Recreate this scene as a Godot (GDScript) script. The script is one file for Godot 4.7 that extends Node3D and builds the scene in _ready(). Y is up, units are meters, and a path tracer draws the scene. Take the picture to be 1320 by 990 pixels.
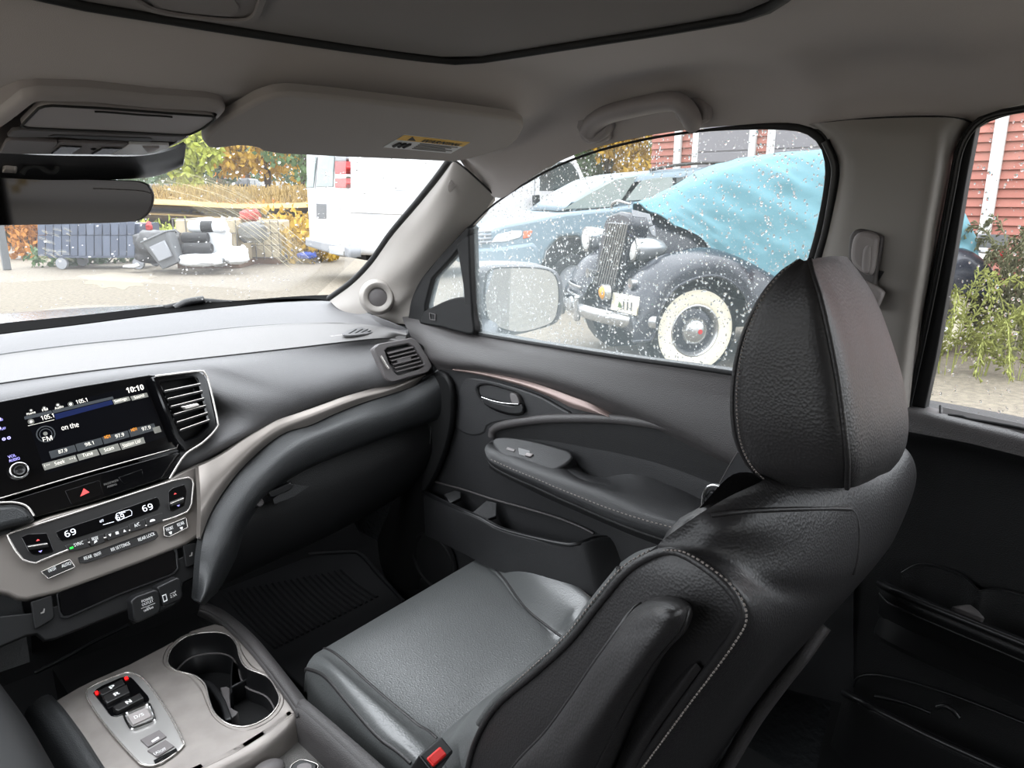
extends Node3D
# The front passenger side of a family SUV, seen from the driver's place through rain-wet glass. x to the passenger side, y up, z to the rear; metres. Ground at y = 0.

const F := 945.0
const EYE := Vector3(-0.42, 1.55, 0.0)
var cam_right: Vector3
var cam_up: Vector3
var cam_fwd: Vector3
var M := {}
var rng := RandomNumberGenerator.new()
var taken := {}


# ---------------------------------------------------------------- measuring
func ray(px: float, py: float) -> Vector3:
	return cam_fwd + cam_right * ((px - 660.0) / F) + cam_up * ((495.0 - py) / F)


# a measured point of the photograph set at its real place: where its line of sight meets the plane axis = v
func on(ax: int, px: float, py: float, v: float) -> Vector3:
	var d := ray(px, py)
	return EYE + d * ((v - EYE[ax]) / d[ax])


func onp(px: float, py: float, p: Vector3, n: Vector3) -> Vector3:
	var d := ray(px, py)
	return EYE + d * ((p - EYE).dot(n) / d.dot(n))


# the same in a thing's own axes
func onl(t: Transform3D, ax: int, px: float, py: float, v: float) -> Vector3:
	var o := t.affine_inverse() * EYE
	var d := t.basis.inverse() * ray(px, py)
	return o + d * ((v - o[ax]) / d[ax])


func nums(s: String) -> Array:
	var out := []
	for w in s.split(" ", false):
		out.append(w.split_floats(","))
	return out


func cv(ax: int, v: float, s: String) -> PackedVector3Array:
	var out := PackedVector3Array()
	for w in nums(s):
		out.append(on(ax, w[0], w[1], w[2] if w.size() > 2 else v))
	return out


func cp(p: Vector3, n: Vector3, s: String) -> PackedVector3Array:
	var out := PackedVector3Array()
	for w in nums(s):
		out.append(onp(w[0], w[1], p + n * (w[2] if w.size() > 2 else 0.0), n))
	return out


func cl(t: Transform3D, ax: int, v: float, s: String) -> PackedVector3Array:
	var out := PackedVector3Array()
	for w in nums(s):
		out.append(onl(t, ax, w[0], w[1], w[2] if w.size() > 2 else v))
	return out


func p3(s: String) -> PackedVector3Array:
	var out := PackedVector3Array()
	for w in nums(s):
		out.append(Vector3(w[0], w[1], w[2]))
	return out


func shift(p: PackedVector3Array, d: Vector3) -> PackedVector3Array:
	var out := PackedVector3Array()
	for q in p:
		out.append(q + d)
	return out


# ---------------------------------------------------------------- curves
func cat(a: Vector3, b: Vector3, c: Vector3, d: Vector3, t: float) -> Vector3:
	return 0.5 * (2.0 * b + (c - a) * t + (2.0 * a - 5.0 * b + 4.0 * c - d) * t * t + (3.0 * b - 3.0 * c + d - a) * t * t * t)


# a smooth curve through p, n points at even steps of its parameter
func cr(p: PackedVector3Array, n: int, closed := false) -> PackedVector3Array:
	var out := PackedVector3Array()
	var k := p.size()
	if k == 1:
		for j in n:
			out.append(p[0])
		return out
	for j in n:
		var u := float(j) / (n if closed else n - 1) * (k if closed else k - 1)
		var i := mini(int(u), k - (1 if closed else 2))
		if closed:
			out.append(cat(p[(i + k - 1) % k], p[i], p[(i + 1) % k], p[(i + 2) % k], u - i))
		else:
			var a := p[i - 1] if i > 0 else p[0] * 2.0 - p[1]
			var d := p[i + 2] if i + 2 < k else p[k - 1] * 2.0 - p[k - 2]
			out.append(cat(a, p[i], p[i + 1], d, u - i))
	return out


# the same at even steps of its length
func rs(p: PackedVector3Array, n: int, closed := false, smooth := true) -> PackedVector3Array:
	var f := p
	if smooth and p.size() > 2:
		f = cr(p, p.size() * 8, closed)
	if closed:
		f.append(f[0])
	var len := PackedFloat32Array([0.0])
	for j in range(1, f.size()):
		len.append(len[j - 1] + f[j].distance_to(f[j - 1]))
	var out := PackedVector3Array()
	var i := 0
	for j in n:
		var at := len[-1] * j / (n if closed else n - 1)
		while i < f.size() - 2 and len[i + 1] < at:
			i += 1
		out.append(f[i].lerp(f[i + 1], clampf((at - len[i]) / maxf(len[i + 1] - len[i], 1e-9), 0, 1)))
	return out


func across(rows: Array, nv: int, closed := false) -> Array:
	var out := []
	for j in nv:
		out.append(PackedVector3Array())
	for c in rows[0].size():
		var col := PackedVector3Array()
		for r in rows:
			col.append(r[c])
		var s := cr(col, nv, closed)
		for j in nv:
			out[j].append(s[j])
	return out


# rows of a smooth surface through curves (evenly along each) or through a net of points (even in its parameter)
func loft(curves: Array, nu: int, nv: int) -> Array:
	var rows := []
	for c in curves:
		rows.append(rs(c, nu))
	return across(rows, nv)


func net(curves: Array, nu: int, nv: int, closed := false) -> Array:
	var rows := []
	for c in curves:
		rows.append(cr(c, nu, closed))
	return across(rows, nv)


func column(rows: Array, k: int) -> PackedVector3Array:
	var out := PackedVector3Array()
	for r in rows:
		out.append(r[k])
	return out


func rounded(w: float, h: float, r: float, seg := 4) -> PackedVector2Array:
	var out := PackedVector2Array()
	for q in 4:
		var c := Vector2((w / 2 - r) * (1 if q in [0, 3] else -1), (h / 2 - r) * (1 if q < 2 else -1))
		for j in seg + 1:
			out.append(c + Vector2.from_angle(PI / 2 * (q + float(j) / seg)) * r)
	return out


# ---------------------------------------------------------------- meshes
class MB:
	var v := PackedVector3Array()
	var n := PackedVector3Array()
	var uv := PackedVector2Array()
	var i := PackedInt32Array()
	var eye := Vector3(-0.42, 1.55, 0.0)

	func grid(rows: Array, wrap := false, face := 0) -> MB:
		var nv: int = rows.size()
		var nu: int = rows[0].size()
		var b := v.size()
		var nn := PackedVector3Array()
		nn.resize(nv * nu)
		var vv := PackedVector3Array()
		for r in rows:
			vv.append_array(r)
		var tri := PackedInt32Array()
		for y in nv - 1:
			for x in (nu if wrap else nu - 1):
				var x1 := (x + 1) % nu
				var q := [y * nu + x, y * nu + x1, (y + 1) * nu + x1, (y + 1) * nu + x]
				var c := (vv[q[2]] - vv[q[0]]).cross(vv[q[1]] - vv[q[3]])
				for k in q:
					nn[k] += c
				tri.append_array([q[0], q[1], q[2], q[0], q[2], q[3]])
		var mid := Vector3.ZERO
		for p in vv:
			mid += p
		mid /= vv.size()
		var s := 0.0
		for k in vv.size():
			s += nn[k].dot(vv[k] - mid if wrap else eye - vv[k])
		if face != 0:
			s *= face
		var sg := 1.0 if s >= 0 else -1.0
		for k in vv.size():
			n.append((nn[k] * sg).normalized() if nn[k].length_squared() > 1e-20 else Vector3.UP)
			uv.append(Vector2(float(k % nu) / maxf(1, nu - 1), float(k / nu) / maxf(1, nv - 1)))
		v.append_array(vv)
		for k in range(0, tri.size(), 3):
			# Godot's front faces run clockwise
			if sg > 0:
				i.append_array([b + tri[k], b + tri[k + 1], b + tri[k + 2]])
			else:
				i.append_array([b + tri[k], b + tri[k + 2], b + tri[k + 1]])
		return self

	func poly(loop: PackedVector3Array, up: Vector3) -> MB:
		var e1 := up.cross(Vector3.UP if absf(up.y) < 0.9 else Vector3.RIGHT).normalized()
		var e2 := up.cross(e1).normalized()
		var flat := PackedVector2Array()
		for p in loop:
			flat.append(Vector2(p.dot(e1), p.dot(e2)))
		var t := Geometry2D.triangulate_polygon(flat)
		var b := v.size()
		for p in loop:
			v.append(p)
			n.append(up.normalized())
			uv.append(Vector2.ZERO)
		for k in range(0, t.size(), 3):
			var c := (loop[t[k + 2]] - loop[t[k]]).cross(loop[t[k + 1]] - loop[t[k]])
			if c.dot(up) >= 0:
				i.append_array([b + t[k], b + t[k + 1], b + t[k + 2]])
			else:
				i.append_array([b + t[k], b + t[k + 2], b + t[k + 1]])
		return self

	func fan(loop: PackedVector3Array, out: Vector3) -> MB:
		var c := Vector3.ZERO
		for p in loop:
			c += p
		c /= loop.size()
		var rows := [loop, PackedVector3Array()]
		for p in loop:
			rows[1].append(c)
		var b := n.size()
		var bi := i.size()
		grid(rows, true)
		var sum := Vector3.ZERO
		for k in range(b, n.size()):
			sum += n[k]
		if sum.dot(out) < 0:
			for k in range(b, n.size()):
				n[k] = -n[k]
			for k in range(bi, i.size(), 3):
				var s := i[k + 1]
				i[k + 1] = i[k + 2]
				i[k + 2] = s
		return self

	# a slab whose front is loop, with the front edge rounded
	func plate(loop: PackedVector3Array, nrm: Vector3, th: float, bev := 0.0) -> MB:
		nrm = nrm.normalized()
		var c := Vector3.ZERO
		for p in loop:
			c += p
		c /= loop.size()
		var k := loop.size()
		var inward := PackedVector3Array()
		var area := Vector3.ZERO
		for j in k:
			area += (loop[j] - c).cross(loop[(j + 1) % k] - c)
		var sg := 1.0 if area.dot(nrm) > 0 else -1.0
		for j in k:
			var a := (loop[j] - loop[(j + k - 1) % k]).normalized()
			var d := (loop[(j + 1) % k] - loop[j]).normalized()
			var m := nrm.cross(a).normalized() * sg + nrm.cross(d).normalized() * sg
			inward.append(m / maxf(0.5, m.length_squared() / 2.0) / 1.0 * 0.5 if m.length() > 0.01 else Vector3.ZERO)
		var rings := []
		var steps := 3 if bev > 0 else 0
		for s in steps + 1:
			var a := PI / 2 * s / maxi(1, steps)
			var ring := PackedVector3Array()
			for j in k:
				ring.append(loop[j] + inward[j] * 2.0 * bev * (1.0 - sin(a)) - nrm * bev * (1.0 - cos(a)) if bev > 0 else loop[j])
			rings.append(ring)
		var back := PackedVector3Array()
		for p in loop:
			back.append(p - nrm * th)
		var front: PackedVector3Array = rings[0]
		grid(rings, true)
		grid([rings[-1], back], true)
		poly(front, nrm)
		poly(back, -nrm)
		return self

	# a slab with a hole: loops with equally many points
	func frame(outer: PackedVector3Array, inner: PackedVector3Array, nrm: Vector3, th: float, bev := 0.0) -> MB:
		nrm = nrm.normalized()
		var rows := []
		var o2 := PackedVector3Array()
		var i2 := PackedVector3Array()
		var o1 := PackedVector3Array()
		var i1 := PackedVector3Array()
		for k in outer.size():
			o2.append(outer[k] - nrm * th)
			i2.append(inner[k] - nrm * th)
			var d := (inner[k] - outer[k]).normalized() * bev
			o1.append(outer[k] + d)
			i1.append(inner[k] - d)
		if bev > 0:
			var ob := PackedVector3Array()
			var ib := PackedVector3Array()
			for k in outer.size():
				ob.append(outer[k] - nrm * bev)
				ib.append(inner[k] - nrm * bev)
			flat(o1, i1, nrm)
			strip(ob, o1, nrm)
			strip(i1, ib, nrm)
			grid([ob, o2], true)
			grid([ib, i2], true, -1)
		else:
			flat(outer, inner, nrm)
			grid([outer, o2], true)
			grid([inner, i2], true, -1)
		flat(o2, i2, -nrm)
		return self

	func strip(a: PackedVector3Array, b: PackedVector3Array, up: Vector3) -> MB:
		return flat(a, b, up, false)

	func flat(a: PackedVector3Array, b: PackedVector3Array, up: Vector3, fix := true) -> MB:
		var s := n.size()
		var si := i.size()
		grid([a, b], true)
		var sum := Vector3.ZERO
		for k in range(s, n.size()):
			sum += n[k]
		var turn := sum.dot(up) < 0
		for k in range(s, n.size()):
			n[k] = up if fix else (-n[k] if turn else n[k])
		if turn:
			for k in range(si, i.size(), 3):
				var t := i[k + 1]
				i[k + 1] = i[k + 2]
				i[k + 2] = t
		return self

	func tube(path: PackedVector3Array, r: Variant, sides := 8, closed := false, squash := 1.0, up := Vector3.UP) -> MB:
		var rows := []
		var k := path.size()
		var side := Vector3.ZERO
		for j in k:
			var a := path[(j + k - 1) % k] if closed or j > 0 else path[j]
			var d := path[(j + 1) % k] if closed or j < k - 1 else path[j]
			var t := (d - a).normalized()
			if j == 0:
				var u := up if absf(t.dot(up)) < 0.95 else Vector3.RIGHT
				side = t.cross(u).normalized()
			else:
				side = (side - t * side.dot(t)).normalized()
			var over := side.cross(t).normalized()
			var rr: float = r[j] if r is PackedFloat32Array or r is Array else r
			var ring := PackedVector3Array()
			for s in sides:
				var w := TAU * s / sides
				ring.append(path[j] + side * cos(w) * rr + over * sin(w) * rr * squash)
			rows.append(ring)
		if closed:
			rows.append(rows[0])
		var first: PackedVector3Array = rows[0]
		var last: PackedVector3Array = rows[-1]
		grid2(rows, path)
		if not closed:
			fan(first, path[0] - path[1])
			fan(last, path[k - 1] - path[k - 2])
		return self

	# a tube's skin, facing away from its path
	func grid2(rows: Array, path: PackedVector3Array) -> MB:
		var c := (rows[0][0] as Vector3) - path[0]
		var s := n.size()
		var si := i.size()
		grid(rows, true)
		if n[s].dot(c) < 0:
			for k in range(s, n.size()):
				n[k] = -n[k]
			for k in range(si, i.size(), 3):
				var t := i[k + 1]
				i[k + 1] = i[k + 2]
				i[k + 2] = t
		return self

	# profile points are (radius, height along axis)
	func lathe(profile: PackedVector2Array, at: Vector3, axis: Vector3, seg := 24, e := Vector3.ZERO) -> MB:
		axis = axis.normalized()
		var e1 := e if e != Vector3.ZERO else axis.cross(Vector3.UP if absf(axis.y) < 0.9 else Vector3.RIGHT).normalized()
		var e2 := axis.cross(e1)
		var rows := []
		for p in profile:
			var ring := PackedVector3Array()
			for s in seg:
				var w := TAU * s / seg
				ring.append(at + (e1 * cos(w) + e2 * sin(w)) * p.x + axis * p.y)
			rows.append(ring)
		# one strip per step of the profile keeps its edges crisp where it turns sharply
		var start := 0
		for k in range(1, profile.size()):
			var sharp := k == profile.size() - 1
			if not sharp:
				var a := (profile[k] - profile[k - 1]).normalized()
				var d := (profile[k + 1] - profile[k]).normalized()
				sharp = a.dot(d) < 0.6
			if sharp:
				var part := rows.slice(start, k + 1)
				var s := n.size()
				var si := i.size()
				grid(part, true)
				# face: to the left of the profile's run
				var dir := profile[k] - profile[start]
				var want := e1 * dir.y - axis * dir.x
				var got := Vector3.ZERO
				for q in part.size():
					got += n[s + q * seg]
				if got.dot(want) < 0:
					for q in range(s, n.size()):
						n[q] = -n[q]
					for q in range(si, i.size(), 3):
						var t := i[q + 1]
						i[q + 1] = i[q + 2]
						i[q + 2] = t
				start = k
		return self

	func box(c: Vector3, size: Vector3, b := Basis.IDENTITY, bev := 0.0) -> MB:
		var h := size / 2
		if bev <= 0:
			for ax in 3:
				for s in [-1.0, 1.0]:
					var a1 := (ax + 1) % 3
					var a2 := (ax + 2) % 3
					var loop := PackedVector3Array()
					for q in [[-1, -1], [1, -1], [1, 1], [-1, 1]]:
						var p := Vector3.ZERO
						p[ax] = h[ax] * s
						p[a1] = h[a1] * q[0]
						p[a2] = h[a2] * q[1]
						loop.append(c + b * p)
					var u := Vector3.ZERO
					u[ax] = s
					poly(loop, b * u)
			return self
		# rounded on all edges
		var m := 4
		var rows := []
		for y in range(2 * m + 2):
			var lat := -PI / 2 + PI / 2 * (float(y) / m if y <= m else float(y - 1) / m)
			var sy := -1.0 if y <= m else 1.0
			var ring := PackedVector3Array()
			for q in 4:
				for j in m + 1:
					var lon := PI / 2 * (q + float(j) / m)
					var sx := 1.0 if q in [0, 3] else -1.0
					var sz := 1.0 if q < 2 else -1.0
					var core := Vector3(sx * (h.x - bev), sy * (h.y - bev), sz * (h.z - bev))
					ring.append(c + b * (core + Vector3(cos(lat) * cos(lon), sin(lat), cos(lat) * sin(lon)) * bev))
			rows.append(ring)
		grid(rows, true)
		fan(rows[0], b * Vector3.DOWN)
		fan(rows[-1], b * Vector3.UP)
		return self

	func ball(c: Vector3, r: Vector3, seg := 12, b := Basis.IDENTITY) -> MB:
		var rows := []
		var half := seg / 2
		for y in half + 1:
			var lat := -PI / 2 + PI * y / half
			var ring := PackedVector3Array()
			for j in seg:
				var lon := TAU * j / seg
				ring.append(c + b * (Vector3(cos(lat) * cos(lon), sin(lat), cos(lat) * sin(lon)) * r))
			rows.append(ring)
		grid(rows, true)
		return self

	func mesh() -> ArrayMesh:
		var a := []
		a.resize(Mesh.ARRAY_MAX)
		a[Mesh.ARRAY_VERTEX] = v
		a[Mesh.ARRAY_NORMAL] = n
		a[Mesh.ARRAY_TEX_UV] = uv
		a[Mesh.ARRAY_INDEX] = i
		var m := ArrayMesh.new()
		m.add_surface_from_arrays(Mesh.PRIMITIVE_TRIANGLES, a)
		return m


# a surface with thickness: its front, a back set off by d, and the rims between
func shell(rows: Array, d: Vector3) -> MB:
	var mb := MB.new()
	mb.grid(rows)
	var back := []
	for r in rows:
		back.append(shift(r, d))
	mb.grid(back, false, -1)
	mb.grid([rows[0], back[0]])
	mb.grid([rows[-1], back[-1]])
	mb.grid([column(rows, 0), column(back, 0)])
	mb.grid([column(rows, rows[0].size() - 1), column(back, rows[0].size() - 1)])
	return mb


# ---------------------------------------------------------------- objects
func numbered(called: String, par: Node) -> String:
	var key := str(par.get_instance_id()) + called
	var k: int = taken.get(key, 0)
	taken[key] = k + 1
	return called if k == 0 else "%s_%03d" % [called, k]


func put(called: String, mesh: Mesh, m: Material, par: Node = self) -> MeshInstance3D:
	var o := MeshInstance3D.new()
	o.name = numbered(called, par)
	o.mesh = mesh
	o.material_override = m
	par.add_child(o, true)
	return o


func obj(called: String, mb: MB, m: Material, par: Node = self) -> MeshInstance3D:
	return put(called, mb.mesh(), m, par)


func thing(called: String, label: String, category: String, at := Transform3D(), group := "") -> Node3D:
	var o := Node3D.new()
	o.name = numbered(called, self)
	o.transform = at
	add_child(o, true)
	tag(o, label, category, group)
	return o


func tag(o: Node, label: String, category: String, group := "", kind := "") -> Node:
	o.set_meta("label", label)
	if category:
		o.set_meta("category", category)
	if group:
		o.set_meta("group", group)
	if kind:
		o.set_meta("kind", kind)
	return o


func part_label(o: Node, label: String) -> Node:
	o.set_meta("label", label)
	return o


func struct(called: String, label: String, mb: MB, m: Material) -> MeshInstance3D:
	var o := obj(called, mb, m)
	o.set_meta("kind", "structure")
	o.set_meta("label", label)
	return o


func stuff(o: Node) -> Node:
	o.set_meta("kind", "stuff")
	return o


# lettering from a to b (its baseline), standing up from the plane with normal n
var fonts := {}
func words(s: String, a: Vector3, b: Vector3, n: Vector3, m: Material, par: Node, tall := 0.0, bold := false, called := "lettering") -> MeshInstance3D:
	if not fonts.has(bold):
		var f := SystemFont.new()
		f.font_names = PackedStringArray(["Droid Sans"])
		if bold:
			f.font_weight = 700
		fonts[bold] = f
	var t := TextMesh.new()
	t.text = s
	t.font = fonts[bold]
	t.font_size = 32
	t.pixel_size = 0.01
	t.depth = 0.01
	t.curve_step = 2.0
	t.horizontal_alignment = HORIZONTAL_ALIGNMENT_LEFT
	t.vertical_alignment = VERTICAL_ALIGNMENT_BOTTOM
	var box := t.get_aabb()
	var right := (b - a).normalized()
	var up := n.cross(right).normalized()
	var k := a.distance_to(b) / maxf(box.size.x, 1e-6)
	var ky := tall / maxf(box.size.y, 1e-6) if tall > 0 else k
	var o := MeshInstance3D.new()
	o.name = numbered(called, par)
	o.mesh = t
	o.material_override = m
	var bs := Basis(right * k, up * ky, n.normalized() * 0.02)
	var tr := Transform3D(bs, a - bs * Vector3(box.position.x, box.position.y, 0.0) + n.normalized() * 0.0003)
	o.transform = (par as Node3D).global_transform.affine_inverse() * tr if par != self else tr
	par.add_child(o, true)
	return o


# ---------------------------------------------------------------- materials
func noise_map(freq: float, bump: float, kind := FastNoiseLite.TYPE_CELLULAR, size := 512, oct := 2, sd := 1) -> NoiseTexture2D:
	var f := FastNoiseLite.new()
	f.noise_type = kind
	f.frequency = freq
	f.seed = sd
	f.fractal_octaves = oct
	f.cellular_return_type = FastNoiseLite.RETURN_DISTANCE
	var t := NoiseTexture2D.new()
	t.width = size
	t.height = size
	t.seamless = true
	t.noise = f
	t.as_normal_map = bump > 0
	t.bump_strength = bump
	return t


func tone_map(a: Color, b: Color, freq: float, sd := 3, size := 256, oct := 4, kind := FastNoiseLite.TYPE_SIMPLEX_SMOOTH) -> NoiseTexture2D:
	var t := noise_map(freq, 0.0, kind, size, oct, sd)
	var g := Gradient.new()
	g.set_color(0, a)
	g.set_color(1, b)
	t.color_ramp = g
	return t


func mat(called: String, c: Color, rough := 0.5, metal := 0.0, spec := 0.5) -> StandardMaterial3D:
	var m := StandardMaterial3D.new()
	m.resource_name = called
	m.albedo_color = c
	m.roughness = rough
	m.metallic = metal
	m.metallic_specular = spec
	m.cull_mode = BaseMaterial3D.CULL_DISABLED
	M[called] = m
	return m


func grain(m: StandardMaterial3D, t: Texture2D, per_metre: float, strength := 1.0) -> StandardMaterial3D:
	m.normal_enabled = true
	m.normal_texture = t
	m.normal_scale = strength
	m.uv1_triplanar = true
	m.uv1_world_triplanar = true
	m.uv1_scale = Vector3.ONE * per_metre
	return m


func tones(m: StandardMaterial3D, t: Texture2D, per_metre: float) -> StandardMaterial3D:
	m.albedo_texture = t
	m.uv1_triplanar = true
	m.uv1_world_triplanar = true
	m.uv1_scale = Vector3.ONE * per_metre
	return m


func pane(called: String, c: Color, a: float) -> StandardMaterial3D:
	var m := mat(called, Color(c, a), 0.02)
	m.transparency = BaseMaterial3D.TRANSPARENCY_ALPHA
	return m


func lit(called: String, c: Color, e: float) -> StandardMaterial3D:
	var m := mat(called, c, 0.14, 0.0, 0.32)
	m.emission_enabled = true
	m.emission = c
	m.emission_energy_multiplier = e
	return m


func _ready() -> void:
	rng.seed = 11
	var b := Basis.from_euler(Vector3(deg_to_rad(-14.5), deg_to_rad(-45.0), 0.0))
	cam_right = b.x
	cam_up = b.y
	cam_fwd = -b.z
	var cam := Camera3D.new()
	cam.name = "camera"
	cam.transform = Transform3D(b, EYE)
	cam.fov = rad_to_deg(2.0 * atan(495.0 / F))
	cam.near = 0.02
	cam.far = 400.0
	add_child(cam)
	cam.current = true
	var e := Environment.new()
	e.background_mode = Environment.BG_SKY
	var sky := Sky.new()
	var sm := ProceduralSkyMaterial.new()      # an even rain sky, all round
	sm.sky_top_color = Color(0.96, 0.98, 1.0)
	sm.sky_horizon_color = Color(0.72, 0.735, 0.75)
	sm.sky_curve = 0.42
	sm.ground_horizon_color = Color(0.55, 0.54, 0.52)
	sm.ground_bottom_color = Color(0.40, 0.39, 0.38)
	sm.sky_energy_multiplier = 1.25
	sky.sky_material = sm
	e.sky = sky
	e.tonemap_mode = Environment.TONE_MAPPER_LINEAR
	e.tonemap_exposure = 5.3
	e.sdfgi_enabled = true
	e.ssao_enabled = true
	e.ssil_enabled = true
	var we := WorldEnvironment.new()
	we.name = "world"
	we.environment = e
	add_child(we)
	materials()
	car_shell()
	headliner()
	doors()
	dashboard()
	centre_stack()
	console()
	seat()
	belts()
	overhead()
	glass()
	outside()


func materials() -> void:
	var yard_dim := 0.56
	var hide := noise_map(0.07, 5.0, FastNoiseLite.TYPE_CELLULAR, 512, 1, 5)
	var fine := noise_map(0.16, 4.0, FastNoiseLite.TYPE_CELLULAR, 512, 1, 9)
	var weave := noise_map(0.25, 3.0, FastNoiseLite.TYPE_SIMPLEX, 512, 2, 4)
	var wavy := noise_map(0.012, 5.0, FastNoiseLite.TYPE_SIMPLEX_SMOOTH, 512, 3, 8)
	# interior
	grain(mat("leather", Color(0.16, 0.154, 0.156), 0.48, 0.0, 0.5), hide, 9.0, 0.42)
	grain(mat("leather_lit", Color(0.325, 0.332, 0.332), 0.36, 0.0, 0.8), hide, 9.0, 0.42)  # same seat leather; light falling on the cushion is put into its colour
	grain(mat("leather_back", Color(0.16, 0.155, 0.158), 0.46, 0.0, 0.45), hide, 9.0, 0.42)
	mat("thread", Color(0.50, 0.47, 0.45), 0.8)
	mat("seam", Color(0.08, 0.08, 0.08), 0.7)
	grain(mat("dash_pad", Color(0.30, 0.296, 0.30), 0.6), fine, 7.0, 0.55)
	grain(mat("dash_pad_lit", Color(0.36, 0.353, 0.35), 0.65), fine, 7.0, 0.4)  # same stuff as dash_pad, lightened because this panel faces up to the light
	grain(mat("dash_low", Color(0.145, 0.15, 0.155), 0.5), fine, 7.0, 0.5)
	grain(mat("door_pad", Color(0.25, 0.24, 0.24), 0.5), fine, 7.0, 0.5)
	grain(mat("door_hard", Color(0.15, 0.15, 0.155), 0.5), fine, 7.0, 0.4)
	grain(mat("door_dark", Color(0.055, 0.055, 0.06), 0.6), fine, 7.0, 0.4)
	grain(mat("headliner", Color(0.71, 0.685, 0.675), 0.95), weave, 6.0, 0.3)
	grain(mat("shade_cloth", Color(0.50, 0.48, 0.475), 0.95), weave, 6.0, 0.3)
	mat("pillar", Color(0.53, 0.51, 0.49), 0.5)
	mat("grey_plastic", Color(0.57, 0.545, 0.54), 0.5)
	mat("grey_dark", Color(0.33, 0.315, 0.315), 0.5)
	mat("visor", Color(0.60, 0.575, 0.56), 0.9)
	mat("black", Color(0.05, 0.05, 0.053), 0.6, 0.0, 0.35)
	mat("frit", Color(0.03, 0.03, 0.03), 0.95, 0.0, 0.1)
	mat("black_rubber", Color(0.05, 0.05, 0.055), 0.7)
	mat("black_satin", Color(0.075, 0.075, 0.08), 0.38, 0.0, 0.45)
	mat("piano", Color(0.03, 0.03, 0.035), 0.08)
	mat("silver_trim", Color(0.54, 0.515, 0.495), 0.40, 0.65)
	mat("selector_silver", Color(0.74, 0.73, 0.72), 0.3, 0.7)
	mat("bronze_trim", Color(0.56, 0.49, 0.47), 0.4, 0.35)
	tones(mat("console_silver", Color(1, 1, 1), 0.42, 0.55), tone_map(Color(0.54, 0.515, 0.50), Color(0.61, 0.585, 0.565), 0.02), 3.0)
	mat("chrome", Color(0.85, 0.85, 0.85), 0.16, 1.0)
	mat("bright_edge", Color(0.80, 0.78, 0.76), 0.25, 0.8)
	mat("vent_slat", Color(0.24, 0.235, 0.235), 0.35)
	mat("key_dark", Color(0.105, 0.10, 0.10), 0.45)
	mat("key_grey", Color(0.42, 0.40, 0.40), 0.45)
	mat("knob_black", Color(0.09, 0.09, 0.09), 0.3)
	mat("carpet", Color(0.07, 0.07, 0.075), 1.0)
	mat("mat_rubber", Color(0.10, 0.10, 0.11), 0.65)
	mat("web", Color(0.11, 0.11, 0.12), 0.6)
	mat("buckle_red", Color(0.80, 0.10, 0.08), 0.4)
	mat("white_print", Color(0.95, 0.95, 0.95), 0.6)
	mat("grey_print", Color(0.45, 0.44, 0.43), 0.6)
	mat("mirror", Color(0.80, 0.82, 0.84), 0.02, 1.0)
	mat("dark_mirror", Color(0.24, 0.24, 0.25), 0.04, 1.0)
	mat("label_white", Color(0.80, 0.80, 0.80), 0.5)
	mat("label_yellow", Color(0.86, 0.68, 0.25), 0.5)
	mat("ink", Color(0.08, 0.08, 0.08), 0.6)
	mat("clear_lens", Color(0.75, 0.75, 0.75), 0.2)
	grain(mat("tray_mat", Color(0.42, 0.41, 0.40), 0.55), noise_map(0.2, 5.0, FastNoiseLite.TYPE_SIMPLEX, 256, 2, 6), 9.0, 0.8)
	lit("screen_white", Color(0.92, 0.90, 0.86), 0.17)
	lit("screen_grey", Color(0.42, 0.42, 0.40), 0.13)
	lit("screen_dim", Color(0.24, 0.25, 0.26), 0.06)
	lit("screen_blue", Color(0.10, 0.13, 0.26), 0.05)
	lit("screen_black", Color(0.035, 0.037, 0.05), 0.02)
	lit("screen_amber", Color(0.95, 0.60, 0.15), 0.18)
	lit("glow_violet", Color(0.62, 0.60, 0.90), 0.28)
	lit("glow_white", Color(0.92, 0.94, 0.98), 0.20)
	lit("glow_red", Color(1.0, 0.10, 0.10), 0.5)
	lit("glow_green", Color(0.15, 1.0, 0.25), 0.5)
	lit("hazard_red", Color(0.85, 0.30, 0.30), 0.22)
	# glass and water
	pane("glass_screen", Color(0.86, 0.90, 0.90), 0.055)
	pane("glass_door", Color(0.84, 0.89, 0.90), 0.30)
	pane("glass_rear", Color(0.84, 0.83, 0.80), 0.16)
	var w := mat("water", Color(1, 1, 1, 0.0), 0.0)
	w.refraction_enabled = true
	w.refraction_scale = 0.033
	var wet := mat("wet_film", Color(0.95, 0.92, 0.82, 0.30), 0.3)
	wet.transparency = BaseMaterial3D.TRANSPARENCY_ALPHA
	var sm := mat("smear", Color(0.92, 0.86, 0.70, 0.10), 0.3)
	sm.transparency = BaseMaterial3D.TRANSPARENCY_ALPHA
	# outside
	tones(grain(mat("asphalt", Color(1, 1, 1), 0.75), noise_map(0.12, 6.0, FastNoiseLite.TYPE_SIMPLEX, 512, 2, 3), 1.2, 0.5), tone_map(Color(0.46, 0.425, 0.37), Color(0.64, 0.595, 0.52), 0.03, 7, 512, 5), 0.8)
	mat("sand", Color(0.60, 0.56, 0.49), 0.9)
	tones(mat("dry_grass", Color(1, 1, 1), 0.95), tone_map(Color(0.62, 0.49, 0.28), Color(0.76, 0.65, 0.42), 0.05, 4), 0.5)
	grain(mat("car_paint_wet", Color(0.36, 0.37, 0.38), 0.12, 0.3), wavy, 7.0, 1.2)
	mat("dry_blade", Color(0.78, 0.66, 0.40), 0.9)
	mat("mirror_grey", Color(0.30, 0.31, 0.33), 0.35)
	mat("white_paint", Color(0.84, 0.84, 0.845), 0.35)
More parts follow.
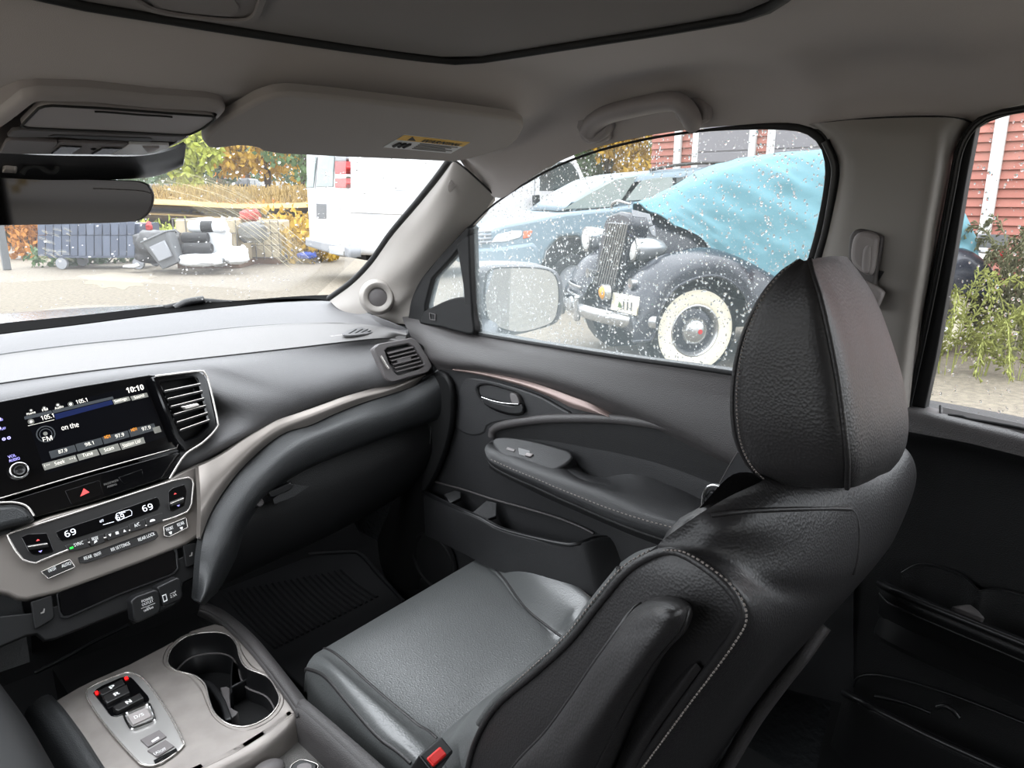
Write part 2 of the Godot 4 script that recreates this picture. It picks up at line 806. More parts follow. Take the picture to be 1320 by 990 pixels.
	mat("white_dull", Color(0.80, 0.80, 0.79), 0.6)
	mat("dark_glass", Color(0.22, 0.27, 0.27), 0.08)
	mat("pale_glass", Color(0.50, 0.56, 0.56), 0.1)
	mat("tail_red", Color(0.80, 0.06, 0.08), 0.25)
	mat("amber", Color(0.95, 0.42, 0.18), 0.3)
	mat("amber_lens", Color(0.95, 0.66, 0.10), 0.2)
	mat("bumper_grey", Color(0.62, 0.63, 0.65), 0.45)
	mat("tyre", Color(0.14, 0.14, 0.15), 0.8)
	mat("whitewall", Color(0.88, 0.85, 0.76), 0.6)
	mat("midnight", Color(0.15, 0.165, 0.21), 0.22)
	mat("midnight_dull", Color(0.11, 0.12, 0.15), 0.5)
	mat("old_chrome", Color(0.80, 0.80, 0.80), 0.25, 0.85)
	mat("headlamp", Color(0.80, 0.81, 0.82), 0.22, 0.6)
	grain(mat("tarp_blue", Color(0.42, 0.62, 0.665), 0.7), wavy, 1.2, 0.6)
	mat("suv_blue", Color(0.53, 0.61, 0.655), 0.3)
	mat("suv_glass", Color(0.56, 0.60, 0.58), 0.15)
	mat("red_board", Color(0.68, 0.41, 0.35), 0.7)
	mat("red_board_pale", Color(0.71, 0.44, 0.38), 0.7)
	mat("door_grey", Color(0.55, 0.54, 0.56), 0.7)
	mat("roof_dark", Color(0.30, 0.29, 0.29), 0.9)
	mat("leaf_green", Color(0.34, 0.46, 0.26), 0.8)
	mat("leaf_pine", Color(0.38, 0.47, 0.36), 0.8)
	mat("leaf_yellow", Color(0.82, 0.66, 0.18), 0.8)
	mat("leaf_orange", Color(0.80, 0.53, 0.20), 0.8)
	mat("leaf_lime", Color(0.70, 0.74, 0.28), 0.8)
	mat("fern_bright", Color(0.64, 0.66, 0.34), 0.8)
	mat("fern_dull", Color(0.50, 0.50, 0.36), 0.85)
	for k in ["leaf_green", "leaf_pine", "leaf_yellow", "leaf_orange", "leaf_lime", "fern_bright", "fern_dull"]:
		M[k].backlight_enabled = true
		M[k].backlight = M[k].albedo_color * 0.5
	mat("bark", Color(0.30, 0.25, 0.21), 0.95)
	mat("dolly_blue", Color(0.30, 0.34, 0.42), 0.5)
	mat("dolly_blue_pale", Color(0.36, 0.40, 0.48), 0.5)
	mat("tote_cream", Color(0.84, 0.78, 0.66), 0.6)
	mat("wire", Color(0.52, 0.50, 0.48), 0.5, 0.5)
	mat("bag_white", Color(0.86, 0.87, 0.88), 0.5)
	mat("coil_black", Color(0.09, 0.09, 0.095), 0.7)
	mat("bin_grey", Color(0.42, 0.43, 0.44), 0.5)
	mat("bag_black", Color(0.10, 0.10, 0.105), 0.4)
	mat("scrap_red", Color(0.78, 0.14, 0.14), 0.5)
	mat("sheet_blue", Color(0.16, 0.33, 0.78), 0.5)
	mat("car_silver", Color(0.60, 0.62, 0.64), 0.3)
	mat("car_dark", Color(0.25, 0.26, 0.28), 0.3)
	mat("wood", Color(0.50, 0.38, 0.28), 0.9)
	# yard colours are all darkened to hold down outdoor light at the cabin exposure
	var seen := false
	for k in M:
		seen = seen or k == "asphalt"
		if seen:
			var c: Color = M[k].albedo_color.srgb_to_linear()
			var wk: float = 0.78 if k in ["white_paint", "white_dull", "bag_white", "whitewall"] else yard_dim
			M[k].albedo_color = Color(c.r * wk, c.g * wk, c.b * wk).linear_to_srgb()


# ---------------------------------------------------------------- the car's body: floor, sides, roof, pillars
const WP := Vector3(0.76, 1.23, 0.0)          # the plane of the side windows: upright, leaning in at the top
var WN := Vector3(0.99, 0.1414, 0.0).normalized()
var top_seam: PackedVector3Array


func win(s: String, proud := 0.0) -> PackedVector3Array:
	return cp(WP + WN * proud, WN, s)


func car_shell() -> void:
	var mb := MB.new()
	mb.box(Vector3(0, 0.38, -0.30), Vector3(1.72, 0.10, 3.7))
	struct("floor", "black carpeted floor of the car under the mat and the seat", mb, M.carpet)
	# firewall and toe board under the dashboard
	mb = MB.new()
	mb.box(Vector3(0, 0.78, -2.15), Vector3(1.72, 0.75, 0.06))
	mb.box(Vector3(0, 0.50, -2.02), Vector3(1.6, 0.06, 0.42), Basis(Vector3.RIGHT, 0.75))
	struct("wall_front", "dark carpeted toe board and bulkhead below the dashboard", mb, M.carpet)
	mb = MB.new()
	mb.box(Vector3(0, 0.78, 1.5), Vector3(1.72, 0.75, 0.06))
	for s in [-1.0, 1.0]:
		mb.box(Vector3(0.72 * s, 1.42, 1.5), Vector3(0.18, 0.60, 0.06))
	struct("wall_back", "tailgate wall closing the cargo end of the car", mb, M.door_dark)
	# the driver's side, its front window down
	mb = MB.new()
	mb.box(Vector3(-0.82, 0.40, -0.30), Vector3(0.10, 0.14, 3.6))
	mb.box(Vector3(-0.76, 1.05, -0.08), Vector3(0.10, 1.3, 0.16))
	mb.box(Vector3(-0.80, 0.78, -1.12), Vector3(0.08, 0.80, 1.96))
	mb.box(Vector3(-0.80, 0.80, 0.75), Vector3(0.08, 0.8, 1.6))
	mb.box(Vector3(-0.72, 1.48, 0.75), Vector3(0.08, 0.56, 1.6))
	struct("wall_left", "driver's side door and pillar with the window rolled down", mb, M.door_dark)
	# outer skin of the passenger side below the windows
	mb = MB.new()
	mb.box(Vector3(0.87, 0.80, -0.35), Vector3(0.05, 0.80, 3.6))
	mb.box(Vector3(0.80, 0.80, 1.30), Vector3(0.12, 0.80, 0.40))
	mb.box(Vector3(0.74, 1.40, 1.28), Vector3(0.10, 0.45, 0.45))
	struct("wall_right", "grey outer body side below the passenger windows", mb, M.car_paint_wet)
	# roof skin
	var rows := []
	for k in 7:
		var x := -0.74 + 1.48 * k / 6
		var edge := pow(absf(x) / 0.74, 4.0)
		rows.append(PackedVector3Array([Vector3(x * 0.95, 1.72 - 0.08 * edge, -1.22), Vector3(x, 1.80 - 0.07 * edge, -0.8), Vector3(x, 1.82 - 0.08 * edge, 0.2), Vector3(x, 1.80 - 0.08 * edge, 1.55)]))
	struct("trim_1", "painted roof skin above the headliner", shell(net(rows, 24, 19), Vector3(0, -0.012, 0)), M.car_paint_wet)
	# hood beyond the windscreen
	rows = []
	for k in 9:
		var x := -0.85 + 1.7 * k / 8
		var dip := 0.05 * pow(absf(x) / 0.85, 2.0)
		rows.append(PackedVector3Array([Vector3(x, 1.205 - dip, -2.16), Vector3(x, 1.20 - dip, -2.5), Vector3(x, 1.16 - dip, -2.95), Vector3(x, 1.06 - dip, -3.25), Vector3(x, 0.7, -3.35)]))
	struct("trim_2", "rain-beaded grey bonnet seen past the windscreen's foot", shell(net(rows, 30, 25), Vector3(0, -0.02, 0.01)), M.car_paint_wet)


func headliner() -> void:
	# lower edge: over the A-pillar trim, the front window, the B-pillar, the rear window
	var low := cv(0, 0.70, "592,205,.625 604,222,.655 621,241,.685 645,256,.70 680,232,.705 715,211,.705 760,193,.703 820,178 880,168 940,162 1000,162 1030,167 1052,171 1068,170 1085,163 1100,157 1160,153 1225,155 1250,160,.705 1275,154,.705 1320,144,.705")
	low.append(Vector3(0.705, 1.665, -0.10))
	low.append(Vector3(0.70, 1.67, 0.05))
	low.append(Vector3(0.70, 1.67, 0.25))
	top_seam = low
	var e: Vector3 = low[-1]
	low.append(Vector3(0.70, 1.66, 0.5))
	low.append(Vector3(0.68, 1.64, 1.45))
	var a := rs(low, 140)
	var rows := [a]
	for spec in [[0.025, 0.035, 0.0], [0.075, 0.075, 0.0]]:
		var r := PackedVector3Array()
		for p in a:
			r.append(p + Vector3(-spec[0], spec[1], 0.0))
		rows.append(r)
	for spec in [[0.50, 1.735, 1.67], [0.36, 1.742, 1.68], [0.1, 1.748, 1.68], [-0.2, 1.745, 1.68], [-0.5, 1.725, 1.66], [-0.74, 1.62, 1.60]]:
		var r := PackedVector3Array()
		for k in 140:
			var z := a[k].z
			var u := clampf((z + 0.985) / 0.095, 0, 1)
			var y := lerpf(lerpf(spec[2] - 0.032, spec[2] - 0.006, clampf((z + 1.2) / 0.22, 0, 1)), spec[1], u * u * (3.0 - 2.0 * u))
			r.append(Vector3(spec[0], y, z))
		rows.append(r)
	# the opening for the sunroof shade is a recessed panel set just below the lining's back: lining in pieces round it
	var s := across(rows, 41)
	var mb := shell(s, Vector3(0.0, 0.03, 0.0))
	var ceiling := struct("ceiling", "warm grey cloth headliner curving down to the window tops", mb, M.headliner)
	# sunroof shade: a panel in a dark-edged frame let into the lining
	var loop := cv(1, 1.738, "-80,-40 110,3 300,35 440,57 540,71 590,76 625,73 680,64 760,51 850,37 930,23 980,13 1030,-20 1090,-120")
	loop.append(Vector3(0.36, 1.738, 0.3))
	loop.append(Vector3(-0.36, 1.738, 0.3))
	loop.append(Vector3(-0.40, 1.738, -0.80))
	mb = MB.new()
	mb.plate(rs(loop, 60, true, false), Vector3.DOWN, 0.022, 0.004)
	obj("sunroof_shade", mb, M.shade_cloth, ceiling)
	mb = MB.new()
	mb.tube(shift(rs(loop, 90, true, false), Vector3(0, -0.003, 0)), 0.006, 6, true)
	obj("shade_gap_seal", mb, M.black_rubber, ceiling)
	# the shade's finger recess
	var lp := rs(cv(1, 1.733, "160,-8 175,8 200,18 250,26 310,31 330,27 340,12 338,-10 250,-18"), 30, true)
	mb = MB.new()
	var inner := PackedVector3Array()
	var c := Vector3.ZERO
	for p in lp:
		c += p / lp.size()
	for p in lp:
		inner.append(c + (p - c) * 0.86)
	mb.frame(lp, inner, Vector3.DOWN, 0.003, 0.001)
	obj("shade_handle", mb, M.shade_cloth, ceiling)
	mb = MB.new()
	mb.plate(shift(cv(1, 1.7365, "190,-2 200,10 250,18 300,22 308,10 300,-4"), Vector3.ZERO), Vector3.DOWN, 0.003)
	obj("shade_handle_hollow", mb, M.shade_cloth, ceiling)
	# grab handle
	var gh := thing("grab_handle", "grey grab handle on the headliner above the front passenger window", "handle")
	var path := rs(cv(0, 0.655, "762,170,.668 768,157,.655 785,147,.64 830,136,.635 862,131,.635 878,134,.635 888,146,.645 893,158,.662"), 26)
	var rad := PackedFloat32Array()
	for k in 26:
		rad.append(0.020 if k > 3 and k < 22 else 0.021)
	mb = MB.new()
	mb.tube(path, rad, 12, false, 0.75)
	obj("grip", mb, M.grey_plastic, gh)
	for s2 in ["744,160 752,148 768,145 780,152 782,172 776,185 756,187 746,178", "868,120 890,122 906,138 910,155 900,163 880,162 868,150"]:
		mb = MB.new()
		mb.plate(rs(cv(0, 0.672, s2), 24, true), Vector3(-0.95, -0.3, 0.0), 0.03, 0.009)
		obj("mount", mb, M.grey_plastic, gh)
	var back := rs(cv(0, 0.665, "742,165 750,146 780,134 830,122 868,116 895,124 910,142 908,158 880,158 872,146 850,142 790,158 782,176 760,186"), 40, true)
	mb = MB.new()
	mb.plate(back, Vector3(-0.9, -0.43, 0.0), 0.02, 0.006)
	obj("base_plate", mb, M.grey_plastic, gh)

	# A-pillar trim with its tweeter
	var left := cv(0, 0.7, "583,209,.62 566,232,.645 540,264,.675 505,305,.70 480,340,.72 455,366,.735 425,388,.745")
	var mid1 := cv(0, 0.7, "588,207,.615 578,234,.633 556,270,.66 525,315,.69 500,352,.70 475,385,.715 440,400,.725")
	var mid2 := cv(0, 0.7, "610,226,.645 598,252,.66 572,290,.675 540,332,.695 517,368,.715 507,392,.72 480,413,.725")
	var right := cv(0, 0.7, "638,252,.70 622,275,.715 592,306,.725 560,342,.735 540,370,.745 530,395,.75 524,418,.75")
	mb = shell(loft([left, mid1, mid2, right], 28, 16), Vector3(0.02, -0.01, -0.02))
	var ap := struct("trim_3", "beige plastic trim of the passenger side windscreen pillar", mb, M.pillar)
	mb = MB.new()
	mb.tube(shift(rs(left, 30), Vector3(0.004, 0.006, -0.012)), 0.008, 6)
	obj("glass_edge_seal", mb, M.black_rubber, ap)
	mb = MB.new()
	mb.tube(cr(PackedVector3Array([left[0], mid1[0].lerp(left[0], 0.2), mid1[0].lerp(mid2[0], 0.4), mid2[0], right[0].lerp(mid2[0], 0.4), right[0]]), 16), 0.0022, 5)
	obj("seam_gap", mb, M.seam, ap)
	var tn := (EYE - on(0, 487, 384, 0.7)).normalized().lerp(Vector3(-0.5, 0.1, 0.85), 0.5).normalized()
	var tw := on(0, 487, 383, 0.682)
	mb = MB.new()
	mb.lathe(PackedVector2Array([Vector2(0.048, -0.04), Vector2(0.044, -0.004), Vector2(0.039, 0.004), Vector2(0.036, 0.005), Vector2(0.026, 0.001), Vector2(0.024, -0.006)]), tw, tn, 32)
	var sp := obj("tweeter_pod", mb, M.pillar, ap)
	mb = MB.new()
	mb.lathe(PackedVector2Array([Vector2(0.025, -0.005), Vector2(0.016, -0.002), Vector2(0.0, -0.001)]), tw, tn, 32)
	obj("grille", mb, M.grey_dark, sp)
	# airbag badge: a small rounded plate with two lines of raised letters
	var bn := (EYE - on(0, 585, 234, 0.66)).normalized()
	var bp := on(0, 585, 234, 0.637)
	mb = MB.new()
	mb.plate(rs(cp(bp, bn, "589,224 591,231 588,240 581,248 578,247 577,240 581,231"), 24, true), bn, 0.002, 0.0008)
	var bg := obj("airbag_badge", mb, M.pillar, ap)
	words("SRS", onp(580, 240, bp + bn * 0.002, bn), onp(588, 232, bp + bn * 0.002, bn), bn, M.grey_plastic, bg, 0.006)
	words("AIRBAG", onp(580, 246, bp + bn * 0.002, bn), onp(589, 238, bp + bn * 0.002, bn), bn, M.grey_plastic, bg, 0.005)

	# B-pillar trim
	var c0 := cv(0, 0.7, "1042,160,.69 1062,172,.69 1077,200,.70 1079,225,.705 1066,290,.71 1054,345,.715 1040,410,.72 1020,520,.725")
	var c1 := cv(0, 0.7, "1062,158,.67 1080,172,.668 1094,200,.67 1096,225,.672 1088,290,.68 1078,345,.688 1066,410,.695 1050,520,.70")
	var c2 := cv(0, 0.7, "1130,152,.665 1135,172,.66 1140,200,.662 1142,225,.664 1140,290,.672 1134,345,.68 1128,410,.69 1115,520,.70")
	var c3 := cv(0, 0.7, "1200,150,.665 1200,172,.66 1199,200,.662 1196,225,.664 1186,290,.672 1178,345,.68 1168,410,.69 1152,520,.70")
	var c4 := cv(0, 0.7, "1236,153,.678 1227,172,.678 1218,200,.678 1214,225,.68 1202,290,.688 1193,345,.695 1182,410,.705 1166,520,.715")
	var c5 := cv(0, 0.7, "1252,158,.70 1240,175,.705 1228,205,.71 1222,235,.712 1208,300,.715 1198,355,.72 1186,420,.725 1170,530,.73")
	mb = shell(across([c0, c1, c2, c3, c4, c5].map(func(q): return cr(q, 26)), 26), Vector3(0.02, 0, 0))
	var bp2 := struct("trim_4", "grey plastic trim of the pillar between the front and rear windows", mb, M.pillar)
	mb = MB.new()
	mb.tube(rs(cv(0, 0.672, "1050,161,.685 1066,158,.672 1130,152,.665 1200,150,.665 1238,153,.68 1252,158,.70"), 26), 0.0012, 5)
	obj("seam_gap", mb, M.seam, bp2)
	# outer pillar skin, closing the pillar from outside
	mb = MB.new()
	mb.plate(win("1092,172 1235,150 1240,170 1222,240 1165,540 1060,540", 0.05), WN, 0.02)
	obj("outer_skin", mb, M.car_paint_wet, bp2)
	mb = MB.new()
	mb.tube(shift(rs(cp(WP, WN, "592,200 610,222 640,250 700,212 760,188 840,168 940,155 1040,152 1150,145 1250,140 1330,128"), 60), Vector3(0.05, 0.045, 0)), 0.035, 8)
	obj("outer_rail", mb, M.car_paint_wet, bp2)


# ---------------------------------------------------------------- the passenger side doors
func inset(loop: PackedVector3Array, k: float) -> PackedVector3Array:
	var c := Vector3.ZERO
	for p in loop:
		c += p / loop.size()
	var out := PackedVector3Array()
	for p in loop:
		out.append(c + (p - c) * k)
	return out


func doors() -> void:
	var d0 := cv(0, 0.76, "520,405 545,408 575,420 606,430 700,446 800,462 880,473 942,482 1020,494 1100,508")
	var d1 := cv(0, 0.728, "524,418,.735 545,428,.728 580,440,.726 640,453 700,465 780,483 860,503 942,524 1020,545 1100,568")
	var d2 := cv(0, 0.715, "545,455,.705 575,464,.705 620,470,.708 690,484 760,504 840,535 900,562 945,584 1020,610 1100,640")
	var d3 := cv(0, 0.735, "565,478,.72 590,480,.725 640,487,.73 700,502 770,528 850,560 900,585 945,605 1020,635 1100,665")
	var d4 := cv(0, 0.73, "578,530 610,540 650,552 720,570 780,590 850,610 905,632 950,650 1020,670 1100,700")
	var d5 := cv(0, 0.735, "560,622 600,628 650,645 720,668 780,688 850,705 905,720 950,735 1020,750 1100,780")
	var d6 := cv(0, 0.74, "540,700 580,740 640,770 720,800 790,820 860,840 920,860 960,870 1020,890 1100,910")
	var rows := loft([d0, d1, d2, d3, d4, d5, d6], 48, 49)
	var mb := shell(rows, Vector3(0.05, 0, 0))
	var door := struct("door_1", "dark front passenger door with armrest, pull cup and map pocket", mb, M.door_hard)
	# soft upper: a padded strip of its own over the bare panel
	mb = shell(loft([shift(d0, Vector3(-0.004, 0.002, 0)), shift(d1, Vector3(-0.006, 0.002, 0)), shift(d2, Vector3(-0.006, 0, 0)), shift(d3, Vector3(-0.003, 0.004, 0))], 48, 22), Vector3(0.004, 0, 0))
	obj("padded_top", mb, M.door_pad, door)
	mb = MB.new()
	mb.tube(shift(rs(d0, 40), Vector3(-0.004, 0.003, 0)), 0.005, 6)
	obj("window_wiper_seal", mb, M.black_rubber, door)
	# bronze strip
	var ts := cv(0, 0.722, "586,474 610,476 633,480 660,486 685,493 712,502 736,511 762,521 787,536")
	var bs := cv(0, 0.722, "586,478 610,482 633,487 660,494 685,502 712,513 736,525 762,532 787,537")
	var md := PackedVector3Array()
	for k in ts.size():
		md.append((ts[k] + bs[k]) / 2 + Vector3(-0.007, 0, 0))
	mb = shell(loft([ts, md, bs], 40, 9), Vector3(0.02, 0, 0))
	obj("accent_strip", mb, M.bronze_trim, door)
	# the panel behind the release, with its curved lower lip
	var q := cv(0, 0.728, "572,482 600,485 640,492 690,508 720,524 738,536 700,537 660,542 630,548 622,560 600,560 580,540")
	mb = MB.new()
	mb.plate(rs(q, 50, true), Vector3(-1, 0.08, 0), 0.02, 0.005)
	obj("release_panel", mb, M.door_hard, door)
	# release: a dark cup with a chrome-edged pull
	var cup := rs(cv(0, 0.722, "612,497 625,494 650,500 668,508 674,522 673,534 658,536 634,528 620,518 613,507"), 36, true)
	mb = MB.new()
	mb.frame(cup, inset(cup, 0.88), Vector3(-1, 0.1, 0), 0.012, 0.003)
	var hb := obj("release_bezel", mb, M.black_satin, door)
	mb = MB.new()
	mb.plate(shift(inset(cup, 0.9), Vector3(0.006, 0, 0)), Vector3(-1, 0.1, 0), 0.004)
	obj("release_cup", mb, M.piano, hb)
	mb = MB.new()
	mb.plate(rs(cv(0, 0.716, "622,513 640,519 660,523 672,521 673,532 660,534 640,529 624,521"), 28, true), Vector3(-1, 0.2, 0), 0.008, 0.003)
	obj("release_handle", mb, M.black_satin, hb)
	mb = MB.new()
	mb.tube(rs(cv(0, 0.711, "621,512 636,517 652,520 668,521"), 14), 0.0016, 6)
	obj("release_chrome_edge", mb, M.chrome, hb)
	mb = MB.new()
	mb.plate(rs(cv(0, 0.714, "657,507 664,508 668,514 669,521 662,522 658,516"), 16, true), Vector3(-1, 0.2, 0), 0.008, 0.002)
	obj("lock_tab", mb, M.grey_dark, hb)
	# arched insert with its rolled upper border
	var arch := cv(0, 0.722, "633,560 634,552 645,546 670,541 705,537 745,536 790,537 835,542 870,550 905,563 935,580 955,596")
	var low := cv(0, 0.735, "640,580 650,582 680,590 705,600 735,612 765,622 790,628 835,640 870,650 905,660 935,665 960,670")
	mb = shell(loft([shift(arch, Vector3(0.004, -0.004, 0)), low], 40, 6), Vector3(0.015, 0, 0))
	obj("insert_panel", mb, M.door_dark, door)
	mb = MB.new()
	mb.tube(shift(rs(arch, 44), Vector3(0.004, -0.006, 0)), 0.0105, 10, false, 1.0)
	obj("insert_border", mb, M.door_pad, door)
	# armrest: top surface, stitched nose, underside
	var a0 := cv(0, 0.728, "640,566 660,568 690,572 720,580 738,600 750,613 775,616 800,612 822,612 850,621 880,633 910,648 935,660")
	var a1 := cv(0, 0.665, "631,570,.675 640,578,.67 665,588 690,597 720,608 750,620 780,630 815,643 850,656 880,665 905,669 930,672 950,676")
	var a2 := cv(0, 0.645, "625,578,.655 632,590,.65 660,602 690,613 720,626 750,638 780,650 815,662 850,672 880,679 905,684 930,690 950,694")
	var a3 := cv(0, 0.65, "627,590,.66 634,600,.655 660,614 690,627 720,641 750,654 780,667 815,681 850,693 880,702 905,710 930,715 950,720")
	var a4 := cv(0, 0.725, "632,604 645,612 665,622 690,635 720,649 750,662 780,675 815,690 850,703 880,714 905,720 930,726 950,730")
	mb = shell(loft([a0, a1, a2, a3, a4], 48, 26), Vector3(0.02, 0.0, 0))
	var arm := obj("armrest", mb, M.door_hard, door)
	mb = MB.new()
	var sts := rs(cv(0, 0.645, "634,592 660,604 690,616 720,629 750,641 780,653 815,665 850,675 880,682 903,686"), 110)
	for k in range(0, 109, 2):
		mb.tube(PackedVector3Array([sts[k] + Vector3(-0.002, 0, 0), sts[k + 1] + Vector3(-0.002, 0, 0)]), 0.0011, 5)
	stuff(obj("stitching", mb, M.thread, arm))
	mb = MB.new()
	mb.tube(rs(cv(0, 0.652, "629,592,.66 636,602,.656 660,615 690,628 720,642 750,655 780,668 815,682 850,694 880,703 905,711"), 40), 0.0035, 6)
	obj("armrest_seam", mb, M.black_rubber, arm)
	# switch pod
	var pod := cv(0, 0.69, "636,566,.685 650,562,.70 690,570,.715 720,578,.722 737,583,.722 736,592,.70 726,600,.682 705,607,.67 680,600,.668 655,590,.668 640,580,.672")
	var pc := PackedVector3Array()
	for p in pod:
		pc.append(p)
	var pn := (pc[6] - pc[0]).cross(pc[3] - pc[9]).normalized()
	if pn.y < 0:
		pn = -pn
	var pl := PackedVector3Array()
	var pm := onp(685, 582, on(0, 685, 582, 0.685), pn)
	for w in nums("634,568 645,563 665,564 692,569 722,577 735,582 738,590 726,600 706,607 682,601 658,592 642,582"):
		pl.append(onp(w[0], w[1], pm, pn))
	mb = MB.new()
	mb.plate(rs(pl, 44, true), pn, 0.035, 0.005)
	var podo := obj("switch_pod", mb, M.door_hard, arm)
	mb = MB.new()
	mb.plate(rs(cp(pm + pn * 0.001, pn, "668,577 690,583 684,590 662,584"), 4, true, false), pn, 0.003)
	obj("switch_well", mb, M.piano, podo)
	mb = MB.new()
	mb.plate(cp(pm + pn * 0.0045, pn, "679,583 687,585 683,588 676,586"), pn, 0.004, 0.001)
	obj("window_switch", mb, M.grey_plastic, podo)
	mb = MB.new()
	mb.plate(cp(pm + pn * 0.002, pn, "654,576 664,579 662,582 652,579"), pn, 0.003, 0.001)
	obj("lock_switch", mb, M.key_grey, podo)
	# pull cup below the pod
	mb = MB.new()
	mb.plate(cv(0, 0.70, "705,607,.675 738,588,.715 742,606,.72 735,613,.70"), Vector3(-0.6, 0.2, 0.6), 0.006)
	obj("pull_cup_wall", mb, M.black_satin, arm)
	# map pocket: lip, face, floor and the small cup ahead of it
	var l0 := cv(0, 0.725, "551,618 575,625 600,632 633,643 680,656 720,668 750,680 765,688")
	var l1 := cv(0, 0.645, "546,634,.70 566,645,.66 592,657 618,668 645,682 690,694 732,702,.65 752,699,.67 768,693,.71 785,693,.74")
	var l2 := cv(0, 0.64, "546,640,.70 566,652,.655 592,664 618,675 645,689 690,702 732,711,.65 755,709,.665 775,706,.70 800,708,.745")
	var l3 := cv(0, 0.66, "548,690,.71 570,700,.68 600,715 640,735 690,750 735,770 775,790,.67 805,803,.71 835,815,.75")
	mb = shell(loft([l1, l2, l3], 34, 14), Vector3(0.012, 0.0, 0))
	var pocket := obj("pocket_front", mb, M.door_hard, door)
	mb = MB.new()
	mb.tube(rs(l1, 34), 0.005, 8)
	obj("pocket_lip", mb, M.black_satin, pocket)
	var f0 := shift(l0, Vector3(0.0, -0.07, 0))
	var f1 := shift(l1, Vector3(0.02, -0.07, 0))
	mb = shell(loft([f0, f1], 30, 4), Vector3(0, -0.008, 0))
	obj("pocket_floor", mb, M.door_dark, pocket)
	mb = MB.new()
	mb.tube(rs(l0, 30), 0.003, 6)
	obj("pocket_rear_line", mb, M.door_pad, pocket)
	mb = MB.new()
	mb.plate(cv(0, 0.69, "607,662,.655 627,645,.715 640,648,.715 640,665,.70 622,672,.655"), Vector3(-0.3, 0.9, 0.3), 0.01, 0.002)
	obj("pocket_divider", mb, M.door_hard, pocket)
	mb = MB.new()
	mb.plate(cv(0, 0.69, "572,637,.68 586,632,.715 594,634,.715 594,642,.70 580,648,.67"), Vector3(-0.3, 0.9, 0.3), 0.01, 0.002)
	obj("cup_rest", mb, M.black_satin, pocket)
	# lower speaker: two faint rings
	var spk := on(0, 560, 722, 0.722)
	mb = MB.new()
	mb.lathe(PackedVector2Array([Vector2(0.085, 0.0), Vector2(0.083, 0.006), Vector2(0.079, 0.006), Vector2(0.077, 0.001), Vector2(0.07, 0.001), Vector2(0.068, 0.004), Vector2(0.0, 0.006)]), spk, Vector3(-1, 0, 0.1), 36)
	obj("speaker_ring", mb, M.door_dark, door)
	# mirror sail cover
	mb = MB.new()
	mb.plate(rs(cv(0, 0.735, "541,417 541,408 546,401 560,394 575,387 590,383 604,383 608,387 609,406 610,430 590,428 568,422"), 44, true), Vector3(-0.98, 0.15, 0.1), 0.02, 0.005)
	var sail := obj("mirror_sail_cover", mb, M.black, door)
	mb = MB.new()
	var sq := cv(0, 0.7325, "553,403 561,405 561,413 554,412")
	mb.frame(sq, inset(sq, 0.85), Vector3(-0.98, 0.15, 0.1), 0.002)
	obj("airbag_mark", mb, M.grey_dark, sail)
	# window frame: black weather strips and the quarter-window bar
	var seal := PackedFloat32Array()
	for k in 90:
		seal.append(lerpf(0.005, 0.0022, clampf((k - 16) / 8.0, 0, 1)) + 0.004 * clampf((k - 56) / 10.0, 0, 1))
	mb = MB.new()
	mb.tube(rs(win("527,412 533,385 548,355 572,328 606,292 640,261 700,223 760,198 830,180 900,169 960,164 1010,163 1040,167 1060,183 1069,212 1066,250 1056,300 1044,345 1030,420 1016,495", -0.004), 90), seal, 8, false, 0.6, Vector3.RIGHT)
	var wf := obj("window_seal", mb, M.black_rubber, door)
	obj("seal_corner", MB.new().plate(win("1036,158 1070,160 1086,205 1076,215 1068,192 1056,176 1040,167", -0.004), WN * -1, 0.012), M.black_rubber, wf)
	mb = MB.new()
	mb.tube(rs(win("1064,182 1076,212 1074,245 1064,300 1052,345 1036,430 1024,500", -0.016), 40), 0.006, 8, false, 0.6, Vector3.RIGHT)
	obj("inner_seal", mb, M.black_satin, wf)
	mb = MB.new()
	mb.plate(win("588,316 598,306 604,304 606,360 610,432 600,432 597,370", -0.016), WN * -1, 0.03, 0.004)
	obj("quarter_window_bar", mb, M.black_rubber, door)
	mb = MB.new()
	mb.plate(rs(win("524,418 529,390 545,358 570,326 604,290 606,302 580,334 556,360 547,395 548,412", -0.014), 40, true, false), WN * -1, 0.03, 0.004)
	obj("pillar_seal", mb, M.black_rubber, door)

	# ---- rear door
	var e0 := cv(0, 0.76, "1140,515 1180,523 1250,536 1330,552 1420,570")
	var e1 := cv(0, 0.725, "1140,525 1172,530 1240,545 1330,566 1420,588")
	var e2 := cv(0, 0.71, "1140,550 1172,556 1240,568 1330,590 1420,612")
	var e3 := cv(0, 0.735, "1140,590 1175,590 1240,602 1330,625 1420,650")
	var e4 := cv(0, 0.74, "1110,720 1160,722 1240,735 1330,760 1420,790")
	var e5 := cv(0, 0.74, "1080,870 1130,880 1240,910 1330,945 1420,980")
	var e6 := cv(0, 0.74, "1050,1000 1100,1020 1240,1080 1330,1130 1420,1180")
	for r in [e0, e1, e2, e3, e4, e5, e6]:
		for z in [0.15, 0.5, 0.92]:
			r.append(Vector3(r[4].x, r[4].y, z))
	mb = shell(loft([e0, e1, e2, e3, e4, e5, e6], 50, 40), Vector3(0.05, 0, 0))
	var rear := struct("door_2", "black rear passenger door with two cup wells and a low pocket", mb, M.door_dark)
	mb = shell(loft([shift(e0, Vector3(-0.004, 0.002, 0)), shift(e1, Vector3(-0.006, 0.002, 0)), shift(e2, Vector3(-0.004, 0, 0))], 24, 12), Vector3(0.004, 0, 0))
	obj("padded_top", mb, M.door_pad, rear)
	# sunblind slot in the sill
	var dn := Vector3(-0.6, 0.8, 0).normalized()
	var so := on(0, 1260, 545, 0.735)
	mb = MB.new()
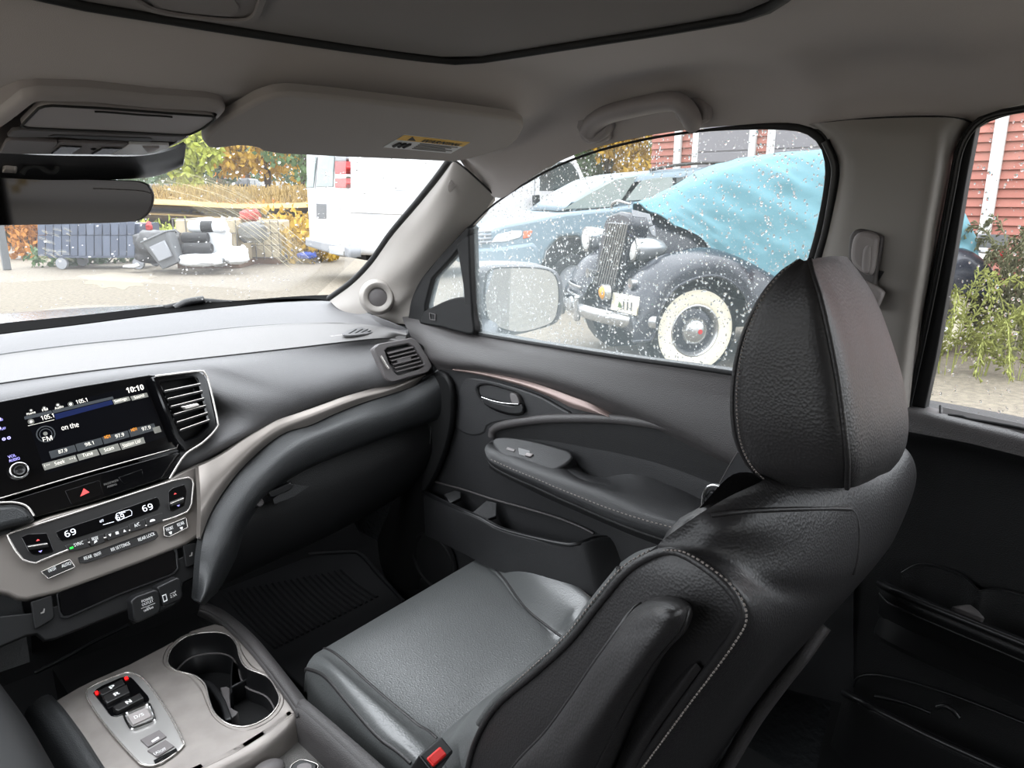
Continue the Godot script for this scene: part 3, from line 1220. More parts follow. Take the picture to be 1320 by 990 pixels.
	mb.plate(cp(so + dn * 0.002, dn, "1214,524 1330,548 1420,567 1420,577 1330,560 1250,543 1217,537"), dn, 0.004, 0.001)
	var slot := obj("sunblind_cover", mb, M.grey_dark, rear)
	mb = MB.new()
	mb.tube(rs(cp(so + dn * 0.003, dn, "1212,523 1213,535 1222,540 1270,549 1330,561 1420,580"), 30), 0.0016, 5)
	obj("sunblind_gap", mb, M.black_rubber, slot)
	mb = MB.new()
	mb.tube(rs(cp(so + dn * 0.003, dn, "1222,535 1240,537 1248,540 1290,547 1330,555 1420,574"), 30), 0.0025, 5)
	obj("sunblind_slot", mb, M.black_rubber, slot)
	# armrest with two cup wells
	var r0 := cv(0, 0.735, "1136,745 1145,728 1165,722 1190,723 1230,731 1280,745 1330,760 1400,782")
	var r1 := cv(0, 0.655, "1134,752,.70 1142,757,.68 1160,765,.66 1200,782 1240,798 1290,818 1330,834 1400,862")
	var r2 := cv(0, 0.65, "1134,765,.70 1145,775,.68 1165,785,.66 1200,800 1240,817 1290,838 1330,855 1400,884")
	var r3 := cv(0, 0.73, "1132,790 1150,810 1170,825 1200,838 1240,855 1290,878 1330,895 1400,925")
	for r in [r0, r1, r2, r3]:
		var e: Vector3 = r[r.size() - 1]
		r.append(Vector3(e.x, e.y, e.z + 0.12))
		r.append(Vector3(0.735, e.y - 0.01, e.z + 0.2))
	mb = shell(loft([shift(r1, Vector3(0, 0.0, 0)), r2, r3], 36, 16), Vector3(0.015, 0, 0))
	var ra := obj("armrest", mb, M.door_dark, rear)
	mb = MB.new()
	mb.tube(rs(r1, 30), 0.006, 8)
	obj("armrest_lip", mb, M.black_satin, ra)
	mb = MB.new()
	mb.tube(rs(cv(0, 0.652, "1134,765,.69 1145,777,.67 1165,787,.655 1200,802 1240,819 1290,840 1330,857"), 30), 0.0022, 6)
	obj("armrest_seam", mb, M.black_satin, ra)
	# two wells side by side, open at the top, standing in the armrest
	var top_y := (r0[3].y + r1[3].y) / 2
	mb = shell(loft([shift(r0, Vector3(0, -0.09, 0)), shift(r1, Vector3(0.01, -0.09, 0))], 24, 4), Vector3(0, -0.006, 0))
	obj("well_floor", mb, M.black, ra)
	var w0 := rs(cv(0, 0.70, "1162,738,.72 1185,727,.728 1215,732,.728 1240,742,.728 1255,755,.72 1261,762,.715 1275,760,.722 1300,762,.728 1340,775,.728"), 30)
	mb = MB.new()
	mb.tube(w0, 0.0014, 5)
	obj("well_rim", mb, M.black_satin, ra)
	var rows2 := [w0, shift(w0, Vector3(0.0, -0.085, 0))]
	mb = shell(rows2, Vector3(0.006, 0, 0))
	obj("well_wall", mb, M.door_dark, ra)
	mb = MB.new()
	mb.plate(rs(cv(0, 0.69, "1228,781,.66 1250,778,.68 1261,786,.68 1270,797,.655"), 16, true, false), Vector3(-0.3, 0.9, 0.2), 0.02, 0.002)
	obj("well_divider", mb, M.grey_dark, ra)
	# low pocket
	var k1 := cv(0, 0.66, "1088,893,.69 1110,905 1150,925 1200,950 1260,977 1330,1010 1400,1045")
	var k2 := cv(0, 0.655, "1086,902,.69 1108,918 1148,938 1198,963 1258,992 1328,1026 1400,1060")
	var k3 := cv(0, 0.68, "1070,960,.70 1090,985 1130,1010 1180,1040 1250,1080 1330,1120 1400,1160")
	for r in [k1, k2, k3]:
		var e: Vector3 = r[r.size() - 1]
		r.append(Vector3(e.x, e.y, e.z + 0.4))
		r.append(Vector3(0.735, e.y, e.z + 0.5))
	mb = shell(loft([k1, k2, k3], 36, 12), Vector3(0.012, 0, 0))
	var kp := obj("pocket_front", mb, M.door_dark, rear)
	mb = MB.new()
	mb.tube(rs(k1, 30), 0.006, 8)
	obj("pocket_lip", mb, M.black_satin, kp)
	mb = MB.new()
	mb.tube(rs(cv(0, 0.734, "1100,885 1105,874 1125,870 1160,876 1210,890 1260,908 1330,936 1400,965"), 30), 0.0022, 6)
	obj("pocket_rear_line", mb, M.black_satin, kp)
	mb = MB.new()
	mb.tube(rs(cv(0, 0.70, "1128,898 1150,902 1175,909 1200,919"), 16), 0.003, 6)
	obj("pocket_rib", mb, M.black_satin, kp)
	mb = MB.new()
	mb.tube(rs(cv(0, 0.69, "1208,912 1218,910 1228,915 1236,925"), 12), 0.004, 6)
	obj("bottle_rest", mb, M.black_satin, kp)
	# rear window frame
	mb = MB.new()
	mb.plate(rs(win("1290,141 1262,150 1244,165 1229,195 1221,240 1202,340 1184,430 1164,535 1190,540 1193,522 1207,458 1229,333 1244,240 1258,166 1275,156 1330,141 1330,134", -0.012), 80, true, false), WN * -1, 0.02, 0.002)
	var rf := obj("window_frame", mb, M.black_rubber, rear)
	mb = MB.new()
	mb.tube(rs(win("1330,139 1275,150 1252,168 1238,195 1229,240 1212,330 1194,420 1170,530", -0.02), 40), 0.004, 8, false, 0.6, Vector3.RIGHT)
	obj("inner_seal", mb, M.black_satin, rf)


# ---------------------------------------------------------------- dashboard
const SP := Vector3(0.0, 0.94, -1.45)          # the sloping face of the centre stack
var SN := Vector3(0.0, 0.53, 0.848).normalized()
const GP := Vector3(0.0, 1.12, -1.525)         # the touch screen's glass
var GN := Vector3(0.0, 0.33, 0.944).normalized()


func dashboard() -> void:
	var d := thing("dashboard", "grey grained dashboard with silver trim sweeping above a black glovebox", "dashboard")
	# top pad from the windscreen's foot to the airbag panel's raised edge
	var b0 := cv(1, 1.225, "-90,445 0,431 100,419 200,406 300,395 380,388 430,388,1.235 480,406,1.232 505,416,1.228 524,424,1.22")
	var b1 := cv(1, 1.222, "-90,458 0,444 100,430 200,420 300,408 380,400 430,400,1.222 480,413,1.219 505,420,1.216 524,427.5,1.213")
	var b2 := cv(1, 1.21, "-90,475 0,459 100,446 200,436 300,424 380,418,1.21 430,416.5,1.21 475,420,1.209 505,426,1.209 524,431,1.208")
	for r in [b0, b1, b2]:
		r.insert(0, Vector3(-0.70, r[0].y, r[0].z + 0.14))
	var far := PackedVector3Array()
	for p in b0:
		far.append(p + Vector3(0.02, -0.03, -0.12))
	var mb := shell(loft([far, b0, b1, b2], 40, 20), Vector3(0, -0.02, 0))
	obj("top_pad", mb, M.dash_pad, d)
	var band := cv(1, 1.235, "-90,430 0,417 100,407 200,396 300,388 380,382 430,380 450,383,1.24")
	band.insert(0, Vector3(-0.70, band[0].y, band[0].z + 0.14))
	var band0 := shift(b0, Vector3(0, 0.002, 0))
	obj("defroster_strip", shell(loft([band, band0.slice(0, 9)], 40, 6), Vector3(0, -0.01, 0)), M.frit, d)
	var groove := PackedFloat32Array()
	for k in 40:
		groove.append(lerpf(0.006, 0.0015, clampf((k - 22) / 14.0, 0, 1)))
	obj("panel_groove_shade", MB.new().tube(shift(rs(b2, 40), Vector3(0, 0.0, 0)), groove, 6), M.dash_low, d)  # dark tube paints the shading along the panel's raised edge
	# airbag panel
	var c1 := cv(1, 1.207, "-90,481 0,465 100,452 200,442 300,430 380,423 430,420 475,423 505,428.5 524,432.5")
	var c2 := cv(1, 1.19, "-90,510 0,495 100,481 200,469 300,458 380,449 430,443 475,438 505,436 530,435")
	for r in [c1, c2]:
		r.insert(0, Vector3(-0.70, r[0].y, r[0].z + 0.10))
	mb = shell(loft([shift(b2, Vector3(0, 0.003, 0.004)), c1, c2], 40, 18), Vector3(0, -0.02, -0.01))
	obj("airbag_panel", mb, M.dash_pad_lit, d)
	mb = MB.new()
	mb.tube(shift(rs(c2, 40), Vector3(0, 0.001, 0)), 0.0017, 5)
	obj("airbag_seam", mb, M.seam, d)
	# front pad
	var f0 := c2.slice(1)
	var f1 := cv(2, -1.56, "-90,535,-1.62 0,520,-1.62 100,500,-1.62 200,482,-1.60 262,476,-1.59 300,474,-1.56 380,464 430,458 475,450 505,444,-1.54 545,438,-1.52")
	var f2 := cv(2, -1.475, "130,560,-1.60 170,555,-1.60 205,545,-1.58 255,535,-1.55 284,527,-1.53 310,519,-1.49 380,503 430,490 475,477 515,465,-1.45 556,455,-1.44")
	var f3 := cv(2, -1.47, "190,600,-1.56 205,602,-1.55 218,605,-1.54 238,598,-1.51 264,584,-1.49 300,566 380,533 430,514 475,503 515,492,-1.44 558,475,-1.44")
	var f4 := cv(2, -1.53, "190,612,-1.58 200,612,-1.57 212,617,-1.54 232,612,-1.54 300,580 380,536 430,518 475,505 515,494,-1.50 560,480,-1.49")
	var drv := [PackedVector3Array([Vector3(-0.72, 1.18, -1.60), Vector3(-0.45, 1.19, -1.58), Vector3(-0.20, 1.17, -1.60)]), PackedVector3Array([Vector3(-0.72, 1.0, -1.45), Vector3(-0.45, 1.02, -1.44), Vector3(-0.20, 1.0, -1.50)]), PackedVector3Array([Vector3(-0.72, 0.75, -1.42), Vector3(-0.45, 0.76, -1.40), Vector3(-0.22, 0.74, -1.42)])]
	obj("driver_side_face", shell(net(drv, 12, 12), Vector3(0, 0, -0.03)), M.dash_low, d)
	mb = shell(loft([f0, f1, f2, f3, f4], 44, 28), Vector3(0, -0.01, -0.02))
	obj("front_pad", mb, M.dash_pad, d)
	# silver sweep
	var s0 := cv(2, -1.462, "256,601,-1.468 266,597 290,584 313,568 336,554 359,541 383,533 420,520 445,511 494,497 525,488,-1.445 547,482,-1.44")
	var s2 := cv(2, -1.452, "258,695,-1.38 264,679,-1.40 273,658,-1.415 287,635,-1.43 304,612,-1.44 325,590 348,570 371,556 400,548 430,534 468,519 506,507,-1.44 532,498,-1.435 545,487,-1.435")
	var s1 := PackedVector3Array()
	for k in 9:
		var t := float(k) / 8
		s1.append((rs(s0, 9)[k] + rs(s2, 9)[k]) / 2 + Vector3(0, 0.004, 0.008))
	mb = shell(loft([s0, s1, s2], 44, 10), Vector3(0, -0.005, -0.02))
	obj("silver_sweep", mb, M.silver_trim, d)
	mb = MB.new()
	mb.tube(shift(rs(s2, 44), Vector3(0, -0.002, -0.004)), 0.003, 6)
	obj("sweep_shadow_gap", mb, M.seam, d)
	# lower roll above the glovebox, swelling to the round end by the door
	var g0 := cv(2, -1.45, "254,772,-1.325 256,750,-1.335 259,712,-1.36 265,682,-1.40 275,659,-1.415 289,636,-1.43 306,613,-1.44 327,591 350,571 373,557 402,549 432,535 470,520 508,508,-1.44 535,498,-1.42 566,480,-1.41")
	var g1 := cv(2, -1.40, "258,776,-1.305 265,762,-1.305 275,735,-1.33 288,700,-1.36 305,660,-1.385 335,618,-1.40 375,582 420,558 470,540 520,525 556,511,-1.385 580,494,-1.38")
	var g2 := cv(2, -1.40, "262,778,-1.315 269,768,-1.315 281,752,-1.34 300,712,-1.37 318,668,-1.39 350,628,-1.40 392,602 435,583 482,565 530,548 562,538,-1.39 580,528,-1.385")
	var g3 := cv(2, -1.46, "264,780,-1.36 271,772,-1.37 284,758,-1.38 306,716,-1.42 324,672,-1.44 354,634,-1.46 396,606 437,588 484,570 530,553 562,543,-1.45 578,538,-1.44")
	mb = shell(loft([g0, g1, g2, g3], 44, 26), Vector3(0, -0.01, -0.03))
	obj("lower_roll", mb, M.dash_low, d)
	# end cap between roll and door
	mb = MB.new()
	mb.plate(rs(cv(0, 0.71, "566,478 582,492 586,515 582,560 565,610 545,640 530,620 540,560 545,500"), 30, true), Vector3(-0.8, 0, 0.6), 0.05, 0.01)
	obj("end_cap", mb, M.black, d)
	# glovebox door
	var h0 := cv(2, -1.445, "310,655,-1.43 322,640,-1.435 355,617 395,598 440,581 490,564 535,549 562,541")
	var h1 := cv(2, -1.42, "288,705,-1.40 310,690,-1.41 350,672 400,650 450,630 500,605 545,585 560,572")
	var h2 := cv(2, -1.46, "268,760,-1.42 290,748,-1.44 340,725 390,702 440,678 490,650 530,625 545,610")
	var h3 := cv(2, -1.60, "266,768,-1.50 285,756,-1.55 340,728 390,706 440,682 490,655 530,630 545,615")
	mb = shell(loft([h0, h1, h2, h3], 34, 18), Vector3(0, -0.01, -0.02))
	var gl := part_label(obj("glovebox_door", mb, M.door_dark, d), "black glovebox door") as MeshInstance3D
	mb = MB.new()
	mb.tube(cv(2, -1.425, "557,543,-1.43 556,552,-1.425 555,566,-1.42 553,582"), 0.002, 5)
	obj("glovebox_gap", mb, M.seam, gl)
	# latch: a raised dark tray with lock and lever
	var ln := Vector3(0, 0.25, 0.97).normalized()
	var lo := on(2, 350, 638, -1.405)
	mb = MB.new()
	mb.plate(rs(cp(lo, ln, "323,650 330,640 348,632 375,621 379,626 377,632 350,645 326,657 322,658"), 30, true, false), ln, 0.012, 0.002)
	var la := obj("latch_tray", mb, M.piano, gl)
	mb = MB.new()
	mb.plate(rs(cp(lo + ln * 0.006, ln, "347,634 375,622 378,627 374,632 352,641 348,640"), 24, true, false), ln, 0.008, 0.002)
	obj("latch_lever", mb, M.black_satin, la)
	mb = MB.new()
	mb.plate(cp(lo + ln * 0.002, ln, "377,624 398,627 380,640 354,650 352,643"), ln, 0.002, 0.0005)
	obj("latch_scoop", mb, M.door_hard, la)
	mb = MB.new()
	mb.lathe(PackedVector2Array([Vector2(0.009, -0.004), Vector2(0.009, 0.003), Vector2(0.007, 0.0045), Vector2(0.006, 0.003), Vector2(0.0, 0.003)]), onp(334, 648, lo, ln), ln, 20)
	obj("lock_cylinder", mb, M.grey_dark, la)
	# kick panel between dash and door
	mb = shell(loft([cv(0, 0.72, "545,608,.71 552,640 548,690 540,760"), cv(0, 0.70, "528,628,.70 520,660 508,710 505,765"), cv(2, -1.9, "500,655 488,690 480,740 478,790")], 12, 10), Vector3(0.02, 0, -0.02))
	obj("kick_panel", mb, M.black, d)
	side_vent(d)
	centre_vent(d)
	# little loudspeaker slot and letters on the top pad
	var tn := Vector3(0, 1, 0.09).normalized()
	var to := Vector3(0.642, 1.2055, -1.624)
	mb = MB.new()
	mb.plate(rs(cp(to, tn, "441,430 450,425 470,421 488,424 478,429 450,432"), 24, true), tn, 0.004, 0.001)
	var vp := obj("passenger_defroster", mb, M.dash_pad, d)
	for k in 4:
		mb = MB.new()
		var px := 450.0 + k * 8
		mb.tube(PackedVector3Array([onp(px, 430 - k * 0.7, to, tn), onp(px + 9, 424.5 - k * 0.2, to, tn)]), 0.003, 5, false, 0.4)
		obj("defroster_slat", mb, M.black_rubber, vp)
	words("SRS AIRBAG", onp(427, 434, to, tn), onp(443, 432, to, tn), tn, M.grey_plastic, d, 0.008)


func side_vent(d: Node3D) -> void:
	var n := Vector3(-0.30, 0.28, 0.91).normalized()
	var o := on(2, 522, 465, -1.43)
	var v := obj("side_vent", MB.new().plate(rs(cp(o - n * 0.018, n, "484,450 530,436 545,445 556,470 548,480 500,492"), 24, true, false), n, 0.02), M.black, d)
	part_label(v, "side air vent with grey frame")
	var outer := rs(cp(o, n, "481,449 488,443 531,435 538,439 553,462 558,472 552,480 505,493 497,489 490,470"), 48, true, false)
	var inner := rs(cp(o, n, "496,452 500,448 527,443 533,447 546,467 545,473 540,476 514,484 509,481 502,468"), 48, true, false)
	obj("vent_frame", MB.new().frame(outer, inner, n, 0.03, 0.003), M.grey_dark, v)
	for k in 6:
		var t := (k + 0.5) / 6.0
		var a := Vector2(498, 453).lerp(Vector2(511, 481), t)
		var c := Vector2(530, 445).lerp(Vector2(546, 472), t)
		var pa := onp(a.x, a.y, o - n * 0.006, n)
		var pb := onp(c.x, c.y, o - n * 0.006, n)
		var mb := MB.new()
		mb.box((pa + pb) / 2, Vector3(pa.distance_to(pb), 0.0035, 0.018), Basis((pb - pa).normalized(), Vector3.UP, (pb - pa).normalized().cross(Vector3.UP)).orthonormalized(), 0.0012)
		obj("slat", mb, M.grey_dark, v)
	var tb := MB.new()
	tb.plate(rs(cp(o + n * 0.002, n, "512,463 527,459 531,463 528,466 516,469"), 20, true), n, 0.01, 0.002)
	obj("vent_tab", tb, M.grey_dark, v)
	tb = MB.new()
	tb.tube(rs(cp(o + n * 0.003, n, "491,459 494,464 498,471 501,475"), 10), 0.0035, 8)
	obj("thumb_wheel", tb, M.bright_edge, v)


func centre_vent(d: Node3D) -> void:
	var n := Vector3(0.06, 0.33, 0.94).normalized()
	var o := on(2, 243, 530, -1.50)
	var v := obj("centre_vent", MB.new().plate(rs(cp(o - n * 0.03, n, "200,488 262,480 282,545 240,580 225,570"), 24, true, false), n, 0.02), M.black, d)
	part_label(v, "centre air vent with bright rim")
	var outer := rs(cp(o, n, "196,486 215,482 256,478 263,481 268,492 279,540 279,550 262,568 240,582 228,570"), 60, true, false)
	var inner := rs(cp(o, n, "206,492 220,490 250,486 254,489 258,500 268,543 268,549 254,562 238,568 232,560"), 60, true, false)
	obj("vent_frame", MB.new().frame(outer, inner, n, 0.03, 0.003), M.piano, v)
	var rim := rs(cp(o + n * 0.001, n, "200,485 256,478.5 264,481 269,492 280,540 280,551 262,570 240,585 226,605 219,617"), 50)
	obj("vent_rim", MB.new().tube(rim, 0.0025, 6), M.bright_edge, v)
	for k in 6:
		var t := (k + 0.7) / 6.6
		var a := Vector2(207, 498).lerp(Vector2(233, 564), t)
		var c := Vector2(254, 489).lerp(Vector2(269, 550), t)
		var pa := onp(a.x, a.y, o - n * 0.006, n)
		var pb := onp(c.x, c.y, o - n * 0.006, n)
		var bs := Basis((pb - pa).normalized(), Vector3.UP, (pb - pa).normalized().cross(Vector3.UP)).orthonormalized()
		obj("slat", MB.new().box((pa + pb) / 2, Vector3(pa.distance_to(pb), 0.003, 0.02), bs, 0.001), M.key_dark, v)
		obj("slat_bright_edge", MB.new().tube(PackedVector3Array([pa + n * 0.011, pb + n * 0.011]), 0.0011, 5), M.bright_edge, v)
	obj("vent_tab", MB.new().plate(rs(cp(o + n * 0.008, n, "234,524 255,519 258,523 240,528"), 16, true, false), n, 0.008, 0.002), M.bright_edge, v)


# ---------------------------------------------------------------- centre stack: touch screen and climate panel
func g(px: float, py: float, up := 0.0) -> Vector3:
	return onp(px, py, GP + GN * up, GN)


func s(px: float, py: float, up := 0.0) -> Vector3:
	return onp(px, py, SP + SN * up, SN)


func gl(t: String, up := 0.0) -> PackedVector3Array:
	return cp(GP + GN * up, GN, t)


func sl(t: String, up := 0.0) -> PackedVector3Array:
	return cp(SP + SN * up, SN, t)


func tile(called: String, t: String, plane: int, up: float, th: float, m: Material, par: Node, bev := 0.0005) -> MeshInstance3D:
	var p := gl(t, up) if plane == 0 else sl(t, up)
	return obj(called, MB.new().plate(p, GN if plane == 0 else SN, th, bev), m, par)


func gw(t: String, x0: float, y0: float, x1: float, y1: float, m: Material, par: Node, px_tall := 0.0, bold := false) -> void:
	var a := g(x0, y0, 0.0008)
	var b := g(x1, y1, 0.0008)
	words(t, a, b, GN, m, par, px_tall * a.distance_to(g(x0, y0 - 1, 0.0008)), bold)


func sw(t: String, x0: float, y0: float, x1: float, y1: float, m: Material, par: Node, px_tall := 0.0, up := 0.0045, bold := false) -> void:
	var a := s(x0, y0, up)
	var b := s(x1, y1, up)
	words(t, a, b, SN, m, par, px_tall * a.distance_to(s(x0, y0 - 1, up)), bold, "display_lettering" if m == M.glow_white else "lettering")


func centre_stack() -> void:
	var u := thing("infotainment_screen", "glossy black touch screen showing radio stations on the dashboard centre", "screen")
	obj("bezel", MB.new().plate(rs(gl("-90,537 0,517 100,498 200,481.5 204,484 237,573 236,577 110,611 0,645 -90,670"), 60, true, false), GN, 0.02, 0.002), M.piano, u)
	var disp := tile("display", "32,533 186,494 214,563 60,611", 0, 0.0003, 0.0005, M.screen_black, u, 0.0)
	obj("lower_chrome_line", MB.new().tube(rs(gl("-90,668 5,641 110,610 236,575", 0.002), 20), 0.0012, 6), M.bright_edge, u)
	# status bar
	tile("status_strip", "31,537 66,529 68,533 32,541", 0, 0.0007, 0.0004, M.screen_dim, u, 0)
	tile("status_strip", "67,529 145,511 147,514 69,533", 0, 0.0007, 0.0004, M.screen_dim, u, 0)
	tile("blue_strip", "70,534 144,515.5 146,521 72,541", 0, 0.0007, 0.0004, M.screen_blue, u, 0)
	gw("10:10", 164, 507, 186, 502, M.screen_white, u, 7, true)
	gw("105.1", 99, 521, 113, 517.5, M.screen_white, u, 5)
	gw("105.1", 54, 542, 70, 538, M.screen_white, u, 5.5)
	gw("Phone", 35, 535.5, 46, 532.5, M.screen_white, u, 3)
	gw("FM", 55, 530.5, 62, 528.5, M.screen_white, u, 3)
	gw("Audio", 71, 528, 82, 525, M.screen_white, u, 3)
	for c in [[40, 529, 2.2], [57, 526, 2.4], [74.5, 522, 2.6], [91, 521, 3.6], [40, 543.5, 4.2]]:
		var p := g(c[0], c[1], 0.0008)
		var r: float = c[2] * p.distance_to(g(c[0] + 1, c[1], 0.0008))
		obj("status_icon", MB.new().lathe(PackedVector2Array([Vector2(r, 0), Vector2(r, 0.0004), Vector2(r * 0.75, 0.0004)]), p, GN, 16), M.screen_grey, u)
		obj("status_icon_dot", MB.new().lathe(PackedVector2Array([Vector2(r * 0.5, 0), Vector2(r * 0.5, 0.0004), Vector2(0, 0.0004)]), p, GN, 12), M.screen_white, u)
	obj("divider_line", MB.new().tube(gl("36,549 70,541", 0.0008), 0.0003, 4), M.screen_white, u)
	tile("soft_key", "145,515.5 166,511 168.5,516 147.5,521.5", 0, 0.001, 0.0008, M.screen_grey, u, 0.0002)
	tile("soft_key", "168,511 189.5,506 191.5,511.5 170.5,516.5", 0, 0.001, 0.0008, M.screen_grey, u, 0.0002)
	gw("Settings", 148.5, 520, 164, 516, M.screen_white, u, 4)
	gw("Sound", 173.5, 514.5, 186, 511, M.screen_white, u, 4)
	gw("on the", 80, 555, 102, 550, M.screen_white, u, 6.5)
	# radio mast symbol
	for r in [[14.0, M.screen_dim], [9.5, M.screen_dim]]:
		var c := g(59, 559.5, 0.0008)
		var rr: float = r[0] * c.distance_to(g(60, 559.5, 0.0008)) * 0.9
		obj("radio_wave", MB.new().lathe(PackedVector2Array([Vector2(rr, 0), Vector2(rr, 0.0004), Vector2(rr * 0.86, 0.0004)]), c, GN, 24), r[1], u)
	obj("radio_mast", MB.new().lathe(PackedVector2Array([Vector2(0.0036, 0), Vector2(0.0036, 0.0004), Vector2(0, 0.0004)]), g(58.5, 559, 0.0008), GN, 16), M.screen_grey, u)
	gw("FM", 56, 570, 68, 567, M.screen_white, u, 6)
	# presets
	for k in 4:
		var a := 63.0 + k * 34.2
		var y := 580.5 - k * 9.3
		var q := "%f,%f %f,%f %f,%f %f,%f" % [a, y + 1.5, a + 33, y - 7, a + 36, y + 1.5, a + 3, y + 11]
		tile("preset_key", q, 0, 0.001, 0.0008, M.screen_dim, u, 0.0002)
		gw(["87.9", "98.1", "97.9", "97.9"][k], a + 13 + (5 if k > 1 else 0), y + 4.5 - (1.5 if k > 1 else 0), a + 24 + (5 if k > 1 else 0), y + 1.5 - (1.5 if k > 1 else 0), M.screen_white, u, 4.5)
		if k > 1:
			gw("HD1", a + 4, y + 4.0, a + 11, y + 2.0, M.screen_amber, u, 4)
	tile("preset_key", "196.5,551.5 205.5,549 208.5,556.5 199.5,559", 0, 0.0014, 0.0008, M.screen_grey, u, 0.0002)
	gw(">", 200, 557, 204, 556, M.screen_white, u, 4)
	for k in [["54,598 97,586.5 100.5,594.5 57.5,606.5", "Seek", 71, 600, 84, 596.5], ["99,586 125,579 128.5,586.5 102,594", "Tune", 107, 589.5, 120, 586], ["127,578.5 152,571.5 156,580 131,586.5", "Scan", 135, 582.5, 147, 579], ["154,571.5 185,563.5 187.5,571 157.5,580", "Station List", 159, 577, 182, 570]]:
		tile("soft_key", k[0], 0, 0.001, 0.0008, M.screen_grey, u, 0.0002)
		gw(k[1], k[2], k[3], k[4], k[5], M.screen_white, u, 4.5)
	gw("|<<", 58, 602.5, 65, 600.5, M.screen_white, u, 3.5)
	gw(">>|", 90, 594, 97, 592, M.screen_white, u, 3.5)
	# left column of touch marks and the volume knob
	gw("VOL", 11, 591, 21, 588, M.glow_violet, u, 3.5)
	gw("AUDIO", 12, 596, 26, 592, M.glow_violet, u, 3.5)
	for c in [[-1.0, 540.0], [-1.0, 552.0], [5.0, 566.0], [11.5, 564.5]]:
		obj("touch_mark", MB.new().lathe(PackedVector2Array([Vector2(0.0028, 0), Vector2(0.0028, 0.0004), Vector2(0.0012, 0.0004)]), g(c[0], c[1], 0.0005), GN, 14), M.glow_violet, u)
	gw("MENU", -4, 544, 4, 542, M.glow_violet, u, 3)
	gw("DISPLAY", -6, 556.5, 8, 553, M.glow_violet, u, 3)
	var kc := g(23.5, 607, 0.0)
	obj("volume_knob", MB.new().lathe(PackedVector2Array([Vector2(0.0155, 0), Vector2(0.0155, 0.012), Vector2(0.0142, 0.0135), Vector2(0.0115, 0.0135), Vector2(0.0108, 0.011)]), kc, GN, 32), M.chrome, u)
	obj("volume_knob_face", MB.new().lathe(PackedVector2Array([Vector2(0.0112, 0.009), Vector2(0.009, 0.016), Vector2(0.0075, 0.0165), Vector2(0.006, 0.015), Vector2(0, 0.0145)]), kc, GN, 28), M.knob_black, u)
	# strip below: hazard switch, airbag lamp
	var st := obj("lower_strip", MB.new().plate(rs(gl("-90,676 0,649 110,615 236,580 222,613 110,650 40,668 -90,700"), 50, true, false), GN, 0.02, 0.002), M.piano, u)
	tile("hazard_switch", "84,633 128,619 134,637 92,650", 0, 0.0016, 0.003, M.piano, u, 0.0006)
	obj("hazard_triangle", MB.new().plate(gl("103.5,640 108,629.5 115.5,634.5", 0.0024), GN, 0.0008), M.hazard_red, u)
	tile("airbag_lamp", "153,615.5 183,605 185,615 160,624", 0, 0.0012, 0.002, M.piano, u, 0.0005)
	gw("PASSENGER", 134.5, 626, 153, 620, M.grey_print, u, 2.6)
	gw("AIRBAG", 138.5, 629, 151, 625, M.grey_print, u, 2.6)

	# ---- climate panel
	var c := thing("climate_panel", "dark climate control panel showing 69 twice in a silver surround", "control panel")
	obj("surround", MB.new().plate(rs(sl("-60,725 0,690 60,665 150,640 215,618 232,608 262,594 292,585 280,640 264,686 240,702 180,726 100,755 74,764 28,775 10,766 -60,752", -0.004), 70, true, false), SN, 0.02, 0.006), M.silver_trim, c)
	var rim_o := rs(sl("9,690 14,687 100,660 225,619 245,615 250,621 247,650 243,659 225,667 100,704 55,722 44,727 30,722 20,710", 0.004), 72, true, false)
	obj("panel_base", MB.new().plate(rim_o, SN, 0.006, 0.001), M.key_dark, c)
	obj("panel_rim", MB.new().tube(rim_o, 0.0022, 6, true), M.bright_edge, c)
	# readout window
	var rd := rs(sl("72,686 80,682 130,666 200,641 205,640 207,654 202,658 130,683 83,698 76,697", 0.0052), 36, true, false)
	obj("readout_window", MB.new().plate(rd, SN, 0.003, 0.0008), M.piano, c)
	sw("69", 85, 693, 99, 688, M.glow_white, c, 8, 0.0056)
	sw("69", 185, 660, 198, 656, M.glow_white, c, 8, 0.0056)
	sw("69", 151, 671, 161, 668, M.glow_white, c, 6.5, 0.0056)
	sw("REAR", 154, 663, 162, 660.5, M.glow_white, c, 2.5, 0.0056)
	obj("rear_zone_display_outline", MB.new().tube(rs(sl("149,668 150,662 167,657 170,659 170,664 152,671.5", 0.0058), 24, true, false), 0.0004, 4, true), M.glow_white, c)
	sw("AUTO", 129, 674, 134, 672, M.glow_white, c, 3, 0.0056)
	obj("fan_speed_display", MB.new().tube(sl("133,676.5 147,672.5", 0.0058), 0.0005, 4), M.glow_white, c)
	# temperature rockers at both ends
	for k in [["27,692 36,688 61,687 70,711 66,713 46,716 37,712", "35,703 60,699 63,704 38,708", 49, 697, 52, 710], ["217,634 222,629 238,624 241,633 238,652 222,660 218,657", "219,647 236,640 238,646 221,653", 226, 637, 230, 651]]:
		obj("rocker_well", MB.new().plate(rs(sl(k[0], 0.005), 30, true, false), SN, 0.004, 0.001), M.piano, c)
		obj("temperature_rocker", MB.new().plate(sl(k[1], 0.013), SN, 0.012, 0.002), M.key_dark, c)
		var pp := sl(k[1], 0.0135)
		obj("rocker_chrome_edge", MB.new().tube(PackedVector3Array([pp[0].lerp(pp[3], 0.4), pp[1].lerp(pp[2], 0.4)]), 0.0012, 6), M.bright_edge, c)
		var ru: Vector3 = s(k[2], k[3], 0.0062)
		var rd2: Vector3 = s(k[4], k[5], 0.0062)
		var rx := Vector3(0.003, 0, 0)
		var ry := SN.cross(Vector3.RIGHT) * -0.004
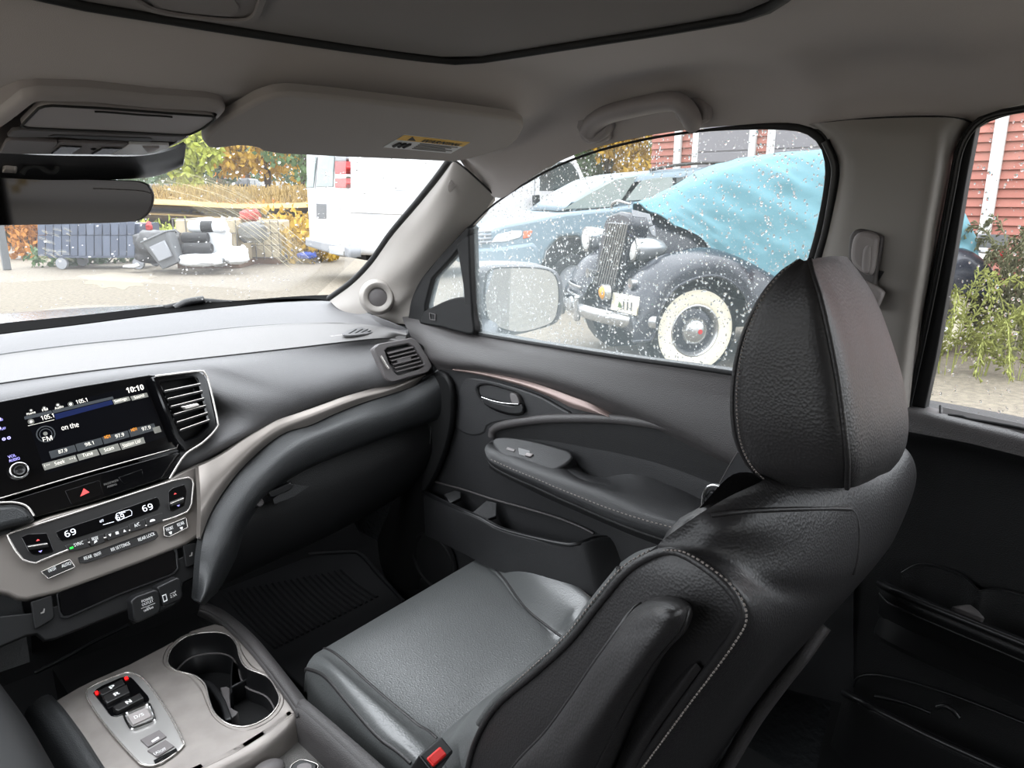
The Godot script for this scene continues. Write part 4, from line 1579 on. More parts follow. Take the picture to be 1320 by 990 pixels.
		obj("warmer_light", MB.new().plate(PackedVector3Array([ru - rx, ru + rx, ru + SN.cross(Vector3.RIGHT).normalized() * 0.003]), SN, 0.0008), M.hazard_red, c)
		obj("cooler_light", MB.new().plate(PackedVector3Array([rd2 - rx, rd2 + rx, rd2 - SN.cross(Vector3.RIGHT).normalized() * 0.003]), SN, 0.0008), M.glow_violet, c)
	# upper key row
	var keys := [["84,703 112,695 116,705 90,711", "SYNC", 96, 705, 108, 701], ["114,694 133,688 135,699 118,704", "MODE", 119, 697, 127, 695], ["136,688 165,678 167,687 139,697", "", 0, 0, 0, 0], ["166,676 186,669 188,680 169,686", "A/C", 174, 680, 181, 677], ["187,668 209,661 210,672 190,679", "", 0, 0, 0, 0]]
	for k in keys:
		obj("climate_key", MB.new().plate(sl(k[0], 0.0065), SN, 0.004, 0.0008), M.key_dark, c)
		if k[1]:
			sw(k[1], k[2], k[3], k[4], k[5], M.white_print, c, 4.2, 0.0070)
	obj("sync_lamp", MB.new().plate(sl("90,706 94,704.5 94.5,706.5 90.5,708", 0.007), SN, 0.001), M.glow_green, c)
	var ex := Vector3(0.0026, 0, 0)
	var ey := SN.cross(Vector3.RIGHT).normalized() * 0.0026
	if ey.y < 0:
		ey = -ey
	var m0 := s(142, 690, 0.0069)
	obj("fan_down_mark", MB.new().plate(PackedVector3Array([m0 - ex + ey, m0 + ex + ey, m0 - ey]), SN, 0.0004), M.white_print, c)
	m0 = s(151, 687, 0.0069)
	obj("fan_mark", MB.new().plate(PackedVector3Array([m0 - ex - ey, m0 + ex - ey, m0 + ex + ey, m0 - ex + ey]), SN, 0.0004), M.white_print, c)
	m0 = s(160.5, 684, 0.0069)
	obj("fan_up_mark", MB.new().plate(PackedVector3Array([m0 - ex - ey, m0 + ex - ey, m0 + ey]), SN, 0.0004), M.white_print, c)
	m0 = s(123, 698.5, 0.0069)
	obj("airflow_mark", MB.new().plate(PackedVector3Array([m0 - ex - ey, m0 + ex * 1.4, m0 + ex + ey, m0 - ex * 0.4 + ey]), SN, 0.0004), M.white_print, c)
	m0 = s(196.5, 671, 0.0069)
	obj("recirculate_mark", MB.new().plate(PackedVector3Array([m0 - ex * 2 - ey * 0.6, m0 + ex * 2 - ey * 0.6, m0 + ex * 1.8 + ey * 0.3, m0 + ex * 0.8 + ey, m0 - ex * 0.8 + ey, m0 - ex * 1.8 + ey * 0.2]), SN, 0.0004), M.white_print, c)
	# lower key row
	var rows := [["53,737 90,721 97,731 62,746", [["ON/OFF", 63, 738, 73, 734], ["AUTO", 80, 732, 92, 727.5]]], ["101,719 200,683 204,690 203,694 109,726 102,725", [["REAR", 109, 722, 119, 718.5], ["ON/OFF", 122, 718, 131, 714.5], ["RR SETTINGS", 144, 711, 168, 702], ["REAR LOCK", 179, 698, 200, 689.5]]], ["211,679 240,667 242,680 218,692 212,691", [["FRONT", 215, 685, 224, 681.5], ["REAR", 229.5, 679, 238, 675.5]]]]
	for k in rows:
		var lp := rs(sl(k[0], 0.003), 30, true, false)
		obj("key_base", MB.new().plate(lp, SN, 0.008, 0.001), M.key_dark, c)
		obj("key_base_rim", MB.new().tube(lp, 0.0009, 5, true), M.bright_edge if k[1].size() != 4 else M.black_satin, c)
		for w in k[1]:
			sw(w[0], w[1], w[2], w[3], w[4], M.white_print, c, 4.2, 0.0036)
	for q in [[220, 687.0], [234, 681.0]]:
		m0 = s(q[0], q[1], 0.0034)
		obj("defrost_mark", MB.new().plate(PackedVector3Array([m0 - ex * 1.2 + ey, m0 + ex * 1.2 + ey, m0 + ex * 0.5 - ey, m0 - ex * 0.5 - ey]), SN, 0.0004), M.white_print, c)

	# ---- lower stack: coin slot, seat heater keys, sockets
	var l := thing("lower_console_panel", "black panel below the climate keys with open tray and sockets", "panel")
	var lower := rs(sl("-60,800 40,790 100,773 180,745 240,715 256,700 268,690 262,735 250,745 236,752 232,778 170,805 168,785 60,828 45,815 -60,860", -0.012), 60, true, false)
	var slot_o := rs(sl("75,766 85,760 150,735 215,708 226,709 228,733 222,739 150,766 85,795 79,793", -0.008), 48, true, false)
	obj("panel", MB.new().plate(lower, SN, 0.02, 0.003), M.black, l)
	obj("tray_rim", MB.new().frame(rs(sl("73,765 85,757 150,732 215,705 229,706 231,735 224,741 150,769 85,798 77,796", -0.008), 48, true, false), slot_o, SN, 0.006, 0.001), M.black_satin, l)
	obj("tray_hollow", MB.new().plate(inset(slot_o, 0.99), SN, 0.003), M.piano, l)
	obj("tray_glint", MB.new().tube(sl("191,722 192,731", -0.009), 0.0006, 5), M.grey_plastic, l)
	for k in ["236,703 253,699 257,725 240,732", "40,776 67,767 70,797 45,812"]:
		var hs := obj("seat_heater_key", MB.new().plate(rs(sl(k, -0.006), 20, true, false), SN, 0.008, 0.0015), M.black, l)
		var q := sl(k, -0.0055)
		var m := (q[0] + q[1] + q[2] + q[3]) / 4
		obj("seat_mark", MB.new().plate(PackedVector3Array([m + ex * 0.8 + ey * 1.6, m + ex * 1.4 + ey * 1.2, m + ex * 0.4 - ey * 1.2, m - ex * 1.6 - ey * 1.2, m - ex * 1.6 - ey * 0.4, m - ex * 0.2 - ey * 0.2]), SN, 0.0006), M.grey_print, hs)
	# sockets
	var po := on(2, 195, 785, -1.325)
	var pn := Vector3(0.0, 0.30, 0.95).normalized()
	for k in ["169,775 176,769 201,760 206,764 208,785 204,791 178,803 172,800", "203,757 230,744 233,748 236,768 232,774 210,783"]:
		obj("socket_cover", MB.new().plate(rs(cp(po, pn, k), 30, true, false), pn, 0.03, 0.003), M.black_satin, l)
	var pz := po + pn * 0.0008
	for w in [["POWER", 183, 777, 197, 771.5, 3.2], ["OUTLET", 183.5, 781.5, 198, 775.5, 3.2], ["12V", 189, 785.5, 193, 783.5, 2.2], ["180W MAX", 185.5, 789, 198, 783.5, 2.4], ["2.5A", 220, 771, 228, 767.5, 3.4]]:
		words(w[0], onp(w[1], w[2], pz, pn), onp(w[3], w[4], pz, pn), pn, M.white_print, l, w[5] * onp(w[1], w[2], pz, pn).distance_to(onp(w[1], w[2] - 1, pz, pn)))
	obj("outlet_underline", MB.new().tube(cp(pz, pn, "182,784.5 200,777.5"), 0.0003, 4), M.white_print, l)
	var ph := cp(pz + pn * 0.0006, pn, "209,767.5 214,765.5 216,774 211,776.5")
	obj("phone_mark", MB.new().frame(ph, inset(ph, 0.72), pn, 0.0006), M.white_print, l)
	obj("usb_mark", MB.new().tube(cp(pz + pn * 0.0004, pn, "219,766 227,762 225,760.5 227,762 224,765"), 0.0003, 4), M.white_print, l)
	# end of the driver side trim, and knee pads left and right of the stack
	obj("driver_side_pad", MB.new().plate(rs(sl("-90,655 0,650 20,649 34,654 43,665 44,670 20,676 -90,700", 0.02), 40, true), SN, 0.05, 0.01), M.dash_low, l)
	obj("knee_pad_rim", MB.new().tube(rs(sl("-40,650 0,648 20,648 35,653 44,665", 0.021), 24), 0.002, 6), M.bright_edge, l)
	var kn := shell(loft([cv(0, -0.16, "-60,765 0,764,-.15 20,772,-.145 34,790,-.14 40,820,-.14 42,870,-.14 42,900,-.14"), cv(0, -0.19, "-120,800 -60,800 -40,810 -30,830 -25,860 -20,890 -18,920")], 24, 8), Vector3(0, -0.01, -0.03))
	obj("knee_pad", kn, M.dash_low, l)


# ---------------------------------------------------------------- console between the seats
const CY := 0.66


func k2(t: String, up := 0.0) -> PackedVector3Array:
	return cv(1, CY + up, t)


func k1(px: float, py: float, up := 0.0) -> Vector3:
	return on(1, px, py, CY + up)


func kw(t: String, x0: float, y0: float, x1: float, y1: float, m: Material, par: Node, px_tall: float, up: float) -> void:
	var a := k1(x0, y0, up)
	words(t, a, k1(x1, y1, up), Vector3.UP, m, par, px_tall * a.distance_to(k1(x0, y0 - 1, up)))


func console() -> void:
	var c := thing("centre_console", "silver topped centre console with a two-ring cup holder", "console")
	# cup holder outline
	var hole := rs(k2("216,850 223,834 242,820 270,815 293,818 305,831 309,847 318,861 344,872 356,888 360,904 347,923 321,936 296,934 277,920 269,901 264,882 251,871 232,866 220,860"), 80, true)
	var top := k2("70,905 110,882 165,858 215,832 250,812 280,804 296,811 312,824 345,860 366,888 383,911 381,918 372,924 352,940 325,958 300,972 240,1000 150,1060 120,1000 100,945")
	# the top as a sheet with a hole: a bridge from the outer edge to the hole, taken at matching angles
	var mid := Vector3.ZERO
	for p in hole:
		mid += p / hole.size()
	var big := rs(top, 400, true, false)
	var outer := PackedVector3Array()
	for p in hole:
		outer.append(p + (p - mid).normalized() * 0.012)
	var ringed := MB.new()
	ringed.frame(outer, hole, Vector3.UP, 0.02, 0.003)
	var holder := obj("cup_holder_rim", ringed, M.console_silver, c)
	# outer plate cut by the rim (a boolean, so that the opening is real)
	var cs := CSGCombiner3D.new()
	var flat := func(loop: PackedVector3Array, y0: float, depth: float) -> CSGPolygon3D:
		var q := CSGPolygon3D.new()
		var pts := PackedVector2Array()
		for p in loop:
			pts.append(Vector2(p.x, -p.z))
		q.polygon = pts
		q.mode = CSGPolygon3D.MODE_DEPTH
		q.depth = depth
		q.transform = Transform3D(Basis(Vector3.RIGHT, -PI / 2), Vector3(0, y0 + depth, 0))
		return q
	var sheet: CSGPolygon3D = flat.call(rs(top, 60, true, false), CY - 0.012, 0.012)
	sheet.transform = Transform3D(Basis(Vector3.RIGHT, -PI / 2), Vector3(0, CY, 0))
	cs.name = "top_plate"
	cs.add_child(sheet)
	var cut: CSGPolygon3D = flat.call(rs(outer, 60, true), CY - 0.05, 0.1)
	cut.transform = Transform3D(Basis(Vector3.RIGHT, -PI / 2), Vector3(0, CY + 0.05, 0))
	cut.operation = CSGShape3D.OPERATION_SUBTRACTION
	cs.add_child(cut)
	sheet.material = M.console_silver
	cut.material = M.console_silver
	c.add_child(cs, true)
	# wells
	var rows := [hole]
	for st in [[0.985, 0.02], [0.97, 0.045], [0.90, 0.048], [0.88, 0.085]]:
		rows.append(shift(inset(hole, st[0]), Vector3(0, -st[1], 0)))
	var well := MB.new()
	well.grid(rows, true, -1)
	well.fan(rows[-1], Vector3.UP)
	obj("cup_well", well, M.black_satin, c)
	obj("well_rim_line", MB.new().tube(shift(inset(hole, 0.93), Vector3(0, -0.044, 0)), 0.002, 6, true), M.grey_dark, c)
	obj("well_edge", MB.new().tube(hole, 0.0016, 6, true), M.bright_edge, c)
	# grip fingers
	for f in ["262,876 272,877 282,888 290,900 300,926 290,929 284,908 272,890", "299,850 316,862 322,874 300,885 297,896 297,868"]:
		obj("grip_finger", MB.new().plate(rs(k2(f, -0.03), 24, true, false), Vector3.UP, 0.05, 0.003), M.black_satin, c)
	obj("grip_finger", MB.new().plate(rs(k2("284,886 296,884 297,912 309,918 296,927 290,915", -0.04), 20, true, false), Vector3.UP, 0.04, 0.002), M.grey_dark, c)
	# rear face of the top, falling to the tray
	var r0 := k2("385,908 382,916 372,923 352,939 325,957 300,971 240,999")
	var r1 := shift(k2("384,914 382,924 373,932 354,949 328,968 302,982 242,1012"), Vector3(0, -0.01, 0))
	var r2 := shift(r0, Vector3(0.0, -0.045, 0.02))
	obj("top_rear_face", shell(loft([r0, r1, r2], 30, 8), Vector3(0, 0, -0.01)), M.console_silver, c)
	# side rails
	var a0 := k2("262,776 280,782 300,795 325,818 350,848 375,880 396,908", 0.004)
	var a1 := k2("258,785 272,790 292,804 315,826 342,858 366,890 384,916", 0.008)
	var a2 := k2("256,790 268,796 288,808 312,830 338,862 360,890 380,916", -0.02)
	var b0 := shift(a0, Vector3(0.02, -0.05, 0))
	obj("side_rail", shell(loft([shift(a0, Vector3(0.025, -0.2, 0)), b0, a0, a1, a2], 30, 14), Vector3(-0.004, -0.004, 0)), M.door_pad, c)
	var e0 := k2("388,912 398,907 450,950 520,1010 600,1080", 0.008)
	var e1 := k2("383,918 386,922 436,968 500,1030 580,1100", 0.008)
	var e2 := shift(e1, Vector3(-0.002, -0.05, 0))
	obj("rear_rail", shell(loft([shift(e0, Vector3(0.01, -0.2, 0)), e0, e1, e2], 24, 10), Vector3(-0.004, -0.004, 0)), M.door_pad, c)
	obj("rail_joint", MB.new().tube(k2("398,905 391,910 385,917 383,925", 0.009), 0.0018, 6), M.seam, c)
	# driver side rail, dark, running to the lower left corner
	var d0 := k2("44,905 62,918 85,950 110,990 140,1040", 0.004)
	var d1 := k2("62,895 78,912 103,946 128,985 165,1040", 0.006)
	obj("driver_rail", shell(loft([shift(d0, Vector3(-0.03, -0.2, 0)), shift(d0, Vector3(-0.02, -0.03, 0)), d0, d1, shift(d1, Vector3(0.004, -0.02, 0))], 24, 14), Vector3(0.004, -0.004, 0)), M.dash_low, c)
	# body and the deep well ahead of the top plate
	var body := MB.new()
	body.box(Vector3(0.02, 0.52, -0.95), Vector3(0.26, 0.14, 0.72))
	body.box(Vector3(0.0, 0.50, -1.45), Vector3(0.30, 0.14, 0.42))
	obj("body", body, M.black, c)
	obj("well_front_edge", MB.new().tube(k2("44,868 80,850 120,828 165,806", -0.04), 0.004, 6), M.black_satin, c)
	# rear tray with ribbed liner
	var tray := cv(1, 0.615, "330,985 350,970 385,948 400,952 470,1010 520,1070 420,1100 300,1020")
	obj("tray_liner", MB.new().plate(tray, Vector3.UP, 0.01), M.tray_mat, c)
	# ---- gear selector
	var gs := thing("gear_selector", "silver push-button gear selector plate on the console", "gear selector")
	var o0 := rs(k2("111,894 118,885 159,868 172,868 188,878 216,917 235,953 234,964 207,984 188,987 178,982 150,952 127,923 113,901", 0.003), 60, true)
	obj("plate_body", MB.new().plate(o0, Vector3.UP, 0.012, 0.003), M.selector_silver, gs)
	obj("plate_rim", MB.new().tube(inset(o0, 1.0), 0.0018, 6, true), M.bright_edge, gs)
	obj("key_bed", MB.new().plate(rs(k2("120,893 126,886 160,871 170,873 192,898 193,904 152,924 142,922", 0.0045), 30, true, false), Vector3.UP, 0.006, 0.001), M.piano, gs)
	for k in [["127,890 157,875 161,881 132,896", "P"], ["132,897 163,882 167,892 138,906", "R"], ["145,911 180,893 185,899 152,916", "N"]]:
		var q := k2(k[0], 0.011)
		var ko := obj("gear_key", MB.new().plate(q, Vector3.UP, 0.008, 0.0015), M.key_dark, gs)
		var m := (q[0] + q[1] + q[2] + q[3]) / 4
		var rt := (q[1] - q[0]).normalized()
		words(k[1], m - rt * 0.0045 + rt.cross(Vector3.UP) * 0.005, m + rt * 0.0045 + rt.cross(Vector3.UP) * 0.005, Vector3.UP, M.white_print, ko, 0.0095, true)
	obj("gear_lamp", MB.new().plate(k2("122,892 125.5,890 127,894 123.5,895.5", 0.0065), Vector3.UP, 0.001), M.glow_red, gs)
	obj("gear_lamp", MB.new().plate(k2("160,873.5 164,871.5 165.5,874.5 161.5,876", 0.0065), Vector3.UP, 0.001), M.glow_red, gs)
	var w0 := rs(k2("158,921 165,915 190,905 196,909 201,924 197,929 171,939 166,937", 0.008), 36, true)
	obj("drive_key_ring", MB.new().frame(w0, inset(w0, 0.80), Vector3.UP, 0.008, 0.0015), M.chrome, gs)
	var dk := obj("drive_key", MB.new().plate(rs(k2("164,922 190,911 195,923 172,934", 0.006), 4, true, false), Vector3.UP, 0.004, 0.001), M.grey_plastic, gs)
	kw("D/S", 174, 927, 186, 922, M.white_print, dk, 4, 0.0062)
	for k in ["181,953 208,939 216,948 188,964", "190,967 217,951 225,962 199,977"]:
		obj("mode_key", MB.new().plate(rs(k2(k, 0.006), 4, true, false), Vector3.UP, 0.005, 0.001), M.key_grey, gs)
	kw("OFF", 208, 970, 215, 966, M.white_print, gs, 3.5, 0.0063)
	kw("(A)", 200, 974, 207, 970, M.white_print, gs, 4, 0.0063)
	obj("dark_end", MB.new().plate(k2("198,980 227,964 229,968 200,983", 0.0055), Vector3.UP, 0.003), M.piano, gs)
	obj("mode_mark", MB.new().plate(k2("195,955 204,949.5 205.5,951.5 196.5,957", 0.0063), Vector3.UP, 0.0004), M.white_print, gs)
	# key fob in the tray
	var fb := thing("key_fob", "grey car key fob lying in the rear console tray", "key")
	var fl := rs(cv(1, 0.632, "374,988 384,979 392,978 408,983 409,989 398,1010 380,1008"), 30, true)
	obj("fob_body", MB.new().plate(fl, Vector3.UP, 0.014, 0.004), M.black_satin, fb)
	obj("fob_chrome_edge", MB.new().tube(shift(fl, Vector3(0, -0.003, 0)), 0.0014, 6, true), M.bright_edge, fb)
	obj("fob_button", MB.new().plate(rs(cv(1, 0.6335, "383,987 394,983 402,987 398,998 386,996"), 20, true), Vector3.UP, 0.002, 0.0008), M.key_grey, fb)
	var cz := thing("coin_pouch", "small dark rounded pouch beside the key fob", "pouch")
	obj("pouch_body", MB.new().ball(on(1, 345, 995, 0.63), Vector3(0.03, 0.014, 0.022), 20), M.grey_dark, cz)
	# floor mat
	var fm := thing("floor_mat", "black ribbed rubber mat in the passenger footwell", "mat")
	var ml := cv(1, 0.455, "262,770 330,735 375,722 440,715 462,717 515,770 480,800 400,870 396,900 440,960 380,890 330,835")
	obj("mat_sheet", MB.new().plate(rs(cv(1, 0.452, "256,764 330,730 375,716 440,712 464,714 520,775 560,830 520,900 430,920 340,842"), 50, true, false), Vector3.UP, 0.02, 0.006), M.mat_rubber, fm)
	obj("mat_border", MB.new().tube(rs(cv(1, 0.455, "375,716 440,712 464,714 490,742 520,775"), 20), 0.006, 8), M.mat_rubber, fm)
	for k in 20:
		var t := k / 19.0
		var a := Vector2(288, 765).lerp(Vector2(440, 735), t)
		var b := Vector2(356, 836).lerp(Vector2(486, 770), t)
		obj("mat_rib", MB.new().tube(rs(cv(1, 0.453, "%f,%f %f,%f %f,%f" % [a.x, a.y, (a.x + b.x) / 2 - 2, (a.y + b.y) / 2 + 1, b.x, b.y]), 6), 0.005, 6), M.mat_rubber, fm)
	# driver's seat edge at the lower left corner
	var ds := thing("driver_seat", "dark edge of the driver's seat in the bottom corner", "seat")
	obj("seat_bolster", MB.new().tube(rs(cv(1, 0.80, "-110,790 -90,830 -70,870 -43,915 -12,965 20,1030 60,1120"), 24), 0.05, 16), M.black, ds)


# ---------------------------------------------------------------- the passenger seat
func net_x(lines: Array) -> Array:
	var rows := []
	for l in lines:
		rows.append(cv(0, 0.2, l))
	return rows


func dashes(p: PackedVector3Array, out: Vector3, step: int, r: float) -> MB:
	var mb := MB.new()
	for k in range(0, p.size() - 1, step):
		mb.tube(PackedVector3Array([p[k] + out, p[k + 1] + out]), r, 5)
	return mb


func seat() -> void:
	var st := thing("passenger_seat", "black leather front passenger seat with folded inboard armrest", "car seat")
	# ---- cushion
	var lines := [
		"396,893,.60 399,863,.655 408,847,.668 422,837,.662 480,803,.664 545,765,.668 600,733,.678 624,720,.684 636,715,.718 652,715,.73 680,722,.60",
		"400,915,.585 420,873,.672 430,859,.687 440,849,.669 505,812,.672 575,772,.678 630,742,.685 649,745,.687 668,727,.73 694,727,.738 712,738,.60",
		"432,954,.585 452,910,.675 472,896,.692 489,893,.669 550,852,.668 610,805,.672 660,775,.68 677,783,.68 703,750,.735 735,751,.74 750,765,.60",
		"470,994,.585 489,951,.675 515,934,.692 538,934,.666 600,885,.660 650,840,.664 690,805,.675 712,812,.677 738,778,.733 767,776,.737 780,795,.60",
		"505,1028,.585 530,984,.675 550,968,.687 563,952,.660 612,915,.650 655,880,.654 705,842,.664 731,826,.675 752,803,.72 790,800,.718 800,815,.60"]
	var rows := []
	for l in lines:
		var r := cv(1, 0.66, l)
		r[10] = Vector3(minf(r[10].x, r[9].x + 0.012), r[10].y, r[9].z)
		rows.append(r)
	var front := PackedVector3Array()
	for p in rows[0]:
		front.append(Vector3(lerpf(p.x, 0.42, 0.06), minf(p.y - 0.05, 0.60), p.z - 0.004))
	var lip := PackedVector3Array()
	for p in rows[0]:
		lip.append(p + Vector3(0.0, -0.012, -0.014))
	var back := PackedVector3Array()
	for p in rows[4]:
		back.append(p + Vector3(0, -0.03, 0.2))
	var all := [front, lip]
	all.append_array(rows)
	all.append(back)
	var m := net(all, 71, 57)
	var cushion := obj("cushion", MB.new().grid(m), M.leather_lit, st)
	var under := MB.new()
	under.box(Vector3(0.42, 0.53, -0.92), Vector3(0.44, 0.16, 0.40), Basis.IDENTITY, 0.03)
	under.box(Vector3(0.42, 0.45, -0.90), Vector3(0.46, 0.05, 0.5))
	obj("seat_base", under, M.black, st)
	# seams: along the net's third, fourth and seventh lines
	for spec in [[7, 0.0036, "piping"], [21, 0.0028, "insert_seam"], [49, 0.0028, "insert_seam"], [63, 0.0030, "piping"]]:
		var line := column(m, spec[0]).slice(8, 49)
		obj(spec[2], MB.new().tube(rs(line, 50), spec[1], 6), M.leather, cushion)
	stuff(obj("stitching", dashes(rs(shift(column(m, 8).slice(9, 49), Vector3(0.005, 0.002, 0)), 120), Vector3.ZERO, 2, 0.0012), M.thread, cushion))
	stuff(obj("stitching", dashes(rs(shift(column(m, 62).slice(9, 49), Vector3(-0.004, 0.002, 0)), 90), Vector3.ZERO, 2, 0.0012), M.thread, cushion))

	# ---- backrest: leather wrapping shoulder and back
	var wrap := net_x([
		"985,617,.27 1030,624,.33 1080,622,.42 1130,605,.54 1166,578,.62",
		"940,640,.22 1000,645,.27 1070,650,.37 1130,635,.50 1181,605,.635",
		"895,667,.19 960,680,.215 1050,695,.32 1115,685,.45 1176,640,.64",
		"848,703,.18 920,712,.19 1020,735,.27 1100,730,.42 1155,690,.64",
		"870,711,.168 930,728,.18 1010,760,.26 1085,755,.41 1138,715,.64",
		"908,732,.166 950,752,.175 1015,782,.26 1070,778,.41 1115,742,.64",
		"940,760,.166 970,780,.18 1010,805,.26 1050,800,.40 1087,774,.63",
		"957,792,.166 975,810,.19 1000,830,.27 1025,826,.39 1058,806,.62",
		"940,825,.166 950,848,.19 970,872,.27 985,868,.38 1015,858,.61",
		"880,907,.166 893,925,.19 910,950,.27 925,955,.37 955,935,.60",
		"820,992,.166 835,1015,.19 855,1040,.27 870,1040,.37 890,1030,.60"])
	# the wrap turns over the far edge and down the top's front
	for r in wrap:
		r.append(r[4] + Vector3(0.012, 0.0, -0.05))
		r.append(r[4] + Vector3(-0.01, -0.01, -0.11))
	var over := PackedVector3Array()
	for p in wrap[0]:
		over.append(p + Vector3(0, -0.005, -0.035))
	var over2 := PackedVector3Array()
	for p in wrap[0]:
		over2.append(p + Vector3(0, -0.06, -0.075))
	var wr := [over2, over]
	wr.append_array(wrap)
	var wm := net(wr, 43, 73)
	var backrest := obj("backrest", MB.new().grid(wm), M.leather_back, st)
	# core closing the far side
	var core := MB.new()
	var cb := Basis(Vector3.RIGHT, 0.42)
	core.box(Vector3(0.40, 0.97, -0.45), Vector3(0.40, 0.52, 0.10), cb, 0.04)
	obj("backrest_core", core, M.leather, backrest)
	# shoulder seams
	var sh := rs(cv(0, 0.2, "917,664,.197 950,660,.215 1000,657,.262 1050,656,.335 1088,656,.40 1099,659,.425 1105,672,.432 1107,690,.432 1105,715,.43 1100,740,.43"), 50)
	obj("shoulder_seam", MB.new().tube(sh, 0.0026, 6), M.leather, backrest)
	# gathers near the far top corner
	for k in 6:
		var a := Vector2(1128, 628).lerp(Vector2(1158, 602), k / 5.0)
		obj("leather_gather", MB.new().tube(rs(cv(0, 0.5, "%f,%f,%f %f,%f,%f %f,%f,%f" % [a.x, a.y, 0.505 + k * 0.018, a.x + 6, a.y + 6, 0.53 + k * 0.016, a.x + 9, a.y + 15, 0.545 + k * 0.014]), 8), [0.0008, 0.0016, 0.002, 0.002, 0.002, 0.0016, 0.001, 0.0006], 6), M.leather, backrest)
	# ---- side panel set into the wrap
	var side := net_x([
		"840,716,.168 858,712,.167 876,711,.168",
		"807,737,.166 860,745,.158 909,732,.166",
		"773,777,.166 850,790,.154 940,760,.166",
		"733,827,.166 830,840,.153 957,792,.166",
		"690,867,.168 790,880,.154 940,825,.166",
		"640,910,.170 740,925,.156 880,907,.166",
		"613,955,.172 700,975,.158 840,962,.166",
		"598,1010,.172 690,1030,.158 805,1010,.166"])
	var sm := net(side, 27, 43)
	obj("side_panel", MB.new().grid(sm), M.leather, backrest)
	var edge := cv(0, 0.165, "598,1010,.170 613,955,.170 640,910,.168 690,867,.166 733,827,.164 773,777,.164 807,737,.164 840,716,.165 870,711,.165 908,731,.163 940,759,.163 957,791,.163 941,824,.163 880,906,.163 840,962,.163 806,1008,.163")
	obj("side_piping", MB.new().tube(rs(edge, 90), 0.0042, 8), M.leather, backrest)
	stuff(obj("stitching", dashes(rs(cv(0, 0.165, "855,707,.166 880,709,.162 912,727,.160 946,756,.160 962,791,.160 946,827,.160 886,908,.160 846,963,.160 815,1005,.160"), 150), Vector3(-0.003, 0, 0.002), 2, 0.0011), M.thread, backrest))
	stuff(obj("stitching", dashes(rs(cv(0, 0.165, "636,907,.174 686,863,.172 729,823,.172 768,774,.172 803,734,.170 838,712,.170"), 110), Vector3(-0.002, 0.003, 0), 2, 0.001), M.thread, backrest))
	# front face of the bolster, between the piping and the cushion
	var face := net_x([
		"848,703,.18 820,712,.30 800,725,.55",
		"800,737,.18 790,745,.30 780,765,.55",
		"770,777,.175 762,785,.35 752,805,.60",
		"735,827,.172 733,826,.36 735,824,.60",
		"692,866,.172 705,850,.36 731,826,.595",
		"642,909,.172 650,886,.34 700,852,.50",
		"617,940,.172 605,920,.26 655,878,.42",
		"600,990,.172 570,980,.20 563,953,.235",
		"590,1040,.172 560,1020,.20 540,1000,.22"])
	obj("backrest_front", MB.new().grid(net(face, 24, 45)), M.leather_lit, backrest)
	obj("front_seam", MB.new().tube(rs(cv(0, 0.2, "800,735,.18 768,774,.178 731,822,.176 688,861,.176 640,903,.176 618,932,.176"), 30), 0.006, 8), M.leather_lit, backrest)
	# lower bolster flank running down beside the armrest
	# ---- folded armrest
	var ar := [
		"835,773,.155 852,769,.150 872,770,.150 889,778,.155 894,790,.165",
		"815,787,.125 842,782,.100 868,784,.095 886,789,.115 893,797,.165",
		"787,825,.110 825,815,.088 855,812,.085 878,812,.11 884,816,.165",
		"762,860,.105 800,850,.084 832,846,.082 850,845,.11 862,838,.165",
		"735,900,.105 775,890,.082 805,884,.080 825,882,.11 845,868,.165",
		"702,945,.105 745,935,.082 775,930,.080 798,930,.11 820,925,.165",
		"662,988,.110 705,985,.085 740,985,.082 768,990,.11 795,985,.165",
		"640,1030,.115 690,1030,.09 720,1030,.085 745,1035,.11 775,1030,.165"]
	var an := net_x(ar)
	for r in an:
		r.insert(0, Vector3(0.165, r[0].y - 0.005, r[0].z - 0.004))
	var am := net(an, 36, 43)
	var arm := obj("folding_armrest", MB.new().grid(am), M.leather, st)
	obj("armrest_seam", MB.new().tube(rs(column(am, 28).slice(4, 43), 40), 0.0026, 6), M.leather, arm)
	obj("armrest_seam", MB.new().tube(rs(column(am, 7).slice(3, 43), 40), 0.0024, 6), M.leather, arm)
	# pivot cover strip behind the armrest
	var pv := net_x(["889,858,.160 897,855,.155 904,862,.160", "860,890,.158 870,892,.150 878,898,.158", "820,945,.158 830,950,.150 838,955,.158", "785,1005,.158 797,1010,.150 808,1012,.158"])
	obj("armrest_cover_strip", MB.new().grid(net(pv, 9, 20)), M.leather, st)
	# hard shell at the back's lower edge
	var hs := net_x(["1061,805,.575 1064,808,.58", "1034,842,.55 1037,848,.55", "1004,880,.535 1008,886,.535", "970,925,.52 976,933,.52", "938,978,.50 946,985,.50", "908,1030,.49 916,1036,.49"])
	var hsm := net(hs, 6, 30)
	obj("back_shell_edge", MB.new().tube(column(hsm, 2), 0.011, 10), M.door_pad, st)  # paler colour stands in for the highlight along the shell's edge

